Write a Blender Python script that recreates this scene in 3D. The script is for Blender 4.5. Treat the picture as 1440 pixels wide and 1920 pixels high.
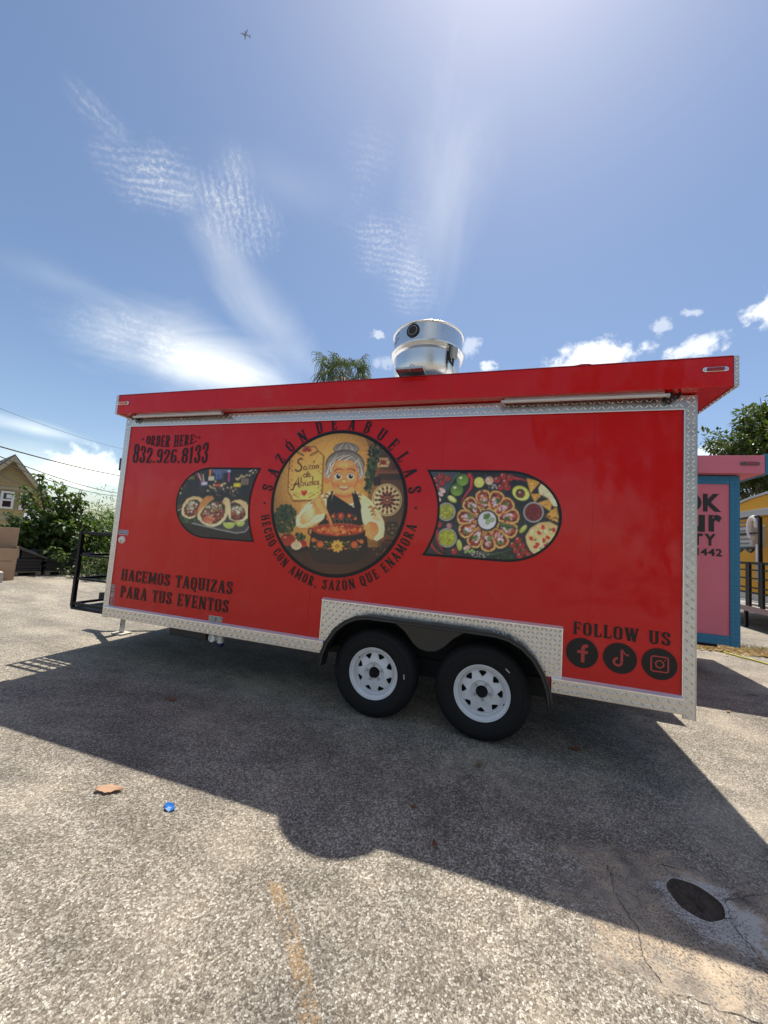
import bpy, bmesh, math, random
import numpy as np
from mathutils import Vector, Matrix, noise as mnoise

for o in list(bpy.data.objects):
    bpy.data.objects.remove(o)
sc = bpy.context.scene
COL = sc.collection
RND = random.Random(11)
R = math.radians

# ------------------------------------------------------------------ camera
YAW, PITCH, ROLL, FPX = -0.303756, 0.079671, 0.070539, 713.07
CAM = np.array([0.0, -3.06835, 1.43531])
_f = np.array([math.sin(YAW)*math.cos(PITCH), math.cos(YAW)*math.cos(PITCH), math.sin(PITCH)])
_r0 = np.array([math.cos(YAW), -math.sin(YAW), 0.0])
_u0 = np.cross(_r0, _f)
RIGHT = math.cos(ROLL)*_r0 + math.sin(ROLL)*_u0
UP = -math.sin(ROLL)*_r0 + math.cos(ROLL)*_u0
FWD = _f
cam_data = bpy.data.cameras.new('camera')
cam_data.sensor_fit = 'HORIZONTAL'
cam_data.sensor_width = 36.0
cam_data.lens = FPX/1440.0*36.0
cam_data.clip_start = 0.05
cam_data.clip_end = 6000.0
cam = bpy.data.objects.new('camera', cam_data)
COL.objects.link(cam)
cam.matrix_world = Matrix(((RIGHT[0], UP[0], -FWD[0], CAM[0]), (RIGHT[1], UP[1], -FWD[1], CAM[1]),
                           (RIGHT[2], UP[2], -FWD[2], CAM[2]), (0, 0, 0, 1)))
sc.camera = cam

# survey helpers: a direction in the photograph -> a point of the place
def ray(px, py):
    px = np.asarray(px, float); py = np.asarray(py, float)
    return FWD + np.multiply.outer((px-720)/FPX, RIGHT) + np.multiply.outer((960-py)/FPX, UP)
def on(px, py, axis, val):
    d = ray(px, py)
    t = (val-CAM[axis])/d[..., axis]
    return CAM + t[..., None]*d if np.ndim(t) else CAM + t*d
def at_range(px, py, rng):
    d = ray(px, py)
    return CAM + d/math.hypot(d[0], d[1])*rng

# ------------------------------------------------------------------ world, sun, exposure
SUN = Vector((0.010, 0.39, 1.0)).normalized()
SUN_EL = math.asin(SUN.z)
SUN_ROT = math.atan2(SUN.x, SUN.y)
SKY_STRENGTH = 0.108
world = bpy.data.worlds.new('World')
sc.world = world
world.use_nodes = True
wt = world.node_tree
wt.nodes.clear()
def wn(t, **kw):
    n = wt.nodes.new(t)
    for k, v in kw.items():
        setattr(n, k, v)
    return n
def wmath(op, a, b=None, clamp=False):
    n = wt.nodes.new('ShaderNodeMath'); n.operation = op; n.use_clamp = clamp
    for i, v in enumerate((a, b)):
        if v is None: continue
        if isinstance(v, (int, float)): n.inputs[i].default_value = v
        else: wt.links.new(v, n.inputs[i])
    return n.outputs[0]
def wdot(v, vec):
    n = wt.nodes.new('ShaderNodeVectorMath'); n.operation = 'DOT_PRODUCT'
    wt.links.new(v, n.inputs[0]); n.inputs[1].default_value = vec
    return n.outputs['Value']
def wsmooth(v, a, b):
    n = wt.nodes.new('ShaderNodeMapRange'); n.interpolation_type = 'SMOOTHSTEP'
    wt.links.new(v, n.inputs['Value'])
    n.inputs['From Min'].default_value = a; n.inputs['From Max'].default_value = b
    return n.outputs['Result']
def wcomb(x, y, z=0.0):
    n = wt.nodes.new('ShaderNodeCombineXYZ')
    for i, v in enumerate((x, y, z)):
        if isinstance(v, (int, float)): n.inputs[i].default_value = v
        else: wt.links.new(v, n.inputs[i])
    return n.outputs[0]
def wnoise(vec, scale, detail=5, rough=0.55, dist=0.0):
    n = wn('ShaderNodeTexNoise'); n.inputs['Scale'].default_value = scale
    n.inputs['Detail'].default_value = detail; n.inputs['Roughness'].default_value = rough
    n.inputs['Distortion'].default_value = dist
    wt.links.new(vec, n.inputs['Vector'])
    return n.outputs['Fac']
sky = wn('ShaderNodeTexSky', sky_type='NISHITA', sun_disc=False, sun_elevation=SUN_EL, sun_rotation=SUN_ROT,
         altitude=20.0, air_density=1.0, dust_density=0.6, ozone_density=2.0)
geo = wn('ShaderNodeTexCoord')
DIR = geo.outputs['Generated']

bg = wn('ShaderNodeBackground'); bg.inputs['Strength'].default_value = SKY_STRENGTH
wt.links.new(sky.outputs[0], bg.inputs['Color'])
TOTAL = [bg.outputs[0]]
def add_cloud(gate, mask, colour):
    """light scattered by one cloud, added to the clear sky; the gate only saves work where the cloud is not"""
    cb = wn('ShaderNodeBackground'); cb.inputs['Color'].default_value = (*colour, 1)
    wt.links.new(mask, cb.inputs['Strength'])
    mx = wn('ShaderNodeMixShader'); wt.links.new(gate, mx.inputs[0]); wt.links.new(cb.outputs[0], mx.inputs[2])
    ad = wn('ShaderNodeAddShader'); wt.links.new(TOTAL[0], ad.inputs[0]); wt.links.new(mx.outputs[0], ad.inputs[1])
    TOTAL[0] = ad.outputs[0]
def patch(px, py, ang, su, sv, kind, amt, seed, freq=520.0):
    """one cloud of the sky: a soft patch round a fixed compass direction, su by sv in radians"""
    c = ray(px, py); c = c/np.linalg.norm(c)
    a = ray(px+10*math.cos(R(ang)), py+10*math.sin(R(ang))) - ray(px, py)
    t1 = a - c*np.dot(a, c); t1 /= np.linalg.norm(t1)
    t2 = np.cross(c, t1)
    w = wdot(DIR, tuple(c))
    ext = {'cumulus': 2.2, 'ripple': 1.9, 'soft': 2.1}[kind]*max(su, sv)
    gate = wmath('GREATER_THAN', w, math.cos(min(ext, 1.2)))
    u = wmath('DIVIDE', wdot(DIR, tuple(t1)), wmath('MAXIMUM', w, 0.05))
    v = wmath('DIVIDE', wdot(DIR, tuple(t2)), wmath('MAXIMUM', w, 0.05))
    uu = wmath('DIVIDE', u, su); vv = wmath('DIVIDE', v, sv)
    r = wmath('SQRT', wmath('ADD', wmath('MULTIPLY', uu, uu), wmath('MULTIPLY', vv, vv)))
    P = wcomb(wmath('ADD', u, seed*3.7), v, seed)
    col = (.52, .46, .30)
    if kind == 'cumulus':
        n1 = wnoise(P, 2.6/max(sv, .02)*.45, 6, .58)
        rr = wmath('ADD', r, wmath('MULTIPLY', wmath('SUBTRACT', n1, .5), 2.2))
        m = wsmooth(rr, 1.0, .35); col = (.62, .54, .36)
    elif kind == 'ripple':
        n1 = wnoise(P, 11, 4, .6)
        rr = wmath('ADD', r, wmath('MULTIPLY', wmath('SUBTRACT', n1, .5), 2.4))
        m0 = wsmooth(rr, 1.3, -.35)
        n2 = wnoise(P, 16, 4, .65)
        phase = wmath('ADD', wmath('MULTIPLY', v, freq), wmath('MULTIPLY', n2, 17.0))
        sn = wmath('SINE', phase)
        n3 = wnoise(wcomb(wmath('MULTIPLY', u, .8), v, seed), 170, 3, .7)
        br = wsmooth(wmath('ADD', wmath('MULTIPLY', sn, .085), n3), .36, .84)
        m = wmath('MULTIPLY', m0, wmath('ADD', wmath('MULTIPLY', br, .95), .16))
    else:
        n1 = wnoise(wcomb(wmath('MULTIPLY', u, .45), wmath('MULTIPLY', v, 1.0), seed), 9, 6, .62, .5)
        rr = wmath('ADD', r, wmath('MULTIPLY', wmath('SUBTRACT', n1, .5), 1.3))
        m = wsmooth(rr, 1.2, -.2)
    add_cloud(gate, wmath('MULTIPLY', m, amt), col)

patch(285, 322, 8, .085, .050, 'ripple', .75, 1); patch(315, 365, 10, .05, .028, 'ripple', .6, 23); patch(175, 205, 45, .050, .020, 'ripple', .30, 2)
patch(440, 395, 78, .080, .072, 'ripple', .85, 3, 430.); patch(420, 470, 66, .15, .06, 'soft', .36, 4)
patch(368, 668, 16, .22, .095, 'soft', 1.15, 5); patch(285, 645, 18, .16, .06, 'ripple', .42, 15, 380.); patch(420, 700, 10, .16, .05, 'soft', .6, 25)
patch(725, 455, 12, .085, .060, 'ripple', .62, 6); patch(770, 530, 8, .075, .060, 'ripple', .62, 7); patch(690, 310, 20, .04, .08, 'ripple', .22, 26)
patch(830, 370, 100, .22, .095, 'soft', .30, 8); patch(500, 600, 48, .17, .065, 'soft', .42, 21)
patch(1115, 672, -5, .11, .040, 'cumulus', 1.15, 9); patch(1300, 652, -14, .060, .028, 'cumulus', .9, 10)
patch(1438, 582, -40, .034, .030, 'cumulus', 1.0, 11); patch(710, 627, 0, .022, .014, 'cumulus', .55, 12)
patch(882, 650, -10, .028, .028, 'cumulus', .5, 13); patch(165, 878, 4, .085, .045, 'cumulus', 1.0, 14)
patch(60, 880, 8, .22, .055, 'soft', .65, 16); patch(70, 805, 14, .11, .018, 'soft', .75, 17)
patch(1320, 850, 0, .05, .018, 'cumulus', .7, 18); patch(725, 680, 6, .04, .016, 'cumulus', .35, 19)
patch(915, 688, 0, .025, .016, 'cumulus', .8, 22); patch(1240, 612, -10, .02, .02, 'cumulus', .5, 27); patch(1297, 585, 0, .02, .008, 'cumulus', .5, 28)
patch(110, 525, 20, .10, .03, 'soft', .16, 29); patch(540, 345, 20, .16, .05, 'soft', .12, 30)
# the same fair-weather sky all round: scattered low cumulus and thin high streaks outside the patches above
sep = wn('ShaderNodeSeparateXYZ'); wt.links.new(DIR, sep.inputs[0])
zc = wmath('MAXIMUM', sep.outputs[2], 0.03)
fx_ = wmath('DIVIDE', sep.outputs[0], zc); fy_ = wmath('DIVIDE', sep.outputs[1], zc)
back = wsmooth(wdot(DIR, tuple(FWD)), .35, .05)
low = wmath('MULTIPLY', wsmooth(wnoise(wcomb(fx_, fy_, 0.0), .33, 5, .6), .53, .66), wsmooth(sep.outputs[2], .02, .12))
thin = wmath('MULTIPLY', wsmooth(wnoise(wcomb(fx_, wmath('MULTIPLY', fy_, .3), 4.0), 1.1, 4, .6), .50, .8), .5)
add_cloud(wmath('MULTIPLY', wmath('GREATER_THAN', back, .001), wmath('GREATER_THAN', sep.outputs[2], 0.0)), wmath('MULTIPLY', wmath('MAXIMUM', low, thin), back), (.45, .40, .27))
wo = wn('ShaderNodeOutputWorld'); wt.links.new(TOTAL[0], wo.inputs['Surface'])
world.cycles.sampling_method = 'MANUAL'
world.cycles.sample_map_resolution = 512

sun_data = bpy.data.lights.new('sun', 'SUN')
sun_data.energy = 4.8
sun_data.angle = R(0.53)
sun_data.color = (1.0, .95, .87)
sun = bpy.data.objects.new('sun', sun_data)
sun.rotation_mode = 'QUATERNION'
sun.rotation_quaternion = (-SUN).to_track_quat('-Z', 'Y')
sun.location = (0, 20, 40)
COL.objects.link(sun)
vs = sc.view_settings
vs.view_transform = 'Standard'
vs.look = 'None'
vs.exposure = 0.32
vs.gamma = 1.0
vs.use_curve_mapping = False

cy = sc.cycles
cy.max_bounces = 6; cy.diffuse_bounces = 3; cy.glossy_bounces = 3; cy.transmission_bounces = 4; cy.transparent_max_bounces = 6
cy.caustics_reflective = False; cy.caustics_refractive = False

# ------------------------------------------------------------------ materials
def lin(c):
    return tuple((v/255/12.92 if v/255 <= .04045 else ((v/255+.055)/1.055)**2.4) for v in c)
MATS = {}
def mat(name, col, rough=.6, metal=0.0, coat=0.0, var=0.0, vscale=6.0, bump=0.0, bscale=60.0, spec=.5, emis=None, coat_rough=.05):
    if name in MATS: return MATS[name]
    m = bpy.data.materials.new(name); m.use_nodes = True
    nt = m.node_tree; b = nt.nodes['Principled BSDF']
    b.inputs['Base Color'].default_value = (*col, 1)
    b.inputs['Roughness'].default_value = rough
    b.inputs['Metallic'].default_value = metal
    b.inputs['Coat Weight'].default_value = coat
    b.inputs['Coat Roughness'].default_value = coat_rough
    b.inputs['Specular IOR Level'].default_value = spec
    tc = nt.nodes.new('ShaderNodeTexCoord')
    if var:
        n = nt.nodes.new('ShaderNodeTexNoise'); n.inputs['Scale'].default_value = vscale; n.inputs['Detail'].default_value = 6
        nt.links.new(tc.outputs['Object'], n.inputs['Vector'])
        mx = nt.nodes.new('ShaderNodeMix'); mx.data_type = 'RGBA'
        mx.inputs[6].default_value = (*[c*(1-var) for c in col], 1)
        mx.inputs[7].default_value = (*[min(1, c*(1+var)) for c in col], 1)
        nt.links.new(n.outputs['Fac'], mx.inputs['Factor'])
        nt.links.new(mx.outputs[2], b.inputs['Base Color'])
        mr = nt.nodes.new('ShaderNodeMapRange'); nt.links.new(n.outputs['Fac'], mr.inputs['Value'])
        mr.inputs['To Min'].default_value = max(.02, rough-.12); mr.inputs['To Max'].default_value = min(1, rough+.12)
        nt.links.new(mr.outputs[0], b.inputs['Roughness'])
    if bump:
        n = nt.nodes.new('ShaderNodeTexNoise'); n.inputs['Scale'].default_value = bscale; n.inputs['Detail'].default_value = 4
        nt.links.new(tc.outputs['Object'], n.inputs['Vector'])
        bp = nt.nodes.new('ShaderNodeBump'); bp.inputs['Strength'].default_value = bump; bp.inputs['Distance'].default_value = .01
        nt.links.new(n.outputs['Fac'], bp.inputs['Height'])
        nt.links.new(bp.outputs[0], b.inputs['Normal'])
    if emis:
        b.inputs['Emission Color'].default_value = (*emis, 1); b.inputs['Emission Strength'].default_value = 1
    MATS[name] = m
    return m
def leafmat(name, c1, c2, trans=.45, rough=.45):
    if name in MATS: return MATS[name]
    m = bpy.data.materials.new(name); m.use_nodes = True
    nt = m.node_tree; b = nt.nodes['Principled BSDF']
    gm = nt.nodes.new('ShaderNodeNewGeometry')
    rp = nt.nodes.new('ShaderNodeMix'); rp.data_type = 'RGBA'
    rp.inputs[6].default_value = (*c1, 1); rp.inputs[7].default_value = (*c2, 1)
    nt.links.new(gm.outputs['Random Per Island'], rp.inputs['Factor'])
    nt.links.new(rp.outputs[2], b.inputs['Base Color'])
    b.inputs['Roughness'].default_value = rough
    tr = nt.nodes.new('ShaderNodeBsdfTranslucent')
    br = nt.nodes.new('ShaderNodeMix'); br.data_type = 'RGBA'; br.blend_type = 'MULTIPLY'; br.inputs['Factor'].default_value = 1
    nt.links.new(rp.outputs[2], br.inputs[6]); br.inputs[7].default_value = (1.5, 1.6, .7, 1)
    nt.links.new(br.outputs[2], tr.inputs['Color'])
    ms = nt.nodes.new('ShaderNodeMixShader'); ms.inputs[0].default_value = trans
    nt.links.new(b.outputs[0], ms.inputs[1]); nt.links.new(tr.outputs[0], ms.inputs[2])
    nt.links.new(ms.outputs[0], nt.nodes['Material Output'].inputs['Surface'])
    MATS[name] = m
    return m

def vinyl_mat(name, col):
    """glossy vinyl wrap on thin sheet metal: slight long waves in the reflections"""
    m = mat(name, col, .45, 0, .55, coat_rough=.10, spec=.15)
    nt = m.node_tree; b = nt.nodes['Principled BSDF']
    tc = nt.nodes.new('ShaderNodeTexCoord')
    mp = nt.nodes.new('ShaderNodeMapping'); mp.inputs['Scale'].default_value = (1.3, 1.3, .8)
    nt.links.new(tc.outputs['Object'], mp.inputs['Vector'])
    n = nt.nodes.new('ShaderNodeTexNoise'); n.inputs['Scale'].default_value = 1.6; n.inputs['Detail'].default_value = 2
    nt.links.new(mp.outputs[0], n.inputs['Vector'])
    bp = nt.nodes.new('ShaderNodeBump'); bp.inputs['Strength'].default_value = .9; bp.inputs['Distance'].default_value = .03
    nt.links.new(n.outputs['Fac'], bp.inputs['Height'])
    n2 = nt.nodes.new('ShaderNodeTexNoise'); n2.inputs['Scale'].default_value = 7; n2.inputs['Detail'].default_value = 3
    nt.links.new(tc.outputs['Object'], n2.inputs['Vector'])
    bp2 = nt.nodes.new('ShaderNodeBump'); bp2.inputs['Strength'].default_value = .12; bp2.inputs['Distance'].default_value = .01
    nt.links.new(n2.outputs['Fac'], bp2.inputs['Height']); nt.links.new(bp.outputs[0], bp2.inputs['Normal'])
    nt.links.new(bp2.outputs[0], b.inputs['Coat Normal']); nt.links.new(bp2.outputs[0], b.inputs['Normal'])
    # small dust freckles in the gloss; pale reflection smudges painted into the base colour
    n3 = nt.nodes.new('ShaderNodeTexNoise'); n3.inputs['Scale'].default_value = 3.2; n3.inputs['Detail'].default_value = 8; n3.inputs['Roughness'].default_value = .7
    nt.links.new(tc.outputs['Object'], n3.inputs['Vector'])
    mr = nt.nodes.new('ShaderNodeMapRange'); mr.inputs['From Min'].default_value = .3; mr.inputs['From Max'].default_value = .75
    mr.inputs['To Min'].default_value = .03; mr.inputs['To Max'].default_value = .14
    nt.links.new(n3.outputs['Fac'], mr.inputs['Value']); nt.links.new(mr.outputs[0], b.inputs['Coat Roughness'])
    smudge_mask = nt.nodes.new('ShaderNodeMapRange'); smudge_mask.interpolation_type = 'SMOOTHSTEP'; smudge_mask.inputs['From Min'].default_value = .52; smudge_mask.inputs['From Max'].default_value = .80; smudge_mask.inputs['To Max'].default_value = .16
    nt.links.new(n3.outputs['Fac'], smudge_mask.inputs['Value'])
    smudge_mix = nt.nodes.new('ShaderNodeMix'); smudge_mix.data_type = 'RGBA'; smudge_mix.inputs[6].default_value = (*col, 1); smudge_mix.inputs[7].default_value = (.42, .20, .19, 1)
    nt.links.new(smudge_mask.outputs[0], smudge_mix.inputs['Factor']); nt.links.new(smudge_mix.outputs[2], b.inputs['Base Color'])
    return m
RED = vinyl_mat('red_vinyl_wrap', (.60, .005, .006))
PRINT_BLACK = mat('black_vinyl_print', (.010, .009, .010), .5, 0, .22, coat_rough=.12, spec=.25)
def print_mat():
    m = bpy.data.materials.new('printed_vinyl'); m.use_nodes = True
    nt = m.node_tree; b = nt.nodes['Principled BSDF']
    at = nt.nodes.new('ShaderNodeAttribute'); at.attribute_name = 'ink'
    nt.links.new(at.outputs['Color'], b.inputs['Base Color'])
    b.inputs['Roughness'].default_value = .42; b.inputs['Coat Weight'].default_value = .4; b.inputs['Coat Roughness'].default_value = .12
    return m
PRINT = print_mat()
ALU = mat('diamond_plate_aluminium', (.62, .605, .58), .33, 1.0, var=.10, vscale=9, bump=.10, bscale=35)
ALU_TREAD = mat('polished_tread_aluminium', (.84, .82, .78), .27, 1.0)
ALU_EDGE = mat('bright_aluminium_edge', (.90, .90, .90), .38, 1.0)
SPUN = mat('spun_aluminium', (.76, .76, .75), .30, 1.0, var=.08, vscale=5, bump=.04, bscale=8)
STEEL = mat('galvanised_steel', (.55, .55, .54), .4, 1.0, var=.2, vscale=14)
BLACK_PAINT = mat('black_gloss_paint', (.008, .008, .009), .5, 0, .0, var=.3, vscale=20, spec=.2)
FENDER = mat('black_plastic_fender', (.016, .016, .018), .42, 0, .15, var=.35, vscale=12)
UNDER = mat('underbody_black', (.012, .012, .012), .8, var=.3)
RUBBER = mat('tyre_rubber', (.010, .010, .011), .75, var=.35, spec=.3, vscale=18, bump=.25, bscale=90)
RIMW = mat('white_wheel_paint', (.70, .71, .73), .42, 0, .2, var=.16, vscale=14)
WHITE_PL = mat('white_plastic', (.78, .77, .74), .4, var=.06, vscale=15)
AMBER = mat('amber_lens', (.75, .20, .02), .2, 0, .6)
REDLENS = mat('red_lens', (.30, .012, .016), .18, 0, .6)
CHROME = mat('chrome_bezel', (.88, .88, .88), .12, 1.0)
BLACKRUB = mat('black_rubber', (.015, .015, .015), .6)

# ------------------------------------------------------------------ mesh helpers
def world_of(o):
    return o.matrix_basis if o.parent is None else world_of(o.parent) @ o.matrix_parent_inverse @ o.matrix_basis
class MB:
    def __init__(self): self.v = []; self.f = []
    def add(self, vs_, fs_):
        k = len(self.v); self.v += [tuple(p) for p in vs_]; self.f += [tuple(i+k for i in f) for f in fs_]; return self
    def box(self, x0, x1, y0, y1, z0, z1):
        return self.add([(x0, y0, z0), (x1, y0, z0), (x1, y1, z0), (x0, y1, z0), (x0, y0, z1), (x1, y0, z1), (x1, y1, z1), (x0, y1, z1)],
                        [(0, 3, 2, 1), (4, 5, 6, 7), (0, 1, 5, 4), (1, 2, 6, 5), (2, 3, 7, 6), (3, 0, 4, 7)])
    def prism(self, pts, axis, a, b):
        """2-D outline (list of pairs) swept along an axis from a to b"""
        def mk(p, t):
            return {0: (t, p[0], p[1]), 1: (p[0], t, p[1]), 2: (p[0], p[1], t)}[axis]
        n = len(pts)
        return self.add([mk(p, a) for p in pts]+[mk(p, b) for p in pts],
                        [tuple(range(n)), tuple(range(2*n-1, n-1, -1))]+[((i+1) % n, i, n+i, n+(i+1) % n) for i in range(n)])
    def tube(self, path, r, n=8, cap=True):
        P = [Vector(p) for p in path]; rr = r if isinstance(r, (list, tuple)) else [r]*len(P)
        vs_ = []; fs_ = []; up = None
        for i, p in enumerate(P):
            d = (P[min(i+1, len(P)-1)]-P[max(i-1, 0)]).normalized()
            if up is None:
                up = Vector((0, 0, 1)) if abs(d.z) < .9 else Vector((1, 0, 0))
            a = d.cross(up)
            if a.length < 1e-4: a = d.cross(Vector((0, 1, .1)))
            a.normalize(); b = a.cross(d).normalized(); up = b
            for k in range(n):
                t = 2*math.pi*k/n
                vs_.append(p+(a*math.cos(t)+b*math.sin(t))*rr[i])
        for i in range(len(P)-1):
            for k in range(n):
                fs_.append((i*n+k, i*n+(k+1) % n, (i+1)*n+(k+1) % n, (i+1)*n+k))
        if cap:
            fs_.append(tuple(range(n-1, -1, -1))); fs_.append(tuple((len(P)-1)*n+k for k in range(n)))
        return self.add(vs_, fs_)
    def lathe(self, prof, origin, axis, n=48, close=False):
        """profile of (radius, height along axis)"""
        vs_ = []; fs_ = []
        for (r, h) in prof:
            for k in range(n):
                t = 2*math.pi*k/n; c, s = r*math.cos(t), r*math.sin(t)
                if axis == 2: vs_.append((origin[0]+c, origin[1]+s, origin[2]+h))
                elif axis == 1: vs_.append((origin[0]+c, origin[1]+h, origin[2]+s))
                else: vs_.append((origin[0]+h, origin[1]+c, origin[2]+s))
        m = len(prof)
        for i in range(m-1 if not close else m):
            j = (i+1) % m
            for k in range(n):
                fs_.append((i*n+k, i*n+(k+1) % n, j*n+(k+1) % n, j*n+k))
        return self.add(vs_, fs_)
    def quad(self, *p): return self.add(p, [tuple(range(len(p)))])
    def build(self, name, material, parent=None, smooth=False, bevel=0, segs=2, recalc=True, angle=40):
        me = bpy.data.meshes.new(name)
        me.from_pydata([tuple(map(float, p)) for p in self.v], [], self.f)
        if recalc:
            bm = bmesh.new(); bm.from_mesh(me)
            bmesh.ops.recalc_face_normals(bm, faces=bm.faces); bm.to_mesh(me); bm.free()
        me.materials.append(material)
        if smooth:
            me.polygons.foreach_set('use_smooth', [True]*len(me.polygons))
            try: me.set_sharp_from_angle(angle=R(angle))
            except Exception: pass
        o = bpy.data.objects.new(name, me); COL.objects.link(o)
        if parent is not None:
            o.parent = parent
            o.matrix_parent_inverse = world_of(parent).inverted()
        if bevel:
            md = o.modifiers.new('edge', 'BEVEL'); md.width = bevel; md.segments = segs; md.limit_method = 'ANGLE'; md.angle_limit = R(35)
        return o
def tag(o, label, cat=None, group=None, kind=None):
    if label: o['label'] = label
    if cat: o['category'] = cat
    if group: o['group'] = group
    if kind: o['kind'] = kind
    return o
def thing(name, loc, label, cat, group=None):
    o = bpy.data.objects.new(name, None); COL.objects.link(o); o.location = loc; o.empty_display_size = .2
    return tag(o, label, cat, group)
def stuff(o): o['kind'] = 'stuff'; return o
def bars(mb, w, *segs):
    for a, b in segs: mb.tube([a, b], w*.7071, 4)
    return mb

# ------------------------------------------------------------------ ground
HOLE = (0.862, -0.955, 0.098)
def ground_material():
    m = bpy.data.materials.new('worn_aggregate_asphalt'); m.use_nodes = True
    nt = m.node_tree; b = nt.nodes['Principled BSDF']; L = nt.links.new
    def N(t): return nt.nodes.new(t)
    def M(op, a, b_=None, clamp=False):
        n = N('ShaderNodeMath'); n.operation = op; n.use_clamp = clamp
        for i, v in enumerate((a, b_)):
            if v is None: continue
            if isinstance(v, (int, float)): n.inputs[i].default_value = v
            else: L(v, n.inputs[i])
        return n.outputs[0]
    def ramp(v, stops):
        n = N('ShaderNodeValToRGB'); L(v, n.inputs[0])
        while len(n.color_ramp.elements) < len(stops): n.color_ramp.elements.new(.5)
        for e, (p, c) in zip(n.color_ramp.elements, stops): e.position = p; e.color = (*c, 1)
        return n.outputs[0]
    def sm(v, a, b_):
        n = N('ShaderNodeMapRange'); n.interpolation_type = 'SMOOTHSTEP'; L(v, n.inputs['Value'])
        n.inputs['From Min'].default_value = a; n.inputs['From Max'].default_value = b_
        return n.outputs['Result']
    def mix(f, a, c, mode='MIX'):
        n = N('ShaderNodeMix'); n.data_type = 'RGBA'; n.blend_type = mode
        if isinstance(f, (int, float)): n.inputs['Factor'].default_value = f
        else: L(f, n.inputs['Factor'])
        for i, v in ((6, a), (7, c)):
            if isinstance(v, tuple): n.inputs[i].default_value = (*v, 1)
            else: L(v, n.inputs[i])
        return n.outputs[2]
    def noise(vec, s, d=4, r=.55):
        n = N('ShaderNodeTexNoise'); n.inputs['Scale'].default_value = s; n.inputs['Detail'].default_value = d; n.inputs['Roughness'].default_value = r
        L(vec, n.inputs['Vector']); return n.outputs['Fac']
    tc = N('ShaderNodeTexCoord'); P = tc.outputs['Object']
    # distort so that the stones are not all of one size
    dn = N('ShaderNodeTexNoise'); dn.inputs['Scale'].default_value = 60; L(P, dn.inputs['Vector'])
    va = N('ShaderNodeVectorMath'); va.operation = 'MULTIPLY_ADD'; L(dn.outputs['Color'], va.inputs[0]); va.inputs[1].default_value = (.010, .010, 0); L(P, va.inputs[2])
    V = va.outputs[0]
    def vor(s, feat):
        n = N('ShaderNodeTexVoronoi'); n.feature = feat; n.inputs['Scale'].default_value = s; n.voronoi_dimensions = '2D'
        L(V, n.inputs['Vector']); return n
    v1 = vor(118, 'F1'); e1 = vor(118, 'DISTANCE_TO_EDGE')
    v2 = vor(250, 'F1'); e2 = vor(250, 'DISTANCE_TO_EDGE')
    sepc = N('ShaderNodeSeparateColor'); L(v1.outputs['Color'], sepc.inputs[0])
    stone = ramp(sepc.outputs[0], [(0, (.17, .145, .115)), (.2, (.32, .28, .225)), (.5, (.51, .465, .395)), (.85, (.68, .64, .565)), (1, (.82, .80, .74))])
    sep2 = N('ShaderNodeSeparateColor'); L(v2.outputs['Color'], sep2.inputs[0])
    grit = ramp(sep2.outputs[1], [(0, (.11, .095, .078)), (.5, (.23, .20, .165)), (1, (.50, .45, .38))])
    big = sm(sepc.outputs[1], .30, .42)
    edge = sm(e1.outputs['Distance'], .03, .16)
    col = mix(M('MULTIPLY', big, edge), grit, stone)
    gap = sm(e2.outputs['Distance'], .0, .10)
    col = mix(M('MULTIPLY', M('SUBTRACT', 1.0, gap), .6), col, (.075, .067, .058))
    oil = M('MULTIPLY', sm(noise(P, .9, 4, .7), .60, .74), .45)
    col = mix(oil, col, (.09, .078, .068))
    # broad wear, oil and dust
    w1 = noise(P, .55, 3, .6); w2 = noise(P, 2.3, 4, .65); w3 = noise(P, 9, 3, .6)
    col = mix(1.0, col, ramp(w1, [(.3, (.80, .80, .81)), (.62, (1.08, 1.05, 1.0))]), 'MULTIPLY')
    col = mix(1.0, col, ramp(w2, [(.28, (.74, .735, .73)), (.55, (1.02, 1.01, 1.0)), (.75, (1.12, 1.09, 1.04))]), 'MULTIPLY')
    col = mix(1.0, col, ramp(w3, [(.25, (.80, .80, .80)), (.6, (1.04, 1.03, 1.02))]), 'MULTIPLY')
    mt = N('ShaderNodeMapping'); L(P, mt.inputs['Vector']); mt.inputs['Rotation'].default_value = (0, 0, R(24)); mt.inputs['Scale'].default_value = (.30, 2.6, 1)
    col = mix(1.0, col, ramp(noise(mt.outputs[0], 1.0, 4, .6), [(.34, (.80, .795, .79)), (.52, (1.0, 1.0, 1.0)), (.68, (1.09, 1.08, 1.06))]), 'MULTIPLY')
    dust = M('MULTIPLY', sm(noise(P, 1.1, 4, .62), .50, .70), .38)
    col = mix(dust, col, (.47, .405, .325))
    # concrete worn through round the small drain
    mp = N('ShaderNodeMapping'); mp.vector_type = 'POINT'; L(P, mp.inputs['Vector'])
    mp.inputs['Location'].default_value = (-.88, 1.08, 0)
    mp2 = N('ShaderNodeMapping'); L(mp.outputs[0], mp2.inputs['Vector']); mp2.inputs['Rotation'].default_value = (0, 0, R(-58)); mp2.inputs['Scale'].default_value = (1.75, 2.6, 1)
    ln = N('ShaderNodeVectorMath'); ln.operation = 'LENGTH'; L(mp2.outputs[0], ln.inputs[0])
    rad = M('ADD', ln.outputs['Value'], M('MULTIPLY', M('SUBTRACT', noise(P, 5.5, 5, .68), .5), 1.9))
    pm = sm(rad, 1.08, .72)
    cc = ramp(noise(P, 7, 6, .7), [(.28, (.19, .16, .13)), (.44, (.40, .33, .26)), (.58, (.60, .46, .32)), (.72, (.68, .60, .50))])
    spots = sm(M('ADD', noise(P, 115, 3, .8), M('MULTIPLY', noise(P, 6, 3), .40)), .72, .60)
    cc = mix(M('MULTIPLY', spots, .8), cc, (.09, .08, .07))
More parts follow.
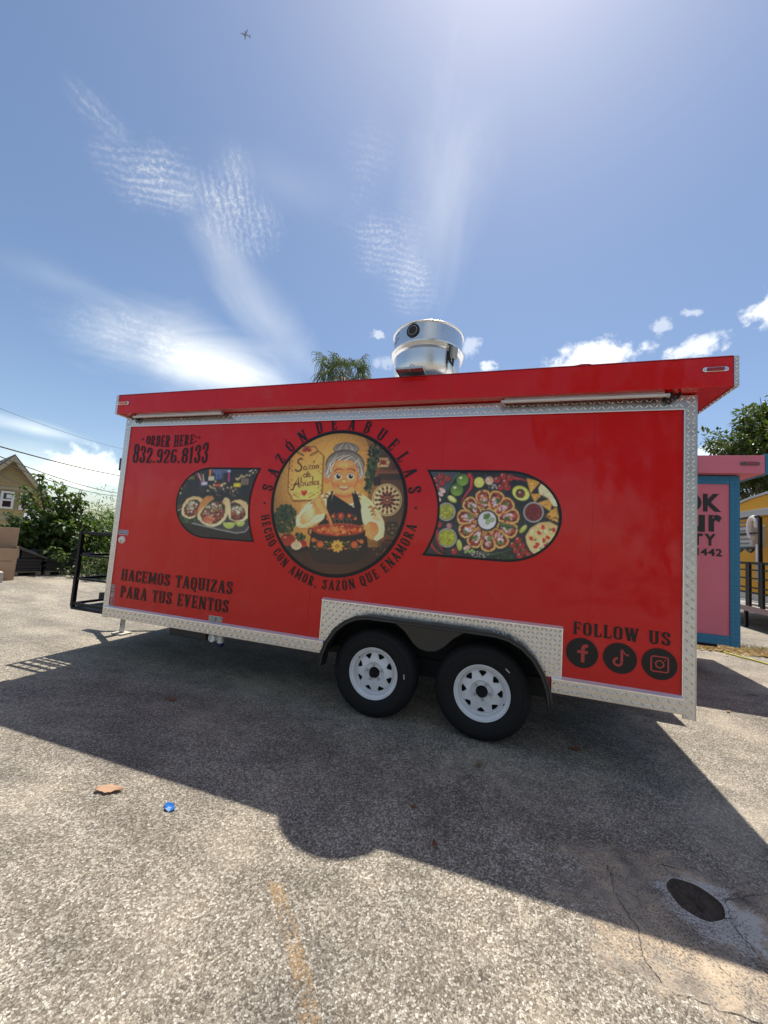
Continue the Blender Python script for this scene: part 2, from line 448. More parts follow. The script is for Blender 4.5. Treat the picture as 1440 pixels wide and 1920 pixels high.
    # whitish cement ring at the hole
    mh = N('ShaderNodeVectorMath'); mh.operation = 'DISTANCE'; L(P, mh.inputs[0]); mh.inputs[1].default_value = (HOLE[0]+.035, HOLE[1]-.045, 0)
    hr = M('ADD', mh.outputs['Value'], M('MULTIPLY', M('SUBTRACT', noise(P, 11, 7, .75), .5), .38))
    hw = sm(hr, .185, .145)
    cc = mix(M('MULTIPLY', hw, M('SUBTRACT', 1.0, M('MULTIPLY', spots, .85))), cc, (.66, .62, .56))
    col = mix(pm, col, cc)
    # cracks
    dn2 = N('ShaderNodeTexNoise'); dn2.inputs['Scale'].default_value = 3.5; dn2.inputs['Detail'].default_value = 4; L(P, dn2.inputs['Vector'])
    vb = N('ShaderNodeVectorMath'); vb.operation = 'MULTIPLY_ADD'; L(dn2.outputs['Color'], vb.inputs[0]); vb.inputs[1].default_value = (.34, .34, 0); L(P, vb.inputs[2])
    def crackv(s):
        n = N('ShaderNodeTexVoronoi'); n.feature = 'DISTANCE_TO_EDGE'; n.voronoi_dimensions = '2D'; n.inputs['Scale'].default_value = s; L(vb.outputs[0], n.inputs['Vector'])
        return n.outputs['Distance']
    k1 = M('MULTIPLY', M('MULTIPLY', sm(crackv(5.5), .012, .003), sm(rad, 1.1, .6)), sm(noise(P, 4, 2), .52, .60))
    k2 = M('MULTIPLY', M('MULTIPLY', sm(crackv(.42), .0016, .0004), sm(noise(P, .8, 3), .56, .64)), .7)
    crack = M('MAXIMUM', k1, k2)
    col = mix(crack, col, (.035, .03, .027))
    col = mix(1.0, col, (.99, 1.0, .98), 'MULTIPLY')
    L(col, b.inputs['Base Color'])
    b.inputs['Roughness'].default_value = .86
    b.inputs['Specular IOR Level'].default_value = .3
    h = M('ADD', M('MULTIPLY', M('MULTIPLY', edge, big), 1.0), M('MULTIPLY', gap, .35))
    bp = N('ShaderNodeBump'); bp.inputs['Strength'].default_value = .55; bp.inputs['Distance'].default_value = .004
    L(h, bp.inputs['Height']); L(bp.outputs[0], b.inputs['Normal'])
    return m
GROUND = ground_material()
def make_ground():
    n = 64; rings = []
    hx, hy, hr = HOLE
    def sq(s, t):
        c, s_ = math.cos(t), math.sin(t); k = s/max(abs(c), abs(s_)); return (hx+c*k, hy+s_*k)
    vs_ = []
    wob = [1+.035*math.sin(3*t+1)+.02*math.sin(7*t) for t in [2*math.pi*i/n for i in range(n)]]
    for ring in range(6):
        for i in range(n):
            t = 2*math.pi*i/n
            if ring == 0: x, y = hx+hr*wob[i]*math.cos(t), hy+hr*wob[i]*math.sin(t)
            else: x, y = sq((.5, 3, 20, 200, 2500)[ring-1], t)
            vs_.append((x, y, 0))
    fs_ = []
    for r_ in range(5):
        for i in range(n):
            j = (i+1) % n
            fs_.append((r_*n+i, r_*n+j, (r_+1)*n+j, (r_+1)*n+i))
    mb = MB(); mb.add(vs_, fs_)
    g = mb.build('ground', GROUND, recalc=False)
    for p in g.data.polygons:
        if p.normal.z < 0: p.flip()
    g['kind'] = 'structure'
    # the small drain hole, its throat and dirt bed
    d = MB()
    rows = [(1.0, 0.0005), (.985, -.006), (.965, -.013), (.8, -.016), (.55, -.012), (.28, -.017)]
    vv = []
    for k, (s, z) in enumerate(rows):
        for i in range(n):
            t = 2*math.pi*i/n
            jz = 0 if k < 2 else RND.uniform(-.004, .004)
            vv.append((hx+hr*wob[i]*s*math.cos(t), hy+hr*wob[i]*s*math.sin(t), z+jz))
    vv.append((hx, hy, -.015)); ff = []
    for k in range(len(rows)-1):
        for i in range(n):
            ff.append((k*n+i, (k+1)*n+i, (k+1)*n+(i+1) % n, k*n+(i+1) % n))
    for i in range(n): ff.append(((len(rows)-1)*n+i, len(vv)-1, (len(rows)-1)*n+(i+1) % n))
    d.add(vv, ff)
    o = d.build('drain_hole', mat('dark_wet_dirt', (.085, .062, .044), .8, var=.5, vscale=60, bump=.8, bscale=80), recalc=False)
    tag(o, 'small round dirt-filled drain hole in the cracked pale concrete patch', 'drain')
make_ground()

def pavement_cracks():
    rng = random.Random(9); mb = MB()
    for pts, w in (([(1140, 1622), (1148, 1650), (1152, 1672), (1176, 1712), (1200, 1746), (1203, 1790), (1236, 1838), (1268, 1868)], .0042), ([(1195, 1588), (1232, 1612), (1264, 1645)], .003),
                   ([(1178, 1630), (1212, 1650), (1250, 1684)], .0034), ([(1352, 1712), (1388, 1752), (1420, 1790), (1450, 1840)], .0034), ([(1268, 1866), (1300, 1872), (1350, 1896), (1440, 1922), (1500, 1950)], .0045),
                   ([(1352, 1690), (1390, 1684), (1450, 1676)], .003), ([(1290, 1760), (1330, 1790), (1375, 1840)], .003), ([(1236, 1838), (1150, 1815), (1120, 1790)], .0022)):
        P = [on(x, y, 2, 0.0) for x, y in pts]; Q = []
        for i in range(len(P)-1):
            for k in range(6): Q.append(P[i]*(1-k/6)+P[i+1]*k/6)
        Q.append(P[-1]); Q = [(q[0]+rng.uniform(-.006, .006), q[1]+rng.uniform(-.006, .006)) for q in Q]
        vs_ = []
        for i, q in enumerate(Q):
            a_ = np.array(Q[max(0, i-1)]); b_ = np.array(Q[min(len(Q)-1, i+1)]); d = b_-a_; d = d/(np.linalg.norm(d)+1e-9)
            ww = .62*w*rng.uniform(.25, 1.1)*(.3 if i in (0, len(Q)-1) else 1)*.6
            vs_ += [(q[0]-d[1]*ww, q[1]+d[0]*ww, .0025), (q[0]+d[1]*ww, q[1]-d[0]*ww, .0025)]
        mb.add(vs_, [(2*i, 2*i+1, 2*i+3, 2*i+2) for i in range(len(Q)-1)])
    o = mb.build('pavement_cracks', mat('crack_dirt', (.03, .026, .022), .95)); o['kind'] = 'structure'
pavement_cracks()
def parking_line():
    m = bpy.data.materials.new('worn_yellow_paint'); m.use_nodes = True
    nt = m.node_tree; b = nt.nodes['Principled BSDF']; L = nt.links.new
    b.inputs['Base Color'].default_value = (.52, .30, .10, 1); b.inputs['Roughness'].default_value = .8
    tc = nt.nodes.new('ShaderNodeTexCoord')
    n1 = nt.nodes.new('ShaderNodeTexNoise'); n1.inputs['Scale'].default_value = 9; n1.inputs['Detail'].default_value = 4
    n2 = nt.nodes.new('ShaderNodeTexVoronoi'); n2.inputs['Scale'].default_value = 92; n2.voronoi_dimensions = '2D'
    n3 = nt.nodes.new('ShaderNodeTexNoise'); n3.inputs['Scale'].default_value = 130; n3.inputs['Detail'].default_value = 3
    for n in (n1, n2, n3): L(tc.outputs['Object'], n.inputs['Vector'])
    a = nt.nodes.new('ShaderNodeMath'); a.operation = 'ADD'; L(n1.outputs['Fac'], a.inputs[0])
    sc_ = nt.nodes.new('ShaderNodeSeparateColor'); L(n2.outputs['Color'], sc_.inputs[0])
    mm = nt.nodes.new('ShaderNodeMath'); mm.operation = 'MULTIPLY_ADD'; L(sc_.outputs[0], mm.inputs[0]); mm.inputs[1].default_value = .25; L(n3.outputs['Fac'], mm.inputs[2])
    L(mm.outputs[0], a.inputs[1])
    mr = nt.nodes.new('ShaderNodeMapRange'); mr.inputs['From Min'].default_value = .98; mr.inputs['From Max'].default_value = 1.30; L(a.outputs[0], mr.inputs['Value'])
    mu = nt.nodes.new('ShaderNodeMath'); mu.operation = 'MULTIPLY'; mu.inputs[1].default_value = .33; L(mr.outputs[0], mu.inputs[0])
    L(mu.outputs[0], b.inputs['Alpha'])
    mb = MB()
    pts = [(515, 1655), (545, 1745), (565, 1830), (582, 1920), (596, 2000), (610, 2100)]
    P = [on(x, y, 2, 0) for x, y in pts]
    for i in range(len(P)-1):
        w = .040
        mb.quad((P[i][0]-w, P[i][1], .003), (P[i][0]+w, P[i][1], .003), (P[i+1][0]+w, P[i+1][1], .003), (P[i+1][0]-w, P[i+1][1], .003))
    o = mb.build('parking_line', m); o['kind'] = 'structure'
parking_line()

# ------------------------------------------------------------------ lettering: spurred slab capitals drawn from strokes
TH, TN = .165, .085
def arc(cx, cy, rx, ry, a0, a1, n=9):
    return [(cx+rx*math.cos(R(a0+(a1-a0)*i/n)), cy+ry*math.sin(R(a0+(a1-a0)*i/n))) for i in range(n+1)]
def stroke_quads(path, wt=None, closed=False):
    P = [np.array(p, float) for p in path]; n = len(P); L_, R_ = [], []
    for i in range(n):
        a = P[(i-1) % n] if (closed or i > 0) else P[i]
        b = P[(i+1) % n] if (closed or i < n-1) else P[i]
        d = b-a; d = d/(np.linalg.norm(d)+1e-9)
        w = wt if wt else math.hypot(TH*d[1], TN*d[0])
        nrm = np.array([-d[1], d[0]])*w/2
        L_.append(P[i]+nrm); R_.append(P[i]-nrm)
    return [[L_[i], R_[i], R_[(i+1) % n], L_[(i+1) % n]] for i in range(n if closed else n-1)]
def serif(x, y, w=.29, h=.065):
    s = 1 if y < .5 else -1
    return [[(x-w/2, y), (x+w/2, y), (x+w/2-.035, y+s*h), (x-w/2+.035, y+s*h)]]
def spur(x, y=.5, w=TH):
    return [[(x-w/2-.035, y), (x, y+.07), (x+w/2+.035, y), (x, y-.07)]]
def stem(x, y0=0, y1=1, bot=True, top=True, sp=True, w=None):
    q = stroke_quads([(x, y0), (x, y1)], w)
    if bot: q += serif(x, y0)
    if top: q += serif(x, y1)
    if sp: q += spur(x, (y0+y1)/2, w or TH)
    return q
def hbar(x0, x1, y, tick=0):
    q = stroke_quads([(x0, y), (x1, y)])
    if tick: q += [[(x1-.06, y), (x1+.03, y), (x1+.03, y+tick), (x1-.01, y+tick)]]
    return q
def ring(cx, rx, y0=.045, y1=.955):
    return stroke_quads(arc(cx, y1-rx*1.05, rx, rx*1.05, 0, 180, 10)+arc(cx, y0+rx*1.05, rx, rx*1.05, 180, 360, 10), closed=True)
def bowl(x, xr, ya, yb):
    h = (ya-yb)/2; c = (ya+yb)/2; rx = min(h, (xr-x)*.8)
    return stroke_quads([(x, ya)]+arc(xr-rx, c, rx, h, 90, -90, 10)+[(x, yb)])
GL = {}
def defg(ch, w, q): GL[ch] = (w, q)
defg('A', .62, stroke_quads([(.10, .0), (.30, 1)], .10)+stroke_quads([(.31, 1), (.50, 0)], .19)+hbar(.15, .45, .30)+serif(.10, 0, .22)+serif(.50, 0, .28))
defg('B', .58, stem(.15)+bowl(.15, .44, .955, .53)+bowl(.15, .46, .53, .045))
defg('C', .54, stroke_quads(arc(.29, .74, .17, .215, 0, 180)+arc(.29, .26, .17, .215, 180, 360))+[[(.40, .62), (.50, .62), (.50, .80), (.40, .78)], [(.40, .26), (.50, .26), (.50, .38), (.42, .38)]]+spur(.12))
defg('D', .58, stem(.15)+stroke_quads([(.15, .955), (.28, .955)]+arc(.28, .76, .17, .195, 90, 0)+arc(.28, .24, .17, .195, 0, -90)+[(.15, .045)])+spur(.45))
defg('E', .54, stem(.15)+hbar(.15, .46, .955, -.22)+hbar(.15, .40, .5)+[[(.36, .38), (.42, .38), (.42, .62), (.36, .62)]]+hbar(.15, .47, .045, .24))
defg('F', .52, stem(.15)+hbar(.15, .46, .955, -.24)+hbar(.15, .40, .5)+[[(.36, .36), (.42, .36), (.42, .62), (.36, .62)]])
defg('H', .64, stem(.15)+stem(.49)+hbar(.15, .49, .5))
defg('I', .30, stem(.15))
defg('K', .62, stem(.15)+stroke_quads([(.2, .45), (.50, .98)], .10)+stroke_quads([(.26, .52), (.50, .02)], .19)+serif(.5, 0)+serif(.5, 1, .22))
defg('L', .50, stem(.15)+hbar(.15, .45, .045, .30))
defg('M', .78, stem(.12, w=.11)+stem(.64)+stroke_quads([(.13, .98), (.37, .15)], .19)+stroke_quads([(.37, .15), (.62, .98)], .10))
defg('N', .66, stem(.12, w=.11)+stem(.53, w=.11)+stroke_quads([(.12, .98), (.53, .02)], .20))
defg('O', .56, ring(.28, .17)+spur(.11)+spur(.45))
defg('P', .56, stem(.15)+bowl(.15, .45, .955, .45))
defg('Q', .58, ring(.28, .17)+spur(.11)+spur(.45)+stroke_quads([(.27, .16), (.38, -.05), (.54, -.16)], .12))
defg('R', .62, stem(.15)+bowl(.15, .45, .955, .48)+stroke_quads([(.28, .48), (.48, .02)], .18)+serif(.50, 0, .24))
defg('S', .54, stroke_quads([(.42, .70), (.42, .80)]+arc(.27, .77, .15, .185, 0, 180, 10)+[(.14, .66), (.26, .53), (.38, .42), (.43, .30)]+arc(.27, .24, .16, .195, 0, -180, 10)+[(.11, .32)])+[[(.36, .66), (.48, .66), (.48, .94), (.43, .9)], [(.06, .34), (.17, .34), (.12, .1), (.06, .04)]])
defg('T', .56, stem(.28, top=False)+hbar(.05, .51, .955)+[[(.02, .955), (.10, .955), (.07, .70), (.02, .70)], [(.46, .955), (.54, .955), (.54, .70), (.49, .70)]])
defg('U', .60, stroke_quads([(.14, 1)]+arc(.30, .24, .16, .195, 180, 360)+[(.46, 1)])+serif(.14, 1)+serif(.46, 1)+spur(.14)+spur(.46))
defg('V', .60, stroke_quads([(.13, 1), (.31, 0)], .19)+stroke_quads([(.30, 0), (.49, 1)], .10)+serif(.13, 1)+serif(.49, 1, .22))
defg('W', .86, stroke_quads([(.12, 1), (.28, 0)], .19)+stroke_quads([(.28, 0), (.43, .95)], .10)+stroke_quads([(.41, .95), (.58, 0)], .19)+stroke_quads([(.58, 0), (.74, 1)], .10)+serif(.12, 1)+serif(.74, 1, .22)+serif(.42, 1, .2))
defg('Y', .58, stroke_quads([(.12, 1), (.29, .45)], .18)+stroke_quads([(.46, 1), (.29, .45)], .10)+stroke_quads([(.29, .5), (.29, 0)])+serif(.12, 1, .24)+serif(.46, 1, .2)+serif(.29, 0))
defg('Z', .54, hbar(.08, .47, .955)+hbar(.07, .46, .045)+stroke_quads([(.44, .95), (.10, .05)], .18)+[[(.05, .955), (.12, .955), (.09, .72), (.05, .72)], [(.43, .045), (.50, .045), (.50, .30), (.46, .30)]])
defg('1', .36, stem(.18, top=False)+stroke_quads([(.18, .98), (.05, .80)], .10))
defg('2', .54, stroke_quads([(.11, .68)]+arc(.27, .75, .16, .205, 180, 0)+[(.42, .62), (.30, .42), (.10, .06)])+hbar(.06, .46, .045, .2)+[[(.06, .62), (.17, .62), (.17, .76), (.06, .76)]])
defg('3', .54, stroke_quads([(.11, .74)]+arc(.26, .755, .16, .20, 170, -70)+[(.24, .53)])+stroke_quads([(.24, .53)]+arc(.26, .275, .17, .23, 75, -170))+[[(.05, .68), (.16, .68), (.16, .80), (.05, .80)], [(.05, .20), (.16, .20), (.16, .34), (.05, .34)]])
defg('6', .56, stroke_quads([(.44, .80), (.40, .90)]+arc(.28, .74, .17, .215, 60, 180)+arc(.28, .26, .17, .215, 180, 360)+arc(.28, .34, .17, .20, 0, 170))+spur(.11))
defg('8', .56, ring(.28, .155, .52, .955)+ring(.28, .17, .045, .52)+spur(.28, .53, .34))
defg('9', .56, [[(.56-x, 1-y) for x, y in q] for q in GL['6'][1]])
defg('.', .24, [[(.05, 0), (.19, 0), (.19, .15), (.05, .15)]])
defg(',', .24, [[(.06, .0), (.19, .0), (.19, .15), (.06, .15)], [(.12, .0), (.19, .0), (.09, -.14), (.06, -.10)]])
defg(':', .28, [[(.06, .10), (.20, .10), (.20, .26), (.06, .26)], [(.06, .60), (.20, .60), (.20, .76), (.06, .76)]])
defg(' ', .34, [])
defg('*', .40, [[(.20, .72), (.24, .56), (.20, .5), (.16, .56)]]+[[(.2+.22*math.cos(R(a)), .5+.22*math.sin(R(a))), (.2+.085*math.cos(R(a+36)), .5+.085*math.sin(R(a+36))), (.2, .5), (.2+.085*math.cos(R(a-36)), .5+.085*math.sin(R(a-36)))] for a in (18, 162, 234, 306)])
def acute(ch):
    w, q = GL[ch]; return (w, q+[[(w*.42, 1.06), (w*.56, 1.06), (w*.78, 1.26), (w*.58, 1.26)]])
GL['Ó'] = acute('O')
GAP = .075
def text_quads(s):
    """one list of polygons per letter, and the width of the whole line"""
    x = 0; out = []
    for ch in s:
        w, q = GL[ch]
        if q: out.append([[(px_+x, py_) for px_, py_ in f] for f in q])
        x += w+GAP
    return out, x-GAP
def lettering(name, letters, parent, y=-.0042, material=None):
    """letters: list of polygon lists; every letter is a piece of its own"""
    for quads in letters:
        mb = MB()
        for q in quads:
            area = sum(q[i][0]*q[(i+1) % len(q)][1]-q[(i+1) % len(q)][0]*q[i][1] for i in range(len(q)))
            if area < 0: q = q[::-1]
            mb.add([(p[0], y-.00006*(len(mb.f) % 24), p[1]) for p in q], [tuple(range(len(q)))])
        mb.build(name, material or PRINT_BLACK, parent, recalc=False)

# ------------------------------------------------------------------ printed pictures: painted into a fine colour grid
class Canvas:
    def __init__(self, zoom, x0, x1, z0, z1, step, ss=3):
        self.zoom = zoom; self.b = (x0, x1, z0, z1); self.ss = ss
        self.nx = int(round((x1-x0)/step))+1; self.nz = int(round((z1-z0)/step))+1
        self.W, self.H = self.nx*ss, self.nz*ss
        self.img = np.zeros((self.H, self.W, 3))
        self.rng = random.Random(5)
    def uv(self, pts):
        ox, oy, s = self.zoom; p = np.asarray(pts, float)
        w = on(ox+p[:, 0]/s, oy+p[:, 1]/s, 1, 0.0)
        x0, x1, z0, z1 = self.b
        return np.stack([(w[:, 0]-x0)/(x1-x0)*(self.nx-1)*self.ss+self.ss/2, (w[:, 2]-z0)/(z1-z0)*(self.nz-1)*self.ss+self.ss/2], 1)
    def mask(self, pts):
        q = self.uv(pts)
        a0 = np.maximum(np.floor(q.min(0)).astype(int), 0); a1 = np.minimum(np.ceil(q.max(0)).astype(int)+1, [self.W, self.H])
        if (a1 <= a0).any(): return None
        X, Y = np.meshgrid(np.arange(a0[0], a1[0])+.5, np.arange(a0[1], a1[1])+.5)
        inside = np.zeros(X.shape, bool)
        j = len(q)-1
        for i in range(len(q)):
            xi, yi = q[i]; xj, yj = q[j]
            if yi != yj:
                c = ((yi > Y) != (yj > Y)) & (X < (xj-xi)*(Y-yi)/(yj-yi)+xi)
                inside ^= c
            j = i
        return a0, a1, inside
    def P(self, pts, c1, c2=None, alpha=1.0, vert=True):
        m = self.mask(pts)
        if m is None: return
        a0, a1, ins = m
        c = np.array(lin(c1))
        if c2 is not None:
            t = np.linspace(0, 1, ins.shape[0] if vert else ins.shape[1])
            c = np.array(lin(c2))*(1-t)[:, None]+np.array(lin(c1))*t[:, None]
            c = np.broadcast_to(c[:, None, :] if vert else c[None, :, :], ins.shape+(3,))
        sub = self.img[a0[1]:a1[1], a0[0]:a1[0]]
        if c.ndim == 1: sub[ins] = sub[ins]*(1-alpha)+c*alpha
        else: sub[ins] = sub[ins]*(1-alpha)+c[ins]*alpha
    def E(self, cx, cy, rx, ry, c1, c2=None, rot=0, alpha=1.0, n=28, a0=0, a1=360, wob=0):
        t = [R(a0+(a1-a0)*i/n) for i in range(n+1)]; cr, sr = math.cos(R(rot)), math.sin(R(rot))
        pts = []
        for k in t:
            w = 1+wob*self.rng.uniform(-1, 1)
            x, y = rx*w*math.cos(k), ry*w*math.sin(k); pts.append((cx+x*cr-y*sr, cy+x*sr+y*cr))
        self.P(pts, c1, c2, alpha)
    def L(self, pts, w, c, w2=None, alpha=1.0):
        P = [np.array(p, float) for p in pts]; n = len(P); A, B = [], []
        for i in range(n):
            d = P[min(i+1, n-1)]-P[max(i-1, 0)]; d = d/(np.linalg.norm(d)+1e-9); nn = np.array([-d[1], d[0]])
            ww = (w+(w2-w)*i/max(n-1, 1) if w2 is not None else w)/2
            A.append(P[i]+nn*ww); B.append(P[i]-nn*ww)
        self.P(A+B[::-1], c, alpha=alpha)
    def glow(self, cx, cy, r, c, alpha=.6, n=5):
        for k in range(n): self.E(cx, cy, r*(1-k/n), r*(1-k/n), c, alpha=alpha/n*1.4, n=18)
    def crumbs(self, n, cx, cy, rx, ry, cols, s0, s1, rot=0):
        g = self.rng; cr, sr = math.cos(R(rot)), math.sin(R(rot))
        for _ in range(n):
            a = g.uniform(0, 6.283); r = math.sqrt(g.random())
            x, y = rx*r*math.cos(a), ry*r*math.sin(a)
            s = g.uniform(s0, s1)
            self.E(cx+x*cr-y*sr, cy+x*sr+y*cr, s, s*g.uniform(.5, .9), g.choice(cols), rot=g.uniform(0, 180), n=7, wob=.2)
    def build(self, name, parent, keep, y=-.003, tint=(1, 1, 1), vignette=0.0):
        s = self.ss
        im = self.img.reshape(self.nz, s, self.nx, s, 3).mean((1, 3))
        pad = np.pad(im, ((1, 1), (1, 1), (0, 0)), 'edge')   # soft printing dots
        im = .40*im+.15*(pad[:-2, 1:-1]+pad[2:, 1:-1]+pad[1:-1, :-2]+pad[1:-1, 2:])
        rs = np.random.RandomState(4); g = rs.rand(self.nz//5+2, self.nx//5+2); g = np.kron(g, np.ones((5, 5)))[:self.nz, :self.nx]
        im = im*(.90+.14*g[..., None]+.08*(rs.rand(self.nz, self.nx, 1)-.5))*np.array(tint)
        vy, vx = np.mgrid[-1:1:self.nz*1j, -1:1:self.nx*1j]; rr_ = np.hypot(vx-.12*0, vy)
        im = im*(1-vignette*np.clip((rr_-.45)/.55, 0, 1)[..., None]**1.4)
        x0, x1, z0, z1 = self.b
        xs = np.linspace(x0, x1, self.nx); zs = np.linspace(z0, z1, self.nz)
        X, Z = np.meshgrid(xs, zs)
        ok = keep(X, Z)
        idx = np.arange(self.nx*self.nz).reshape(self.nz, self.nx)
        q = ok[:-1, :-1] & ok[1:, :-1] & ok[:-1, 1:] & ok[1:, 1:]
        faces = np.stack([idx[:-1, :-1][q], idx[:-1, 1:][q], idx[1:, 1:][q], idx[1:, :-1][q]], 1)
        used = np.unique(faces); remap = np.full(self.nx*self.nz, -1); remap[used] = np.arange(len(used))
        V = np.stack([X.ravel(), np.full(X.size, y), Z.ravel()], 1)[used]
        me = bpy.data.meshes.new(name); me.from_pydata(V.tolist(), [], remap[faces].tolist())
        ca = me.color_attributes.new('ink', 'FLOAT_COLOR', 'POINT')
        C = np.ones((len(used), 4)); C[:, :3] = np.clip(1.45*im.reshape(-1, 3)[used]**1.16, 0, .9)
        ca.data.foreach_set('color', C.ravel().astype(np.float32))
        me.materials.append(PRINT)
        o = bpy.data.objects.new(name, me); COL.objects.link(o)
        o.parent = parent; o.matrix_parent_inverse = world_of(parent).inverted()
        return o

# ------------------------------------------------------------------ the red food trailer
XL, XR, ZB, ZT, WID = -3.998, 1.245, .457, 2.603, 2.05
RXL, RXR, RZB, RZT = -3.932, 1.177, .556, 2.503
FXL, FXR, FZ0, FZ1, OV = -4.038, 1.430, 2.612, 2.811, .12
trailer = thing('food_trailer', (-1.38, 1.0, 0), 'large red food trailer with taco pictures, round grandmother logo and silver roof fan', 'food trailer')
T = trailer
# arch of the tandem wheel opening, left foot to right foot
ARCH = [(-1.405, .37), (-1.392, .47), (-1.352, .575), (-1.285, .68), (-1.20, .752), (-1.11, .795), (-1.02, .812),
        (-.80, .812), (-.5, .812), (-.25, .812), (-.01, .808), (.085, .790), (.175, .745), (.255, .672), (.315, .575), (.352, .47), (.368, .37)]
def wall_with_arch(x0, x1, z0, z1, y0, y1):
    a = [(max(x, x0), max(z, z0)) for x, z in ARCH if z >= z0]
    pts = [(x0, z0)]+[(a[0][0], z0)]+a+[(a[-1][0], z0)]+[(x1, z0), (x1, z1), (x0, z1)]
    out = []
    for p in pts:
        if not out or abs(p[0]-out[-1][0])+abs(p[1]-out[-1][1]) > 1e-5: out.append(p)
    return out
WALLRED = mat('trailer_skin_red', (.42, .012, .018), .4, 0, .3, var=.06)
mb = MB()
mb.prism(wall_with_arch(XL+.004, XR-.004, ZB+.012, ZT, 0, 0), 1, .003, .04)
mb.build('side_wall', WALLRED, T)
MB().box(XL+.004, XR-.004, WID-.04, WID, ZB+.012, ZT).build('side_wall', WALLRED, T)
MB().box(XL+.004, XL+.04, .041, WID-.041, ZB+.012, ZT).build('front_wall', WALLRED, T)
MB().box(XR-.04, XR-.004, .041, WID-.041, ZB+.012, ZT).build('rear_wall', WALLRED, T)
# floor split round the wheel wells
mb = MB()
mb.box(XL+.004, -1.43, .05, WID-.05, ZB+.0, ZB+.06); mb.box(.40, XR-.004, .05, WID-.05, ZB+.0, ZB+.06)
mb.box(-1.43, .40, .33, WID-.05, ZB+.0, ZB+.06)
mb.build('floor', UNDER, T)
# red vinyl sheets of the side with fine joints between them
joints = [RXL-.02, -2.70, -1.59, -.49, .62, RXR+.02]
for i in range(5):
    a, b = joints[i]+.0005, joints[i+1]-.0005
    mbp = MB()
    pts = [(a, RZB-.01)]
    arch = [(x, z) for x, z in ARCH if z >= RZB-.01]
    lo, hi = arch[0][0], arch[-1][0]
    if b < lo or a > hi:
        pts = [(a, RZB-.01), (b, RZB-.01), (b, RZT+.01), (a, RZT+.01)]
    else:
        def za(x):
            for k in range(len(ARCH)-1):
                if ARCH[k][0] <= x <= ARCH[k+1][0]:
                    t = (x-ARCH[k][0])/(ARCH[k+1][0]-ARCH[k][0]+1e-9); return ARCH[k][1]*(1-t)+ARCH[k+1][1]*t
            return RZB-.01
        xs = sorted(set([a, b]+[x for x, z in arch if a < x < b]))
        pts = []
        if a < lo: pts += [(a, RZB-.01), (lo, RZB-.01)]; xs = [x for x in xs if x >= lo]
        else: pts += [(a, za(a))]; xs = [x for x in xs if x > a]
        tail = []
        if b > hi: tail = [(hi, RZB-.01), (b, RZB-.01)]; xs = [x for x in xs if x <= hi]
        pts += [(x, za(x)) for x in xs]+tail+[(b, RZT+.01), (a, RZT+.01)]
    mbp.prism(pts, 1, 0.0, .0026)
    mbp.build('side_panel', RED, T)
# rivets and screw heads dotted along the joints
mb = MB()
for x in joints[1:-1]:
    for z in (1.02, 1.45, 1.98, 2.30, 2.44):
        if z < .95 and -1.5 < x < .45: continue
        if abs(x+1.416) < .66 and abs(z-1.755) < .66: continue
        mb.lathe([(.0, -.003), (.004, -.0024), (.0055, 0)], (x+.02, 0, z), 1, 8)
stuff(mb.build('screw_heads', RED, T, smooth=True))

# --- diamond plate trims with raised treads
def treads(parent, plane, a0, a1, b0, b1, off, keep=None, pitch=.030, axis=1, sgn=-1, name='raised_treads', high=.0032):
    """staggered lozenges standing off a plate; plane coordinates a,b; axis = normal axis"""
    mb = MB(); na = max(1, int((a1-a0)/pitch)); nb = max(1, int((b1-b0)/pitch))
    pa, pb = (a1-a0)/na, (b1-b0)/nb
    for i in range(na):
        for j in range(nb):
            ca, cb = a0+(i+.5)*pa, b0+(j+.5)*pb
            if keep and not keep(ca, cb): continue
            t = R(45 if (i+j) % 2 else -45); c, s = math.cos(t), math.sin(t)
            l, w, h = .0170*pitch/.030, .0044*pitch/.030, high
            def pt(u, v, hh):
                q = (ca+u*c-v*s, cb+u*s+v*c); d = plane+sgn*hh
                return {1: (q[0], d, q[1]), 0: (d, q[0], q[1]), 2: (q[0], q[1], d)}[axis]
            mb.add([pt(-l, 0, 0), pt(-l*.35, -w, 0), pt(l*.35, -w, 0), pt(l, 0, 0), pt(l*.35, w, 0), pt(-l*.35, w, 0), pt(-l*.5, 0, h), pt(l*.5, 0, h)],
                   [(0, 1, 6), (1, 2, 7, 6), (2, 3, 7), (3, 4, 7), (4, 5, 6, 7), (5, 0, 6)])
    o = mb.build(name, ALU_TREAD, parent, recalc=True)
    return stuff(o)
# corner posts
for (a, b, zb) in ((XL, RXL, ZB-.012), (RXR, XR, ZB-.028)):
    o = MB().box(a, b, -.012, .003, zb, ZT).build('corner_trim', ALU, T, bevel=.003)
    treads(o, -.012, a+.004, b-.004, zb+.005, ZT-.004, 0)
MB().box(XR, XR+.004, -.012, .07, ZB-.028, ZT).build('corner_trim', ALU, T)
MB().box(RXR-.006, RXR, -.010, .002, RZB+.012, RZT).build('trim_edge', ALU_EDGE, T)
MB().box(RXL, RXL+.006, -.010, .002, RZB+.012, RZT).build('trim_edge', ALU_EDGE, T)
# top trim
o = MB().box(RXL+.0005, RXR-.0005, -.010, .003, RZT+.006, ZT).build('top_trim', ALU, T)
treads(o, -.010, RXL+.006, RXR-.006, RZT+.008, ZT-.004, 0, high=.0012)
MB().box(RXL+.0005, RXR-.0005, -.016, -.0095, RZT-.004, RZT+.006).build('trim_edge', ALU_EDGE, T, bevel=.002)
for x in (-3.2, -2.55, -1.9, -1.25, -.6, .1, .7):
    mb = MB(); mb.lathe([(0, -.016), (.006, -.015), (.009, -.010)], (x+RND.uniform(-.05, .05), 0, RZT+.066), 1, 10); mb.build('screw_head', ALU_EDGE, T, smooth=True)
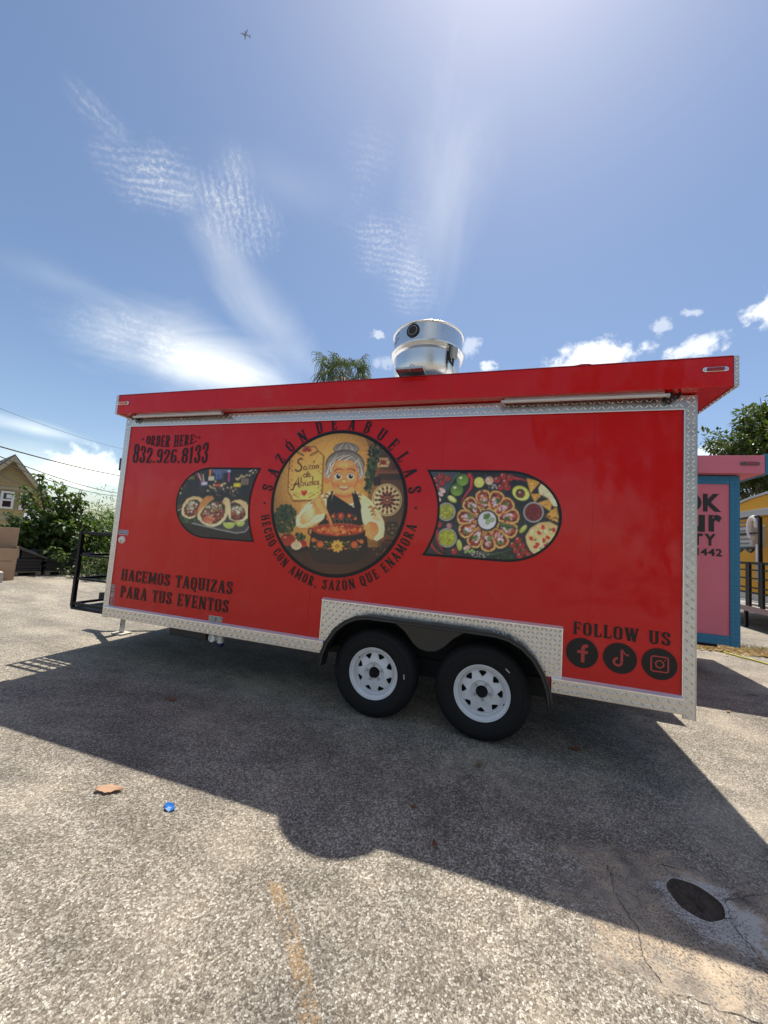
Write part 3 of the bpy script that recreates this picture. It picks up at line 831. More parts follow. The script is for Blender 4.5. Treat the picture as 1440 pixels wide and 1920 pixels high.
# bottom trim: plate with a sloping bright upper flange
for (a, b) in ((RXL-.040, -1.418), (.382, RXR-.0005)):
    mbx = MB(); mbx.prism([(-.022, ZB), (-.022, RZB-.004), (.003, RZB+.002), (.003, ZB)], 0, a, b)
    o = mbx.build('bottom_trim', ALU, T, bevel=.0015)
    treads(o, -.022, a+.004, b-.004, ZB+.004, RZB-.008, 0)
    mbx = MB(); mbx.prism([(-.025, RZB-.006), (-.025, RZB+.001), (-.001, RZB+.017), (-.001, RZB+.006)], 0, a, b)
    mbx.build('trim_edge', ALU_EDGE, T)
# plate round the wheels
PX0, PX1, PZ1 = -1.462, .449, .908
o_pts = [(PX0, .560), (-1.357, .560)]+[(x, z) for x, z in ARCH if z > .570]+[(.319, .560), (PX1, .560), (PX1, PZ1), (PX0, PZ1)]
mb = MB(); mb.prism(o_pts, 1, -.0075, -.0005)
wheel_plate = mb.build('wheel_arch_plate', ALU, T)
def arch_z(x):
    for k in range(len(ARCH)-1):
        if ARCH[k][0] <= x <= ARCH[k+1][0]:
            t = (x-ARCH[k][0])/(ARCH[k+1][0]-ARCH[k][0]); return ARCH[k][1]*(1-t)+ARCH[k+1][1]*t
    return 0
treads(wheel_plate, -.0075, PX0+.004, PX1-.004, .575, PZ1-.006, 0, keep=lambda a, b: b > arch_z(a)+.012)
mb = MB(); mb.prism([(-.024, PZ1-.004), (-.024, PZ1+.001), (-.001, PZ1+.017), (-.001, PZ1+.002)], 0, PX0, PX1); mb.build('trim_edge', ALU_EDGE, T)
for x0, x1 in ((PX0, PX0+.006), (PX1-.006, PX1)):
    MB().box(x0, x1, -.012, -.0074, .566, PZ1-.004).build('trim_edge', ALU_EDGE, T)
# fender: a flared band round the arch, with a lip
def band(off0, off1, y0, y1):
    A = [np.array(p) for p in ARCH]; n = len(A); mb = MB(); rows = []
    for i in range(n):
        d = A[min(i+1, n-1)]-A[max(i-1, 0)]; d /= np.linalg.norm(d); nn = np.array([-d[1], d[0]])
        rows.append((A[i]+nn*off0, A[i]+nn*off1))
    vs_ = []; fs_ = []
    for (a, b) in rows: vs_ += [(a[0], y0, a[1]), (b[0], y0, b[1]), (b[0], y1, b[1]), (a[0], y1, a[1])]
    for i in range(n-1):
        for k in range(4): fs_.append((i*4+k, i*4+(k+1) % 4, (i+1)*4+(k+1) % 4, (i+1)*4+k))
    fs_ += [(0, 1, 2, 3), tuple((n-1)*4+k for k in (3, 2, 1, 0))]
    return mb.add(vs_, fs_)
fender = band(-.012, .010, -.085, .03).build('fender', FENDER, T, smooth=True, bevel=.004)
band(.0095, .024, -.087, -.060).build('fender_lip', FENDER, fender, smooth=True, bevel=.003)
band(.0098, .016, -.040, -.028).build('fender_rib', FENDER, fender, smooth=True)
# dark wheel well behind
mb = MB()
mb.box(-1.43, .40, .326, .334, .30, .86); mb.box(-1.43, .40, .05, .326, .852, .86)
mb.box(-1.432, -1.425, .05, .326, ZB, .86); mb.box(.395, .402, .05, .326, ZB, .86)
mb.build('wheel_well', UNDER, T)
# hanging skirt between the two wheels
sk = [(-.93, .80), (-.80, .77), (-.72, .715), (-.655, .64), (-.60, .60), (-.53, .588), (-.46, .60), (-.40, .64), (-.33, .715), (-.25, .77), (-.12, .80)]
mb = MB(); mb.prism(sk, 1, .045, .055); mb.build('fender_skirt', FENDER, T, bevel=.003)

# wheels
def make_wheel(cx, first=None, rot=0):
    cz, y0 = .357, .0
    def P(r, a, y): return (cx+r*math.cos(a), y0+y, cz+r*math.sin(a))
    rim = MB()
    # barrel and flange
    rim.lathe([(.2075, .012), (.2085, .004), (.205, .001), (.199, .004), (.195, .016), (.188, .020), (.180, .022), (.176, .034), (.172, .060), (.166, .064), (.160, .058)], (cx, y0, cz), 1, 64)
    # dish with eight three-cornered windows
    n = 8
    for k in range(n):
        a0 = 2*math.pi*(k+.5)/n+R(rot); half = math.pi/n
        def S(u, r): return (a0+u*half, r)
        r0, r1 = .092, .160
        outer = [S(-1, r1), S(-.5, r1), S(0, r1), S(.5, r1), S(1, r1), S(1, (r0+r1)/2), S(1, r0), S(.5, r0), S(0, r0), S(-.5, r0), S(-1, r0), S(-1, (r0+r1)/2)]
        inner = [S(-.52, .150), S(-.27, .1535), S(0, .1545), S(.27, .1535), S(.52, .150), S(.46, .138), S(.17, .118), S(.07, .114), S(0, .113), S(-.07, .114), S(-.17, .118), S(-.46, .138)]
        def yy(r): return .058-.022*max(0, min(1, (.160-r)/.05))
        vs_ = [P(r, a, yy(r)) for a, r in outer]+[P(r, a, yy(r)) for a, r in inner]+[P(r, a, yy(r)+.012) for a, r in inner]
        fs_ = [(i, (i+1) % 12, 12+(i+1) % 12, 12+i) for i in range(12)]+[(12+i, 12+(i+1) % 12, 24+(i+1) % 12, 24+i) for i in range(12)]
        rim.add(vs_, fs_)
    rim.lathe([(.092, .036), (.086, .032), (.080, .038), (.072, .042), (.045, .042)], (cx, y0, cz), 1, 64)
    w = rim.build('wheel', RIMW, T, smooth=True, angle=35)
    tyre = MB()
    tyre.lathe([(.196, .190), (.200, .016), (.207, .006), (.215, .002), (.232, -.006), (.262, -.012), (.292, -.010), (.2935, -.013), (.298, -.013), (.2995, -.008),
                (.318, -.001), (.334, .010), (.346, .022), (.352, .034), (.3565, .05), (.3578, .075), (.3568, .079), (.3505, .081), (.3505, .087), (.3578, .089),
                (.358, .105), (.3505, .107), (.3505, .113), (.358, .115), (.3572, .145), (.3505, .147), (.3505, .153), (.3565, .155), (.352, .172), (.34, .186), (.31, .2), (.26, .205), (.21, .196)], (cx, y0, cz), 1, 96)
    for k in range(72):  # shoulder blocks
        a = 2*math.pi*k/72
        da = 2*math.pi/72*.29
        tyre.add([P(r, a+s*da, y) for s in (-1, 1) for (r, y) in ((.336, .008), (.3525, .030), (.3600, .050), (.3600, .072), (.350, .072), (.33, .03))],
                 [(0, 1, 7, 6), (1, 2, 8, 7), (2, 3, 9, 8), (0, 5, 4, 3, 2, 1), (6, 7, 8, 9, 10, 11)])
    tyre.build('tyre', RUBBER, w, smooth=True, angle=30)
    mbx = MB(); mbx.lathe([(.0, .010), (.012, .010), (.015, .013), (.015, .016), (.024, .017), (.028, .022), (.0285, .048)], (cx, y0-.03, cz), 1, 32); mbx.build('hub_cap', BLACK_PAINT, w, smooth=True)
    mbx = MB(); mbx.lathe([(.0285, .0), (.034, .006), (.036, .020), (.0365, .05)], (cx, y0+.0, cz), 1, 32); mbx.build('hub', BLACK_PAINT, w, smooth=True)
    mbx = MB(); mbx.lathe([(.0, .05), (.17, .05)], (cx, y0+.05, cz), 1, 32); mbx.build('brake_drum', UNDER, w)
    for k in range(5):
        a = 2*math.pi*k/5+R(90+rot*2)
        mbx = MB(); c = P(.062, a, 0)
        mbx.lathe([(0, .022), (.006, .023), (.0095, .027), (.0095, .043)], c, 1, 6); mbx.build('lug_nut', STEEL, w)
    a = R(-20) if cx > -.5 else R(140)
    mbx = MB(); mbx.tube([P(.176, a, .04), P(.172, a, .015), P(.170, a, .004)], .0045, 8); mbx.build('valve_stem', BLACKRUB, w)
    # bright balance sticker moulded on the sidewall
    a = R(48) if cx > -.5 else R(5)
    r0 = .268
    mbx = MB(); q = []
    for (dr, dt) in ((-.004, -.07), (.004, -.07), (.004, .07), (-.004, .07)):
        q.append(P(r0+dr, a+dt, -.0142))
    mbx.quad(*q); mbx.build('sidewall_sticker', mat('grey_sticker', (.5, .5, .5), .5), w)
    return w
make_wheel(-.9608, rot=3)
make_wheel(-.0945, rot=22.5)
# running gear under the floor
mb = MB()
for cx in (-.9608, -.0945): mb.tube([(cx, .2, .357), (cx, WID-.2, .357)], .035, 10)
mb.build('axle', UNDER, T)
mb = MB()
mb.box(XL+.1, XR-.05, .30, .36, ZB-.075, ZB-.002); mb.box(XL+.1, XR-.05, WID-.36, WID-.30, ZB-.075, ZB-.002)
for x in (-3.6, -2.9, -2.2, -1.6, .5, 1.0): mb.box(x, x+.05, .361, WID-.361, ZB-.06, ZB-.002)
mb.build('chassis_rail', UNDER, T)
for cx in (-.9608, -.0945):
    for y in (.34, WID-.34):
        mb = MB(); mb.prism([(cx-.36, .42), (cx, .335), (cx+.36, .42), (cx+.36, .44), (cx, .36), (cx-.36, .44)], 1, y-.02, y+.02); mb.build('leaf_spring', UNDER, T)
for cx in (-.9608, -.0945):   # far-side wheels
    mb = MB(); mb.lathe([(.06, -.0), (.2, -.02), (.3, -.02), (.355, .03), (.355, .17), (.2, .19)], (cx, WID-.19, .357), 1, 40); mb.build('wheel', RUBBER, T, smooth=True)
# waste tank and its drain
MB().box(-3.16, -2.70, .06, .72, .36, ZB-.001).build('waste_tank', mat('black_tank_plastic', (.028, .028, .03), .55, var=.2), T, bevel=.012)
MB().box(-2.695, -2.63, .08, .70, .372, ZB-.001).build('tank_strap', UNDER, T)
pv = MB(); pv.tube([(-2.595, .02, .414), (-2.585, .09, .412)], .036, 20); pv = pv.build('drain_pipe', WHITE_PL, T, smooth=True)
mb = MB(); mb.lathe([(.029, 0), (.0365, -.0015), (.0365, .012), (.029, .014), (.028, .06)], (-2.595, .012, .414), 1, 24); mb.build('pipe_socket', WHITE_PL, pv, smooth=True)
mb = MB(); mb.lathe([(.0, .05), (.028, .05)], (-2.595, .012, .414), 1, 24); mb.build('pipe_plug', mat('grey_plastic', (.42, .43, .41), .5), pv)
mb = MB(); mb.tube([(-2.585, .07, .412), (-2.52, .085, .412)], .033, 16); mb.tube([(-2.545, .08, .412), (-2.545, .08, .36)], .030, 16); mb.build('pipe_tee', WHITE_PL, pv, smooth=True)
mb = MB(); mb.lathe([(.0, -.03), (.033, -.03), (.035, 0), (.03, .002)], (-2.545, .08, .362), 2, 16); mb.build('blue_cap', mat('dark_blue_plastic', (.02, .02, .10), .4), pv, smooth=True)

# --- roof slab with its red fascia
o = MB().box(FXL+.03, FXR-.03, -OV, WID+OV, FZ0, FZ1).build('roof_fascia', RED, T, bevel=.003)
MB().box(FXL+.032, FXR-.032, -OV+.011, WID+OV-.011, FZ1+.0005, FZ1+.004).build('roof_sheet', mat('white_roof_sheet', (.62, .60, .57), .5, var=.08), T)
for xj in (-2.72, -.45):   # folded joints of the fascia sheets
    MB().box(xj-.0016, xj+.0016, -OV-.0012, -OV+.001, FZ0+.004, FZ1-.004).build('fascia_joint', WALLRED, T)
for (a, b) in ((FXL, FXL+.0298), (FXR-.0298, FXR)):
    e = MB().box(a, b, -OV-.004, WID+OV, FZ0-.004, FZ1+.004).build('fascia_end_trim', ALU, T, bevel=.004)
    treads(e, FZ0-.004, a+.002, b-.002, -OV+.02, WID+OV-.02, 0, axis=2, pitch=.026)
    treads(e, -OV-.004, a+.002, b-.002, FZ0+.004, FZ1-.004, 0, pitch=.026)
mb = MB(); mb.box(FXL+.031, FXR-.031, -OV-.0045, -OV+.01, FZ1+.0005, FZ1+.006); mb.build('roof_edge_strip', mat('roof_edge_red', (.36, .02, .025), .4), T)
for k in range(17):
    x = FXL+.25+k*.315+RND.uniform(-.04, .04)
    mb = MB(); mb.lathe([(.007, 0), (.007, .004), (0, .007)], (x, -OV+.012, FZ1+.005), 2, 8); mb.build('roof_screw', STEEL, T, smooth=True)
mb = MB(); mb.prism([(.40, FZ1+.004), (.47, FZ1+.012), (.50, FZ1+.018), (.55, FZ1+.016), (.58, FZ1+.004)], 1, -OV+.0, -OV+.04); mb.build('sealant_lump', mat('roof_edge_red', (.36, .02, .025), .4), T, bevel=.003)
# marker lamps
def marker(cx, cz, L_, H_, lens):
    def stadium(l, h, n=8):
        r = h/2; return [(cx+l/2-r+r*math.cos(R(a)), cz+r*math.sin(R(a))) for a in np.linspace(-90, 90, n)]+[(cx-l/2+r+r*math.cos(R(a)), cz+r*math.sin(R(a))) for a in np.linspace(90, 270, n)]
    b = MB(); b.prism(stadium(L_, H_), 1, -OV-.008, -OV); b = b.build('marker_lamp', CHROME, T, bevel=.003)
    m_ = MB(); h = H_*.36; l = L_*.33
    m_.prism([(cx-l, cz-h), (cx+l, cz-h), (cx+l, cz+h), (cx-l, cz+h)], 1, -OV-.016, -OV-.0075); m_.build('lens', lens, b, bevel=.005)
    for s in (-1, 1):
        m2 = MB(); m2.lathe([(0, -.002), (.004, -.0015), (.005, 0)], (cx+s*L_*.41, -OV-.008, cz), 1, 10); m2.build('screw', STEEL, b)
marker(1.300, 2.728, .145, .032, REDLENS)
marker(-3.930, 2.722, .165, .036, AMBER)
# LED awning lamps under the fascia with their black hinges
for (a, b, s) in ((-3.80, -2.665, -1), (-.045, 1.05, 1)):
    m_ = MB(); m_.prism([(-.085+.015*math.cos(R(t)), 2.580+.0125*math.sin(R(t))) for t in range(0, 360, 30)], 0, a, b)
    lamp = m_.build('awning_lamp', mat('lamp_tube_grey', (.58, .57, .56), .45), T, smooth=True)
    MB().box(a+.02, b-.02, -.078, -.062, 2.590, 2.6118).build('lamp_mount', ALU, lamp)
    for e in (a, b):
        c = MB(); c.prism([(-.085+.0185*math.cos(R(t)), 2.578+.0165*math.sin(R(t))) for t in range(0, 360, 30)], 0, e-.006, e+.006); c.build('end_cap', mat('grey_plastic', (.42, .43, .41), .5), lamp)
    e = b if s > 0 else a
    h = MB()
    h.tube([(e+s*.03, -.05, 2.61), (e+s*.032, -.06, 2.58), (e+s*.045, -.055, 2.565), (e+s*.07, -.045, 2.572), (e+s*.085, -.04, 2.60), (e+s*.085, -.04, 2.612)], .010, 8)
    h.tube([(e+s*.0, -.03, 2.565), (e+s*.008, -.03, 2.543), (e+s*.025, -.03, 2.537), (e+s*.035, -.03, 2.55), (e+s*.03, -.035, 2.575)], .0055, 8)
    h.box(e+s*.012-.02, e+s*.012+.02, -.06, -.02, 2.566, 2.60)
    h.build('hinge_hook', BLACKRUB, T, smooth=True)

# --- exhaust fan on the roof
FX, FY = -.727, .245
mb = MB(); mb.lathe([(.314, .0), (.314, .150), (.322, .152), (.325, .160), (.319, .166), (.309, .163), (.306, .15), (.306, .01)], (FX, FY, 3.165), 2, 72)
fan = mb.build('exhaust_fan', SPUN, T, smooth=True)
mb = MB(); mb.lathe([(.312, .160), (.24, .19), (.10, .215), (0, .22)], (FX, FY, 3.165), 2, 48); mb.build('fan_cap', SPUN, fan, smooth=True)
mb = MB(); mb.lathe([(.30, 3.168), (.322, 3.166), (.330, 3.158), (.328, 3.146), (.312, 3.140), (.318, 3.120), (.322, 3.112), (.312, 3.104), (.300, 3.098)], (FX, FY, 0), 2, 72); mb.build('fan_ring', SPUN, fan, smooth=True)
mb = MB(); mb.lathe([(.303, 3.104), (.301, 3.05), (.297, 3.00), (.290, 2.955), (.276, 2.918), (.25, 2.888), (.20, 2.866)], (FX, FY, 0), 2, 72); mb.build('fan_bowl', SPUN, fan, smooth=True)
MB().box(FX-.22, FX+.22, FY-.22, FY+.22, 2.806, 2.865).build('fan_curb', STEEL, fan, bevel=.004)
# vent hole with rubber grommet, on the camera side of the drum
th_ = R(-103); gx, gy = FX+.314*math.cos(th_), FY+.314*math.sin(th_)
def disc_on_drum(name, r0, r1, out, material, z=3.248):
    t = np.array([-math.sin(th_), math.cos(th_)]); nn = np.array([math.cos(th_), math.sin(th_)])
    m_ = MB(); vs_ = []; n = 32
    for r in (r0, r1):
        for k in range(n):
            a = 2*math.pi*k/n; u = r*math.cos(a); dz = r*math.sin(a)
            sink = .314-math.sqrt(max(.314**2-u*u, 0))
            vs_.append((gx+t[0]*u+nn[0]*(out-sink), gy+t[1]*u+nn[1]*(out-sink), z+dz))
    fs_ = [(k, (k+1) % n, n+(k+1) % n, n+k) for k in range(n)]
    if r0 < .001: fs_ = [tuple(range(n, 2*n))]
    m_.add(vs_, fs_); return m_.build(name, material, fan, smooth=False)
disc_on_drum('vent_hole', .0, .046, .0065, mat('dark_hole', (.02, .02, .022), .7))
disc_on_drum('grommet', .034, .060, .0090, BLACKRUB)
disc_on_drum('grommet_ring', .037, .041, .0105, mat('grey_ring', (.35, .35, .35), .4))
# maker's plate text on the drum: two blue script lines and a data block
mb = MB()
for (a, z, w) in [(-138, 3.283, .05), (-146, 3.272, .03), (-150, 3.24, .03), (-143, 3.240, .03), (-136, 3.244, .03), (-150, 3.225, .035), (-142, 3.225, .03), (-135, 3.23, .02), (-150, 3.208, .03), (-143, 3.209, .02)]:
    h = .006 if z > 3.26 else .0035
    a0 = R(a); k = w/.314/2
    mb.quad(*[(FX+.3150*math.cos(a0+s*k), FY+.3150*math.sin(a0+s*k), z+t*h+s*.004) for s, t in ((-1, -1), (1, -1), (1, 1), (-1, 1))])
mb.build('maker_print', mat('blue_grey_ink', (.10, .11, .22), .6), fan)
# drain cup, grease tray, and junction box
mb = MB(); tr = []
tray = MB(); tray.box(-.875, -.655, -.235, -.055, 2.838, 2.842)
tray.box(-.875, -.655, -.237, -.235, 2.826, 2.842); tray.box(-.877, -.875, -.237, -.055, 2.826, 2.842); tray.box(-.655, -.653, -.237, -.055, 2.826, 2.842)
tray.box(-.80, -.73, -.055, FY-.22, 2.834, 2.842)
tray.build('grease_tray', STEEL, fan)
mb = MB(); mb.lathe([(.025, 2.842), (.025, 2.90), (.022, 2.915), (.014, 2.926), (.0, 2.93)], (-.775, -.10, 0), 2, 20); mb.build('drain_spout', SPUN, fan, smooth=True)
mb = MB(); mb.lathe([(.012, -.012), (.014, 0)], (-.77, -.2, 2.838), 2, 12); mb.build('tray_bolt', STEEL, fan)
th2 = R(-38); jx, jy = FX+.325*math.cos(th2), FY+.325*math.sin(th2)
mb = MB(); mb.box(-.022, .022, -.03, .03, -.05, .05)
jb = mb.build('junction_box', mat('grey_box', (.34, .34, .32), .5, .3), fan, bevel=.004)
jb.data.transform(Matrix.Translation((jx+.012, jy-.0, 3.075)) @ Matrix.Rotation(th2, 4, 'Z'))
mb = MB(); mb.tube([(jx-.015, jy-.01, 3.13), (jx-.022, jy-.012, 3.06), (jx-.012, jy-.012, 3.0), (jx+.012, jy-.01, 2.96), (jx+.012, jy, 3.02)], .010, 8); mb.build('cable', BLACKRUB, fan, smooth=True)
mb = MB(); mb.tube([(jx+.0, jy, 2.98), (jx+.018, jy+.01, 2.92), (jx+.03, jy+.02, 2.86), (jx+.03, jy+.02, 2.815)], .008, 8); mb.build('cable', WHITE_PL, fan, smooth=True)

# --- tongue, jack, railing and equipment on the tongue deck
CY = .90
mb = MB()
for ys in (.34, 1.72):
    mb.prism([(XL+.05, ys-.03), (XL+.05, ys+.03), (-5.05, CY+.03*(1 if ys > 1 else -1)+.0), (-5.05, CY+.03*(1 if ys > 1 else -1)-.06*(1 if ys > 1 else -1))], 2, ZB-.09, ZB-.01)
mb.build('tongue', BLACK_PAINT, T)
mb = MB(); mb.prism([(-5.25, CY-.035), (-5.0, CY-.06), (-5.0, CY+.06), (-5.25, CY+.035)], 2, ZB-.085, ZB+.02); mb.build('coupler', BLACK_PAINT, T, bevel=.01)
mb = MB(); mb.tube([(-4.71, .83, .03), (-4.71, .83, .30)], .040, 4); jk = mb.build('jack_leg', STEEL, T, bevel=.004)
mb = MB(); mb.tube([(-4.71, .83, .28), (-4.71, .83, .70)], .048, 8); mb.build('jack_tube', STEEL, jk)
mb = MB(); mb.box(-4.80, -4.62, .75, .91, .004, .020); mb.build('jack_foot', mat('pale_board', (.55, .50, .42), .8), jk, bevel=.004)
for z in (.13, .22):
    mb = MB(); mb.lathe([(0, -.0415), (.008, -.041)], (-4.70, .83, z), 1, 10); mb.build('jack_pin_hole', UNDER, jk)
MB().box(-4.50, XL-.004, .005, WID-.005, ZB+.008, ZB+.035).build('tongue_deck', BLACK_PAINT, T, bevel=.003)
RX, RW = -4.49, .036
for y in (.022, WID-.022):
    MB().box(RX-.019, RX+.019, y-.019, y+.019, ZB+.036, 1.325).build('railing_post', BLACK_PAINT, T, bevel=.002)
for z in (.525, .80, 1.06, 1.305):
    for y in (.022, WID-.022):
        k = .014 if z in (1.305, .525) else .010
        MB().box(RX+.019, XL-.002, y-k, y+k, z-k, z+k).build('rail', BLACK_PAINT, T)
    k = .0125
    MB().box(RX-k, RX+k, .045, WID-.045, z-k, z+k).build('rail', BLACK_PAINT, T)
for y in (.105, .19, .275): MB().box(RX+.020, XL-.002, y-.010, y+.010, 1.303, 1.322).build('grille_bar', BLACK_PAINT, T)
for x in (-4.375, -4.26, -4.145): MB().box(x-.010, x+.010, .041, .34, 1.284, 1.3025).build('grille_bar', BLACK_PAINT, T)
MB().box(RX+.04, XL-.02, .365, 1.5, ZB+.036, 1.44).build('equipment_box', BLACK_PAINT, T, bevel=.01)
# dark work lamp on the front corner
MB().box(XL-.075, XL-.01, .02, .09, 2.02, 2.16).build('work_lamp', mat('work_lamp_black', (.03, .03, .03), .5), T, bevel=.008)
# rear step hung under the far back corner
MB().box(1.12, 1.64, 1.28, 1.86, .425, .447).build('rear_step', BLACK_PAINT, T, bevel=.003)

# ------------------------------------------------------------------ lettering and stickers of the red trailer
def W2(px, py): w = on(px, py, 1, 0.0); return float(w[0]), float(w[2])
def line_text(name, s, tl, bl, tr, br):
    (x0, za), (x0b, zb), (x1, zc_), (x1b, zd) = W2(*tl), W2(*bl), W2(*tr), W2(*br)
    xa, xb = (x0+x0b)/2, (x1+x1b)/2; top = (za+zc_)/2; bot = (zb+zd)/2
    q, w = text_quads(s)
    lettering(name, [[[(xa+(u/w)*(xb-xa), bot+v*(top-bot)) for u, v in f] for f in l] for l in q], T)
line_text('letter', 'HACEMOS TAQUIZAS', (228.4, 1066.6), (226.6, 1088.4), (438.4, 1090.6), (435.6, 1114))
line_text('letter', 'PARA TUS EVENTOS', (226.6, 1098.5), (224.7, 1120.3), (430.6, 1124.8), (428, 1148.8))
# FOLLOW US
line_text('letter', 'FOLLOW US', (1074, 1165), (1074, 1188), (1259, 1186), (1257, 1212))
# ORDER HERE: over the telephone number, both bowed
q, w = text_quads('ORDER HERE:')
x0, x1 = W2(274, 830)[0], W2(369, 830)[0]
ot = [W2(275, 817)[1], W2(320, 816)[1], W2(366, 814.5)[1]]; ob = [W2(275, 832)[1], W2(322, 838.5)[1], W2(366, 830)[1]]
nt_ = [W2(252, 830)[1], W2(318, 842.5)[1], W2(390, 827)[1]]; nb_ = [W2(252, 868.5)[1], W2(318, 868.5)[1], W2(388, 869)[1]]
def quad3(p, t): return p[0]*(1-t)*(1-2*t)+p[1]*4*t*(1-t)+p[2]*t*(2*t-1)
def order_warp(u, v):
    t = u/w; top, bot = quad3(ot, t), quad3(ob, t)
    return (x0+t*(x1-x0), bot+v*(top-bot))
lettering('letter', [[[order_warp(u, v) for u, v in f] for f in l] for l in q], T)
q2, w2 = text_quads('832.926.8133')
xa, xb = W2(250, 850)[0], W2(391, 850)[0]
def num_warp(u, v):
    t = u/w2; top, bot = quad3(nt_, t), quad3(nb_, t)
    return (xa+t*(xb-xa), bot+v*(top-bot))
lettering('digit', [[[num_warp(u, v) for u, v in f] for f in l] for l in q2], T)
for (px_, py_) in ((268, 823.5), (373.5, 820.5)):
    c = W2(px_, py_); s_ = .085
    lettering('star', [[[(c[0]+(u-.2)*s_, c[1]+(v-.5)*s_) for u, v in f] for f in GL['*'][1]]], T)
# ring lettering round the logo
CX, CZ, CR = -1.4159, 1.7549, .6563
def ring_letter(ch, ang, rad, h, ws, inward=False):
    w_, q_ = GL[ch]; a = R(ang); out = []
    for f in q_:
        g = []
        for u, v in f:
            du = (u-w_/2)*h*ws; dv = (v-.5)*h
            if inward: rr = rad-dv; aa = a+du/rad
            else: rr = rad+dv; aa = a-du/rad
            g.append((CX+rr*math.cos(aa), CZ+rr*math.sin(aa)))
        out.append(g)
    return out
allq = []
for ch, ang in zip('SAZÓNDEABUELAS', (170.6, 158.2, 146.8, 135, 122.6, 108, 96, 81.8, 69.6, 57.6, 46.2, 35, 23, 10.7)):
    allq.append(ring_letter(ch, ang, .720, .112, 1.02))
lettering('letter', allq, T)
s = 'HECHO CON AMOR, SAZÓN QUE ENAMORA'
adv = [GL[c][0]+.17 for c in s]; adv = [a if c != ' ' else a*.85 for a, c in zip(adv, s)]
tot_ = sum(adv); pos = 0; allq = []
for ch, a_ in zip(s, adv):
    ang = -169.6+(pos+a_/2)/tot_*(-11.8+169.6)
    if ch != ' ': allq.append(ring_letter(ch, ang, .722, .086, .98, True))
    pos += a_
lettering('letter', allq, T)
for ang in (-177.7, -1.3): lettering('star', [ring_letter('*', ang, .728, .075, 1.0)], T)

# social media discs: black with red signs
def disc(cx, cz, r, y, material, name, parent, n=48):
    m_ = MB(); m_.add([(cx+r*math.cos(2*math.pi*k/n), y, cz+r*math.sin(2*math.pi*k/n)) for k in range(n)], [tuple(range(n))])
    o = m_.build(name, material, parent, recalc=False)
    if o.data.polygons[0].normal.y > 0: o.data.polygons[0].flip()
    return o
SIGNRED = mat('red_sign_print', (.40, .014, .020), .38, 0, .45, coat_rough=.12)
def sign(parent, polys, cx, cz, s, name):
    lettering(name, [[[(cx+u*s, cz+v*s) for u, v in p] for p in polys]], parent, -.0062, SIGNRED)
RD = .103
d1 = disc(.576, .757, RD, -.0042, PRINT_BLACK, 'social_media_disc', T)
fpath = [(.08, -.62), (.08, .22)]+arc(.30, .22, .22, .22, 180, 100, 5)+[(.42, .44)]
sign(d1, [[(-.06, -.62), (.16, -.62), (.16, -.03), (-.06, -.03)], [(-.30, -.03), (.36, -.03), (.36, .17), (-.30, .17)]]
     + [[(-.06, .17), (.16, .17), (.165, .27), (-.055, .32)], [(-.055, .32), (.165, .27), (.20, .36), (-.02, .46)], [(-.02, .46), (.20, .36), (.28, .40), (.06, .55)],
        [(.06, .55), (.28, .40), (.36, .405), (.18, .60)], [(.18, .60), (.36, .405), (.36, .61), (.30, .61)]], .576, .757, RD, 'letter_sign')
d2 = disc(.812, .756, RD, -.0042, PRINT_BLACK, 'social_media_disc', T)
nq = [[(.02, -.22), (.18, -.22), (.18, .58), (.02, .58)]]
ring_pts = [(a, -.13+.33*math.cos(R(a-90)), -.24+.33*math.sin(R(a-90))) for a in range(0, 1)]
c0 = (-.13, -.24)
angs = list(np.linspace(-2, -270, 18))
for i in range(len(angs)-1):
    a, b = R(angs[i]), R(angs[i+1])
    nq.append([(c0[0]+.31*math.cos(a), c0[1]+.31*math.sin(a)), (c0[0]+.155*math.cos(a), c0[1]+.155*math.sin(a)), (c0[0]+.155*math.cos(b), c0[1]+.155*math.sin(b)), (c0[0]+.31*math.cos(b), c0[1]+.31*math.sin(b))])
nq[0] = [(.025, -.235), (.18, -.235), (.18, .58), (.025, .58)]
# the flag
nq += [[(.181, .58), (.181, .40), (.25, .30), (.25, .42)], [(.25, .42), (.25, .30), (.46, .19), (.36, .33)], [(.36, .33), (.46, .19), (.50, .19), (.50, .33)]]
sign(d2, nq, .812, .756, RD, 'note_sign')
d3 = disc(1.045, .754, RD, -.0042, PRINT_BLACK, 'social_media_disc', T)
cq = []
def rrect(h, r):
    return [p for (sx, sy, a0) in ((1, 1, 0), (-1, 1, 90), (-1, -1, 180), (1, -1, 270)) for p in arc(sx*(h-r), sy*(h-r), r, r, a0, a0+90, 4)]
A_, B_ = rrect(.52, .17), rrect(.43, .09)
cq += [[A_[i], B_[i], B_[(i+1) % len(A_)], A_[(i+1) % len(A_)]] for i in range(len(A_))]
for i in range(24):
    a, b = R(i*15), R(i*15+15)
    cq.append([(.265*math.cos(a), .265*math.sin(a)), (.18*math.cos(a), .18*math.sin(a)), (.18*math.cos(b), .18*math.sin(b)), (.265*math.cos(b), .265*math.sin(b))])
cq.append([(.30+.05*math.cos(R(a)), .29+.05*math.sin(R(a))) for a in range(0, 360, 30)])
sign(d3, cq, 1.045, .754, RD, 'camera_sign')

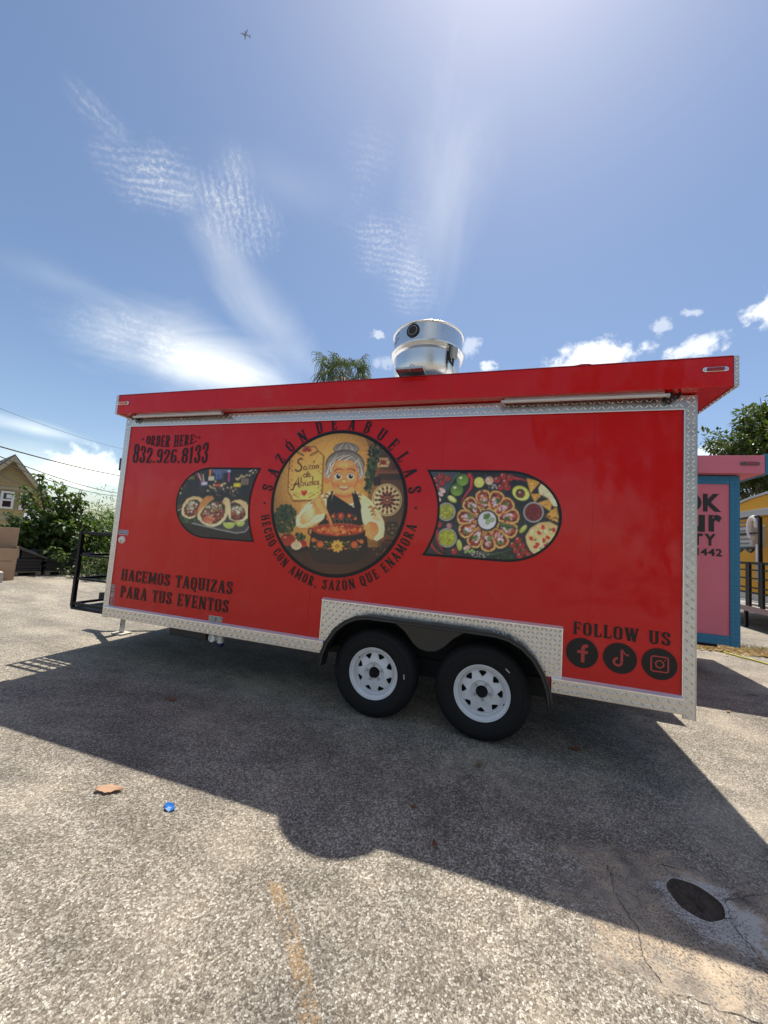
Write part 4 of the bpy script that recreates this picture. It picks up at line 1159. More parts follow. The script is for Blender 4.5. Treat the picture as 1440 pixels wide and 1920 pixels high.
# small stickers and the water inlet
def plate(name, x0, x1, z0, z1, border, inner, b=.004, y=-.0042):
    o = MB().box(x0, x1, y, .0-.0006, z0, z1).build(name, border, T)
    MB().box(x0+b, x1-b, y-.0006, y+.0001, z0+b, z1-b).build('sticker_field', inner, o)
    return o
SW = mat('sticker_white', (.72, .72, .70), .4)
def stuff_letters(parent, quads, y, material):
    lettering('sticker_lettering', [quads], parent, y, material); stuff(parent.children[-1])
def mini_text(s, x0, x1, z0, z1, parent, material, y):
    q_, w_ = text_quads(s)
    stuff_letters(parent, [[(x0+u/w_*(x1-x0), z0+v*(z1-z0)) for u, v in f] for l in q_ for f in l], y, material)
st = plate('waste_tank_sticker', -2.635, -2.485, .578, .625, SW, mat('sticker_green', (.02, .07, .05), .4))
mini_text('WASTE TANK', -2.624, -2.496, .587, .616, st, SW, -.0056)
st = plate('water_inlet_sticker', -3.913, -3.785, 1.322, 1.372, SW, mat('sticker_blue', (.03, .05, .22), .4))
mini_text('CITY WATER', -3.902, -3.796, 1.333, 1.361, st, SW, -.0056)
mb = MB(); mb.lathe([(0, -.024), (.028, -.024), (.036, -.018), (.041, -.006), (.042, 0)], (-3.853, 0, 1.268), 1, 28); inlet = mb.build('water_inlet', WHITE_PL, T, smooth=True)
mb = MB(); mb.lathe([(0, -.027), (.014, -.027), (.016, -.0235)], (-3.848, 0, 1.256), 1, 16); mb.build('inlet_plug', mat('tan_plastic', (.40, .36, .28), .5), inlet)
NSW = mat('sticker_pink_white', (.58, .42, .41), .5); NSR = mat('sticker_red', (.26, .06, .075), .5)
st = plate('warning_sticker', -3.931, -3.868, .705, .792, NSW, NSR, .003)
mini_text('NO', -3.922, -3.877, .752, .785, st, NSW, -.0056)
for k, zz in enumerate((.738, .730, .722, .714)):
    MB().box(-3.921, -3.880+.006*(k % 2), -.0052, -.0046, zz, zz+.004).build('print_line', mat('sticker_grey', (.30, .24, .24), .5) if k > 1 else NSW, st)
st = plate('warning_sticker', -3.933, -3.866, .575, .702, NSW, NSR, .005)
for (x0, x1, z0, z1) in ((-3.918, -3.884, .678, .690), (-3.922, -3.880, .662, .673), (-3.905, -3.897, .602, .648), (-3.897, -3.884, .640, .647), (-3.915, -3.886, .588, .593)):
    MB().box(x0, x1, -.0052, -.0046, z0, z1).build('print_line', NSW, st)

# ------------------------------------------------------------------ the round logo picture
STEP = .0046
Z2 = (460, 760, 4.0)
c = Canvas(Z2, CX-CR-.01, CX+CR+.01, CZ-CR-.01, CZ+CR+.01, STEP)
c.E(700, 740, 640, 640, (150, 105, 55), (205, 160, 90))
for k in range(12):  # warm lamp light printed on the kitchen wall
    r_ = 420-k*30; c.E(560, 380, r_*1.25, r_, (226, 184, 104), alpha=.13)
c.P([(880, 180), (1260, 180), (1260, 1300), (880, 1300), (900, 800), (960, 420)], (96, 66, 42), alpha=.55)
c.P([(1000, 250), (1260, 250), (1260, 1250), (980, 1250), (1010, 800)], (58, 42, 32), alpha=.55)
# table
c.P([(180, 1080), (1240, 1060), (1240, 1400), (180, 1400)], (52, 34, 26), (104, 66, 42))
for k in range(7): c.L([(220+k*20, 1120+k*26), (700, 1135+k*27), (1180-k*20, 1118+k*26)], 4, (62, 40, 28), alpha=.7)
# sign board
sg = [(388, 305), (532, 308), (545, 335), (590, 372), (585, 480), (578, 640), (566, 712), (352, 716), (345, 690), (318, 650), (322, 520), (330, 420), (352, 350), (375, 335)]
c.P([(x+8, y+12) for x, y in sg], (120, 82, 40), alpha=.6)
c.P(sg, (122, 80, 40)); cxs, cys = 453, 512
c.P([(cxs+(x-cxs)*.945, cys+(y-cys)*.965) for x, y in sg], (222, 170, 92), (240, 196, 118))
for (a, b) in ((345, 420), (340, 560), (560, 440), (556, 600)):
    for k in range(5): c.E(a+(-1)**k*8, b+k*18, 9, 4, (150, 96, 50), rot=40*(-1)**k)
for k in range(7):
    a = R(200+k*23); c.E(463+24*math.cos(a), 352+26*math.sin(a), 17, 6, (168, 48, 38), rot=math.degrees(a))
for s_ in (-1, 1):
    c.L([(463+s_*20, 380), (463+s_*55, 372), (463+s_*85, 345)], 4, (110, 84, 44))
    for k in range(4): c.E(463+s_*(30+k*16), 370-k*8, 10, 5, (110, 90, 50), rot=-s_*40)
    c.L([(441+s_*25, 672), (441+s_*60, 655), (441+s_*75, 675), (441+s_*50, 685)], 4, (120, 84, 44))
    for k in range(3): c.E(441+s_*(40+k*18), 690-k*10, 9, 4, (120, 84, 44), rot=-s_*30)
c.P([(441, 684), (420, 660), (420, 642), (430, 636), (441, 646), (452, 636), (463, 642), (463, 660)], (176, 40, 34))
INK = (42, 30, 24)
def script(strokes, w=9, col=INK):
    for st_ in strokes: c.L(st_, w, col)
script([[(432, 408), (418, 398), (400, 408), (396, 428), (412, 444), (424, 460), (420, 482), (402, 496), (384, 492), (376, 478)]], 12)
script([[(458, 462), (444, 458), (436, 474), (442, 486), (456, 478), (462, 458), (460, 482), (468, 486)], [(470, 452), (494, 448), (474, 480), (498, 476)],
        [(512, 450), (502, 462), (506, 478), (518, 474), (522, 458), (512, 450)], [(512, 434), (522, 414)], [(532, 448), (532, 478)], [(532, 458), (544, 446), (548, 458), (546, 474), (554, 472)]], 8)
script([[(458, 520), (446, 514), (436, 528), (444, 541), (457, 532)], [(472, 494), (462, 516), (460, 540), (470, 536)], [(470, 528), (486, 522), (482, 510), (472, 514), (470, 530), (482, 538), (496, 528)]], 8)
script([[(338, 632), (356, 636), (376, 590), (398, 536), (402, 612), (412, 616)], [(362, 596), (408, 586)]], 11)
script([[(420, 536), (418, 608), (434, 604), (440, 586), (428, 576), (418, 586)], [(450, 572), (450, 600), (464, 602), (472, 572), (472, 602), (480, 600)],
        [(484, 590), (498, 580), (494, 570), (484, 576), (486, 600), (500, 596)], [(508, 530), (506, 596), (516, 598)], [(536, 572), (522, 570), (516, 586), (522, 598), (536, 584), (538, 568), (538, 594)],
        [(556, 566), (546, 570), (548, 580), (554, 588), (548, 598), (540, 594)]], 8)
# shelf, jars, hanging plant, plate
c.P([(975, 484), (1185, 486), (1190, 512), (980, 510)], (120, 74, 46), (150, 96, 58))
c.P([(985, 512), (1185, 514), (1180, 560), (990, 560)], (40, 28, 22), alpha=.6)
c.P([(1000, 395), (1070, 395), (1085, 425), (1070, 462), (1000, 462), (982, 425)], (198, 172, 130), (224, 200, 160))
c.P([(1008, 350), (1062, 350), (1064, 395), (1006, 395)], (92, 66, 50)); c.E(1035, 428, 24, 20, (160, 60, 40)); c.crumbs(26, 1035, 428, 44, 28, [(150, 60, 44), (70, 60, 40), (120, 80, 50)], 4, 8)
c.E(1118, 460, 18, 26, (110, 40, 40)); c.E(1150, 450, 22, 34, (62, 44, 36))
c.P([(955, 540), (1020, 530), (1015, 600), (965, 605)], (54, 38, 30))
for k in range(150):
    t = k/150; x = 980-70*t+c.rng.uniform(-45, 45)*(1-.55*t); y = 310+330*t+c.rng.uniform(-20, 20)
    c.E(x, y, 17, 9, c.rng.choice([(44, 64, 40), (62, 82, 50), (34, 50, 34), (84, 100, 62)]), rot=c.rng.uniform(20, 120), n=8)
c.E(1072, 716, 116, 126, (60, 42, 32), alpha=.6)
c.E(1064, 710, 112, 122, (214, 190, 150)); c.E(1064, 710, 104, 114, (70, 50, 40)); c.E(1064, 710, 100, 110, (222, 200, 162))
for k in range(16):
    a = 2*math.pi*k/16; c.E(1064+82*math.cos(a), 710+90*math.sin(a), 15, 9, (96, 56, 44) if k % 2 else (66, 62, 46), rot=math.degrees(a))
for k in range(12):
    a = 2*math.pi*k/12; c.E(1064+46*math.cos(a), 710+50*math.sin(a), 24, 11, (122, 50, 44) if k % 2 else (70, 44, 44), rot=math.degrees(a))
c.E(1064, 710, 26, 28, (150, 88, 70)); c.E(1064, 710, 15, 16, (80, 40, 44)); c.E(1064, 710, 7, 7, (220, 190, 140))
# jars and pot at lower right
c.E(1098, 920, 52, 62, (48, 38, 32), (70, 58, 46)); c.crumbs(40, 1098, 925, 40, 38, [(170, 140, 90), (120, 96, 60), (90, 70, 50)], 3, 7)
c.E(1098, 862, 44, 12, (96, 80, 66)); c.E(1090, 1050, 70, 60, (92, 60, 44), (60, 40, 32)); c.E(1085, 1012, 58, 18, (150, 78, 54)); c.E(1085, 1014, 46, 12, (60, 32, 26))
c.crumbs(50, 1010, 1100, 70, 30, [(150, 120, 70), (90, 70, 44), (60, 46, 34)], 3, 8)
# herbs and vegetables at left
for k in range(230):
    a = c.rng.uniform(0, 6.28); r_ = math.sqrt(c.rng.random())
    x, y = 300+85*r_*math.cos(a), 850+105*r_*math.sin(a)
    c.E(x, y, 16, 10, c.rng.choice([(44, 60, 36), (60, 80, 46), (34, 46, 30), (80, 96, 56)]), rot=c.rng.uniform(0, 180), n=7, wob=.25)
c.E(385, 1075, 100, 34, (58, 42, 32)); c.E(385, 1068, 92, 26, (34, 26, 22))
c.E(318, 1008, 56, 48, (150, 34, 24), (196, 62, 40)); c.E(300, 990, 14, 8, (230, 150, 120), alpha=.7); c.P([(318, 968), (300, 960), (312, 975), (295, 982), (322, 980), (345, 984), (328, 972), (338, 960)], (60, 84, 40))
c.E(432, 1038, 30, 28, (150, 36, 28), (190, 60, 40))
c.E(384, 1052, 40, 32, (216, 200, 170), (240, 228, 204)); c.P([(372, 1030), (384, 1000), (396, 1030)], (226, 210, 180))
for k in (-16, 0, 16): c.L([(384+k, 1080), (384+k*.9, 1045), (384+k*.2, 1020)], 3, (186, 166, 136))
c.crumbs(50, 410, 985, 40, 26, [(52, 74, 40), (70, 96, 52), (36, 52, 30)], 7, 13)
c.L([(285, 1040), (310, 1070), (350, 1085)], 10, (70, 96, 44), 4)
# --- the cook: blouse, neck, apron, arms
CREAM, CREAM2 = (226, 206, 164), (244, 230, 200)
SK, SK2, SKD = (206, 132, 78), (232, 168, 110), (172, 100, 58)
c.P([(640, 640), (560, 678), (470, 735), (410, 800), (380, 870), (384, 905), (410, 918), (470, 915), (545, 878), (600, 850), (870, 850), (900, 900), (935, 985), (985, 1020), (1035, 990), (1046, 930), (1040, 870), (1005, 800), (950, 720), (890, 672), (820, 640)], CREAM, CREAM2)
for pth in ([(560, 690), (520, 760), (540, 860)], [(470, 745), (440, 800), (430, 880)], [(900, 690), (950, 770), (985, 900)], [(930, 760), (960, 850), (960, 950)]): c.L(pth, 5, (186, 160, 116), alpha=.7)
for (x, y) in ((505, 730), (530, 705), (940, 760), (955, 790), (975, 770), (960, 815), (610, 665), (600, 690), (855, 668), (850, 695)):
    c.E(x, y, 12, 9, (150, 44, 40)); c.E(x, y, 5, 4, (220, 160, 80)); c.E(x+14, y+8, 9, 4, (76, 80, 50), rot=40); c.E(x-13, y+7, 9, 4, (76, 80, 50), rot=-40)
c.P([(672, 640), (806, 640), (822, 700), (790, 760), (740, 790), (690, 762), (654, 702)], SK, SK2)
c.E(740, 668, 74, 22, SKD, alpha=.6)
c.P([(640, 745), (700, 740), (738, 786), (775, 740), (818, 735), (822, 792), (628, 796)], CREAM2)
for k in range(9):
    x = 642+k*22; y = 748+abs(4-k)*-4+34-abs(4-k)*4; c.E(x, y, 9, 8, (160, 44, 38) if k % 2 else (80, 84, 52)); c.E(x, y, 3, 3, (224, 180, 90))
APR = (34, 28, 28)
c.P([(632, 648), (664, 640), (648, 720), (632, 796), (600, 850), (545, 895), (885, 895), (872, 850), (862, 796), (838, 700), (812, 640), (826, 640), (852, 690), (872, 760), (868, 800)], APR)
c.P([(612, 700), (660, 640), (636, 796), (822, 790), (796, 640), (846, 690), (870, 800), (885, 900), (540, 900), (590, 850), (608, 790)], APR)
for (x, y, r_) in ((718, 830, 26), (660, 832, 17), (780, 828, 17), (618, 850, 14), (826, 850, 14)):
    for k in range(8):
        a = 2*math.pi*k/8; c.E(x+r_*.62*math.cos(a), y+r_*.62*math.sin(a), r_*.45, r_*.3, (176, 46, 40), rot=math.degrees(a))
    c.E(x, y, r_*.32, r_*.32, (228, 180, 80))
c.crumbs(46, 718, 835, 140, 30, [(86, 96, 56), (70, 80, 50), (150, 90, 60)], 4, 8)
# forearm and stirring hand
c.P([(412, 842), (430, 808), (500, 760), (520, 700), (560, 690), (596, 720), (606, 790), (570, 816), (530, 822), (480, 880), (432, 896), (410, 880)], SK, SK2)
c.L([(396, 820), (386, 870), (396, 900)], 14, CREAM2); c.L([(402, 905), (470, 905), (530, 868)], 14, (214, 190, 150))
# spoon
c.L([(552, 672), (590, 750), (622, 830), (652, 905)], 20, (186, 120, 66), 24); c.L([(556, 674), (594, 752), (626, 832), (654, 900)], 6, (222, 160, 98))
for k, (x, y) in enumerate(((530, 736), (540, 758), (552, 778), (566, 796))): c.E(x+22, y, 36, 12, SK2, rot=22); c.L([(x-8, y+9), (x+48, y+24)], 3, SKD, alpha=.7)
c.E(546, 712, 30, 22, SK2, rot=50)
# face, ears, hair
c.E(612, 560, 22, 32, SK); c.E(868, 560, 20, 32, SK); c.L([(628, 600), (626, 630)], 6, (206, 160, 70)); c.L([(840, 598), (840, 628)], 6, (206, 160, 70))
GR, GR2, GRD = (120, 116, 116), (172, 168, 168), (80, 76, 78)
c.E(757, 326, 97, 48, GRD); c.E(757, 322, 92, 43, GR, GR2)
for k in range(7): c.L([(680+k*25, 352-abs(3-k)*4), (690+k*22, 312), (730+k*9, 290)], 4, (224, 222, 220) if k % 2 else GRD, alpha=.75)
c.E(748, 452, 148, 120, GRD); c.P([(604, 470), (625, 400), (680, 355), (750, 340), (820, 355), (872, 400), (892, 470), (884, 530), (858, 560), (640, 560), (612, 540)], GR, GR2)
c.E(628, 505, 36, 46, GR, GR2); c.E(864, 500, 34, 46, GR, GR2)
c.P([(640, 520), (648, 470), (672, 430), (706, 410), (745, 416), (790, 412), (822, 436), (842, 480), (850, 540), (846, 600), (822, 640), (785, 664), (738, 672), (690, 662), (654, 634), (636, 590)], SK, SK2)
for pth in ([(648, 470), (680, 400), (745, 372)], [(640, 500), (640, 440), (690, 370)], [(700, 412), (740, 385), (790, 372)], [(745, 416), (800, 385), (850, 440)], [(822, 436), (850, 400), (870, 470)], [(612, 520), (630, 460), (640, 430)], [(880, 520), (868, 460), (840, 410)], [(620, 540), (650, 510), (650, 470)], [(876, 545), (852, 510), (848, 470)]):
    c.L(pth, 8, (226, 224, 222), 3, alpha=.8); c.L([(x+7, y+6) for x, y in pth], 4, GRD, 2, alpha=.7)
for k in range(6):
    c.E(742, 440+k*2, 78-k*11, 30-k*4, (246, 192, 134), alpha=.16); c.E(672, 580, 34-k*5, 36-k*5, (246, 182, 124), alpha=.12); c.E(808, 578, 34-k*5, 36-k*5, (246, 182, 124), alpha=.12)
    c.E(742, 655, 70-k*9, 22-k*3, (240, 176, 120), alpha=.12); c.L([(644-k, 500), (642+k*2, 560), (662+k*3, 630)], 18-k*2, (176, 98, 56), alpha=.12); c.L([(848+k, 500), (848-k*2, 560), (828-k*3, 630)], 18-k*2, (160, 88, 52), alpha=.14)
    c.E(470+k*3, 800, 60-k*8, 80-k*10, (250, 240, 214), alpha=.10); c.E(985, 850, 40-k*5, 90-k*12, (186, 150, 100), alpha=.10); c.E(620, 1090, 110-k*14, 70-k*9, (84, 66, 54), alpha=.10)
c.E(676, 592, 30, 24, (218, 116, 78), alpha=.55); c.E(806, 590, 30, 24, (218, 116, 78), alpha=.55)
c.L([(668, 496), (690, 479), (716, 478), (736, 488)], 9, (44, 34, 32), 4); c.L([(758, 488), (784, 476), (808, 480), (826, 496)], 4, (44, 34, 32), 9)
for x in (697, 790):
    c.E(x, 532, 27, 25, (240, 230, 214)); c.E(x+2, 533, 18, 20, (60, 38, 26)); c.E(x+2, 533, 11, 12, (18, 14, 12)); c.E(x+8, 524, 5, 5, (250, 250, 250))
    c.L([(x-28, 526), (x-12, 508), (x+12, 507), (x+28, 524)], 5, (50, 34, 28))
for x in (690, 796):
    pts_ = [(x+48*math.cos(R(a)), 562+36*math.sin(R(a))) for a in range(-20, 205, 15)]; c.L(pts_, 4, (150, 104, 54))
c.L([(734, 556), (742, 550), (752, 556)], 4, (150, 104, 54))
c.E(741, 574, 27, 22, (216, 140, 88)); c.E(741, 570, 16, 11, (244, 190, 136), alpha=.8); c.L([(716, 588), (730, 596), (752, 596), (766, 588)], 4, SKD, alpha=.8)
c.P([(690, 604), (712, 614), (740, 616), (768, 612), (786, 602), (772, 626), (742, 638), (708, 628)], (150, 60, 46)); c.P([(702, 612), (740, 618), (776, 610), (764, 620), (740, 624), (714, 620)], (244, 232, 216))
c.L([(684, 598), (690, 606), (688, 614)], 4, SKD); c.L([(790, 596), (786, 604), (790, 612)], 4, SKD)
c.L([(700, 656), (740, 664), (784, 656)], 5, SKD, alpha=.6)
# pot, stew and the other hand
POT = (30, 24, 24)
c.L([(505, 925), (478, 925), (474, 955), (500, 985)], 13, (96, 50, 34)); c.L([(905, 925), (938, 930), (936, 965), (908, 990)], 13, (96, 50, 34))
c.P([(500, 925), (482, 1040), (484, 1110), (520, 1165), (600, 1192), (700, 1200), (800, 1192), (880, 1160), (918, 1105), (920, 1040), (904, 925)], POT, (58, 44, 38))
c.E(702, 932, 202, 50, (120, 56, 36)); c.E(702, 930, 194, 44, (150, 74, 46)); c.E(702, 934, 182, 38, (146, 46, 24), (176, 66, 34))
c.crumbs(70, 702, 938, 165, 27, [(206, 110, 60), (178, 76, 40), (130, 40, 22), (216, 150, 84)], 8, 18)
c.L([(640, 880), (656, 920)], 24, (186, 120, 66)); c.E(668, 932, 44, 26, (170, 104, 56), rot=20); c.E(672, 930, 32, 17, (196, 132, 76), rot=20)
for k, (x, y, r_, col) in enumerate(((690, 1056, 46, (226, 172, 84)), (563, 1042, 27, (206, 106, 66)), (818, 1046, 27, (206, 106, 66)), (512, 1010, 17, (196, 120, 70)), (872, 1022, 17, (196, 120, 70)))):
    for j in range(9):
        a = 2*math.pi*j/9; c.E(x+r_*.62*math.cos(a), y+r_*.62*math.sin(a), r_*.42, r_*.24, col, rot=math.degrees(a))
    c.E(x, y, r_*.30, r_*.30, (120, 52, 34)); c.E(x, y, r_*.15, r_*.15, (232, 190, 96))
for s_ in (-1, 1):
    c.L([(690+s_*48, 1060), (690+s_*80, 1040), (690+s_*105, 1055)], 4, (120, 110, 60))
    for j, (dx, dy) in enumerate(((52, 1030), (62, 1075), (82, 1025), (92, 1070), (160, 1015), (168, 1060), (150, 1080))):
        c.E(690+s_*dx, dy, 15, 6, ((96, 104, 60), (190, 110, 60), (150, 140, 80))[j % 3], rot=s_*(40-30*(j % 3)))
c.E(950, 930, 50, 58, SK, SK2, rot=-15); c.L([(955, 866), (1000, 876), (1022, 920)], 16, CREAM2)
for k in range(4): c.E(918+k*13, 955+k*9, 15, 30, SK2, rot=25); c.L([(926+k*13, 935+k*9), (916+k*13, 978+k*8)], 3, SKD, alpha=.7)
c.E(912, 912, 14, 30, SK2, rot=50)
for k in range(6): c.L([(640+k*30, 900), (650+k*30, 880), (638+k*30, 850)], 4, (226, 206, 170), alpha=.18)
# printed dark border
logo = c.build('round_logo', T, lambda X, Z: (X-CX)**2+(Z-CZ)**2 < (CR-.012)**2, tint=(1.30, 1.16, .94), vignette=.50)
mb = MB(); n = 96; vs_ = []
for r_ in (CR-.030, CR):
    vs_ += [(CX+r_*math.cos(2*math.pi*k/n), -.0042, CZ+r_*math.sin(2*math.pi*k/n)) for k in range(n)]
mb.add(vs_, [(k, n+k, n+(k+1) % n, (k+1) % n) for k in range(n)])
o = mb.build('logo_border', PRINT_BLACK, logo, recalc=False)
for p in o.data.polygons:
    if p.normal.y > 0: p.flip()

# ------------------------------------------------------------------ taco pictures with a concave inner edge and a round outer end
def photo_shape(side):
    """outline in panel coordinates; side -1 = left picture, +1 = right picture"""
    rin = .815
    if side < 0: zc_, zh, xr_in, xend, rnd = 1.708, .352, None, -3.192, .352
    else: zc_, zh, xr_in, xend, rnd = 1.704, .352, None, .419, .352
    out = []
    top, bot = 2.060, 1.352
    zs = np.linspace(bot, top, 13)
    inner = []
    for z in zs:
        t = (z-(top+bot)/2)/((top-bot)/2)
        bow = .088*(1-t*t)
        x = (-2.216-bow) if side < 0 else (-.614+bow+.02*(1-t*t))
        inner.append((x, z))
    zm = (top+bot)/2; rz = (top-bot)/2; rx = .40
    xc = xend+rx if side < 0 else xend-rx
    a = np.linspace(90, 270, 25) if side < 0 else np.linspace(90, -90, 25)
    end = [(xc+rx*math.cos(R(t)), zm+rz*math.sin(R(t))) for t in a]
    return inner+end
def inside_fn(poly, shrink=0):
    cx_ = sum(p[0] for p in poly)/len(poly); cz_ = sum(p[1] for p in poly)/len(poly)
    P_ = [(x, z) for x, z in poly]
    def f(X, Z):
        ins = np.zeros(X.shape, bool); j = len(P_)-1
        for i in range(len(P_)):
            xi, zi = P_[i]; xj, zj = P_[j]
            if zi != zj: ins ^= ((zi > Z) != (zj > Z)) & (X < (xj-xi)*(Z-zi)/(zj-zi)+xi)
            j = i
        return ins
    return f
def outline_band(poly, w, name, parent):
    P_ = [np.array(p) for p in poly]; n = len(P_); mb = MB(); A, B = [], []
    cen = sum(P_)/n
    for i in range(n):
        e0 = P_[i]-P_[i-1]; e1 = P_[(i+1) % n]-P_[i]
        e0 /= np.linalg.norm(e0)+1e-9; e1 /= np.linalg.norm(e1)+1e-9
        n0 = np.array([-e0[1], e0[0]]); n1 = np.array([-e1[1], e1[0]])
        m_ = n0+n1; m_ /= np.linalg.norm(m_)+1e-9; k = 1/max(.35, np.dot(m_, n0))
        A.append(P_[i]); B.append(m_*k)
    area = sum(P_[i][0]*P_[(i+1) % n][1]-P_[(i+1) % n][0]*P_[i][1] for i in range(n))
    s_ = 1 if area > 0 else -1
    vs_ = [(p[0], -.0042, p[1]) for p in A]+[(p[0]+s_*d[0]*w, -.0042, p[1]+s_*d[1]*w) for p, d in zip(A, B)]
    mb.add(vs_, [(i, (i+1) % n, n+(i+1) % n, n+i) for i in range(n)])
    o = mb.build(name, PRINT_BLACK, parent, recalc=False)
    for p in o.data.polygons:
        if p.normal.y > 0: p.flip()
MEAT = [(96, 48, 36), (128, 62, 44), (150, 78, 56), (80, 40, 34), (176, 100, 76)]
SALSA = [(176, 52, 44), (196, 74, 60), (150, 40, 38)]
GREEN = [(88, 118, 62), (112, 140, 80), (70, 96, 52), (140, 160, 104)]
WHITE = [(226, 218, 206), (206, 196, 184), (236, 230, 220)]

# left: three tacos on a tray in a neon street
poly = photo_shape(-1)
c = Canvas((320, 860, 8.0), -3.20, -2.20, 1.345, 2.068, .0062)
c.P([(-200, -200), (1700, -200), (1700, 1600), (-200, 1600)], (44, 38, 38), (34, 30, 32))
c.P([(620, 160), (890, 160), (880, 200), (800, 215), (790, 300), (680, 318), (670, 215), (630, 215)], (110, 110, 140), (72, 110, 156))
for k in range(46):
    x = c.rng.uniform(80, 1260); c.L([(x, c.rng.uniform(150, 430)), (x+c.rng.uniform(-8, 8), c.rng.uniform(430, 560))], c.rng.uniform(6, 26), c.rng.choice([(26, 22, 24), (62, 52, 50), (74, 66, 64), (52, 42, 44), (36, 32, 36)]), alpha=.8)
c.P([(236, 256), (366, 256), (366, 318), (222, 318)], (120, 104, 70)); c.P([(246, 264), (358, 264), (358, 310), (236, 310)], (34, 30, 26))
for k in range(5): c.L([(258+k*20, 272), (262+k*20, 302)], 7, (216, 190, 70))
c.P([(456, 344), (560, 344), (558, 402), (454, 402)], (96, 110, 190)); c.P([(468, 354), (550, 354), (548, 392), (466, 392)], (230, 214, 200))
for k in range(3): c.L([(482+k*24, 384), (486+k*24, 362)], 10, (206, 84, 40))
c.P([(572, 264), (656, 264), (656, 328), (568, 328)], (206, 196, 176)); c.P([(586, 160), (612, 160), (606, 256), (580, 256)], (226, 140, 40))
c.L([(880, 180), (876, 350)], 34, (96, 60, 150)); c.L([(880, 215), (872, 345)], 15, (216, 60, 90)); c.E(882, 188, 24, 18, (176, 190, 206))
c.P([(948, 368), (1052, 366), (1054, 424), (946, 424)], (214, 196, 50)); c.P([(1066, 300), (1172, 296), (1168, 388), (1060, 392)], (150, 130, 112))
for k in range(3): c.L([(1078, 318+k*26), (1158, 316+k*26)], 10, (70, 58, 56))
for k in range(4): c.L([(380+k*36, 210+k*8), (440+k*22, 300+k*30)], 13, ((196, 70, 60), (214, 206, 196))[k % 2], alpha=.85)
c.P([(655, 382), (760, 380), (756, 416), (664, 418)], (200, 90, 50)); c.P([(758, 382), (786, 382), (784, 420), (756, 420)], (220, 206, 170))
for (x, y) in ((988, 302), (1006, 314), (1026, 300), (1046, 282), (1064, 254), (1082, 272), (1112, 266), (1146, 248), (1186, 250), (1236, 214), (1274, 168), (676, 342), (612, 432), (640, 440), (668, 452), (856, 436), (914, 430), (794, 456), (590, 410), (822, 374), (800, 376), (940, 486), (560, 480), (160, 440), (150, 518), (650, 392)):
    c.glow(x, y, 22, (236, 206, 130), .35); c.E(x, y, 8, 8, (246, 232, 186))
for k in range(60): c.E(c.rng.uniform(560, 1010), c.rng.uniform(420, 560), c.rng.uniform(3, 12), c.rng.uniform(3, 16), c.rng.choice([(160, 140, 120), (90, 80, 84), (190, 170, 150), (60, 60, 70)]), alpha=.6)
c.P([(1170, 190), (1245, 160), (1200, 200)], (210, 212, 214)); c.P([(1270, 210), (1340, 166), (1310, 215)], (120, 130, 120))
c.crumbs(40, 1150, 590, 60, 30, [(150, 140, 130), (90, 84, 80), (196, 190, 180)], 3, 9)
c.P([(60, 600), (1240, 560), (1240, 720), (60, 720)], (40, 34, 32))
c.P([(70, 700), (180, 690), (170, 740), (80, 770)], (90, 56, 46)); c.L([(80, 795), (170, 750)], 9, (190, 188, 184))
# tray
c.P([(90, 905), (300, 740), (1205, 820), (1190, 1010), (1130, 1090), (1010, 1122), (900, 1104)], (58, 54, 52), (86, 82, 80))
c.L([(100, 912), (420, 990), (720, 1062), (980, 1116), (1120, 1098), (1180, 1020), (1196, 900)], 13, (176, 174, 170)); c.P([(60, 920), (100, 925), (900, 1115), (1010, 1130), (1140, 1095), (1260, 1260), (100, 1300)], (44, 38, 36))
c.L([(240, 1100), (400, 1150), (560, 1165)], 7, (100, 84, 72), alpha=.7)
c.crumbs(120, 240, 925, 130, 42, [(44, 66, 40), (60, 86, 50), (34, 50, 34), (90, 112, 70)], 12, 26)
TORT, TORT2 = (214, 184, 134), (234, 212, 168)
def taco(out_, inn, cx_, cy_, rx_, ry_, rot):
    c.P(out_, TORT, TORT2); c.crumbs(46, cx_, cy_, rx_*1.25, ry_*1.2, [(190, 152, 100), (206, 172, 120)], 4, 9, rot)
    c.P(inn, (84, 50, 38))
    c.crumbs(190, cx_, cy_+ry_*.2, rx_, ry_*.85, MEAT, 12, 28, rot); c.crumbs(60, cx_, cy_-ry_*.25, rx_*.85, ry_*.55, SALSA, 9, 18, rot)
    c.crumbs(60, cx_, cy_-ry_*.3, rx_*.9, ry_*.6, GREEN, 8, 18, rot); c.crumbs(46, cx_, cy_-ry_*.2, rx_*.9, ry_*.65, WHITE, 6, 14, rot)
taco([(165, 790), (185, 690), (250, 600), (340, 566), (430, 572), (490, 610), (480, 700), (410, 820), (360, 880), (290, 905), (220, 880), (170, 840)], [(200, 790), (230, 690), (300, 620), (400, 610), (450, 660), (420, 760), (360, 850), (280, 875)], 318, 745, 110, 112, -38)
taco([(905, 660), (960, 622), (1050, 614), (1130, 650), (1185, 720), (1190, 810), (1160, 890), (1100, 940), (980, 945), (910, 920)], [(900, 670), (960, 650), (1040, 680), (1110, 760), (1130, 840), (1080, 910), (960, 925), (905, 900)], 1000, 800, 92, 112, 10)
c.P([(402, 820), (420, 730), (470, 620), (540, 560), (620, 558), (662, 600), (600, 640), (520, 720), (450, 820)], (190, 128, 72), (214, 156, 96))
c.P([(780, 640), (810, 588), (850, 584), (890, 620), (905, 760), (905, 920), (880, 900), (850, 760)], (216, 190, 146), (236, 216, 176))
taco([(402, 840), (430, 800), (480, 740), (600, 660), (780, 650), (850, 590), (880, 700), (870, 820), (820, 920), (740, 990), (660, 1020), (560, 1010), (470, 960), (410, 900)], [(440, 840), (520, 720), (620, 640), (760, 640), (820, 700), (820, 800), (760, 920), (680, 975), (580, 975), (490, 930)], 640, 800, 175, 150, -28)
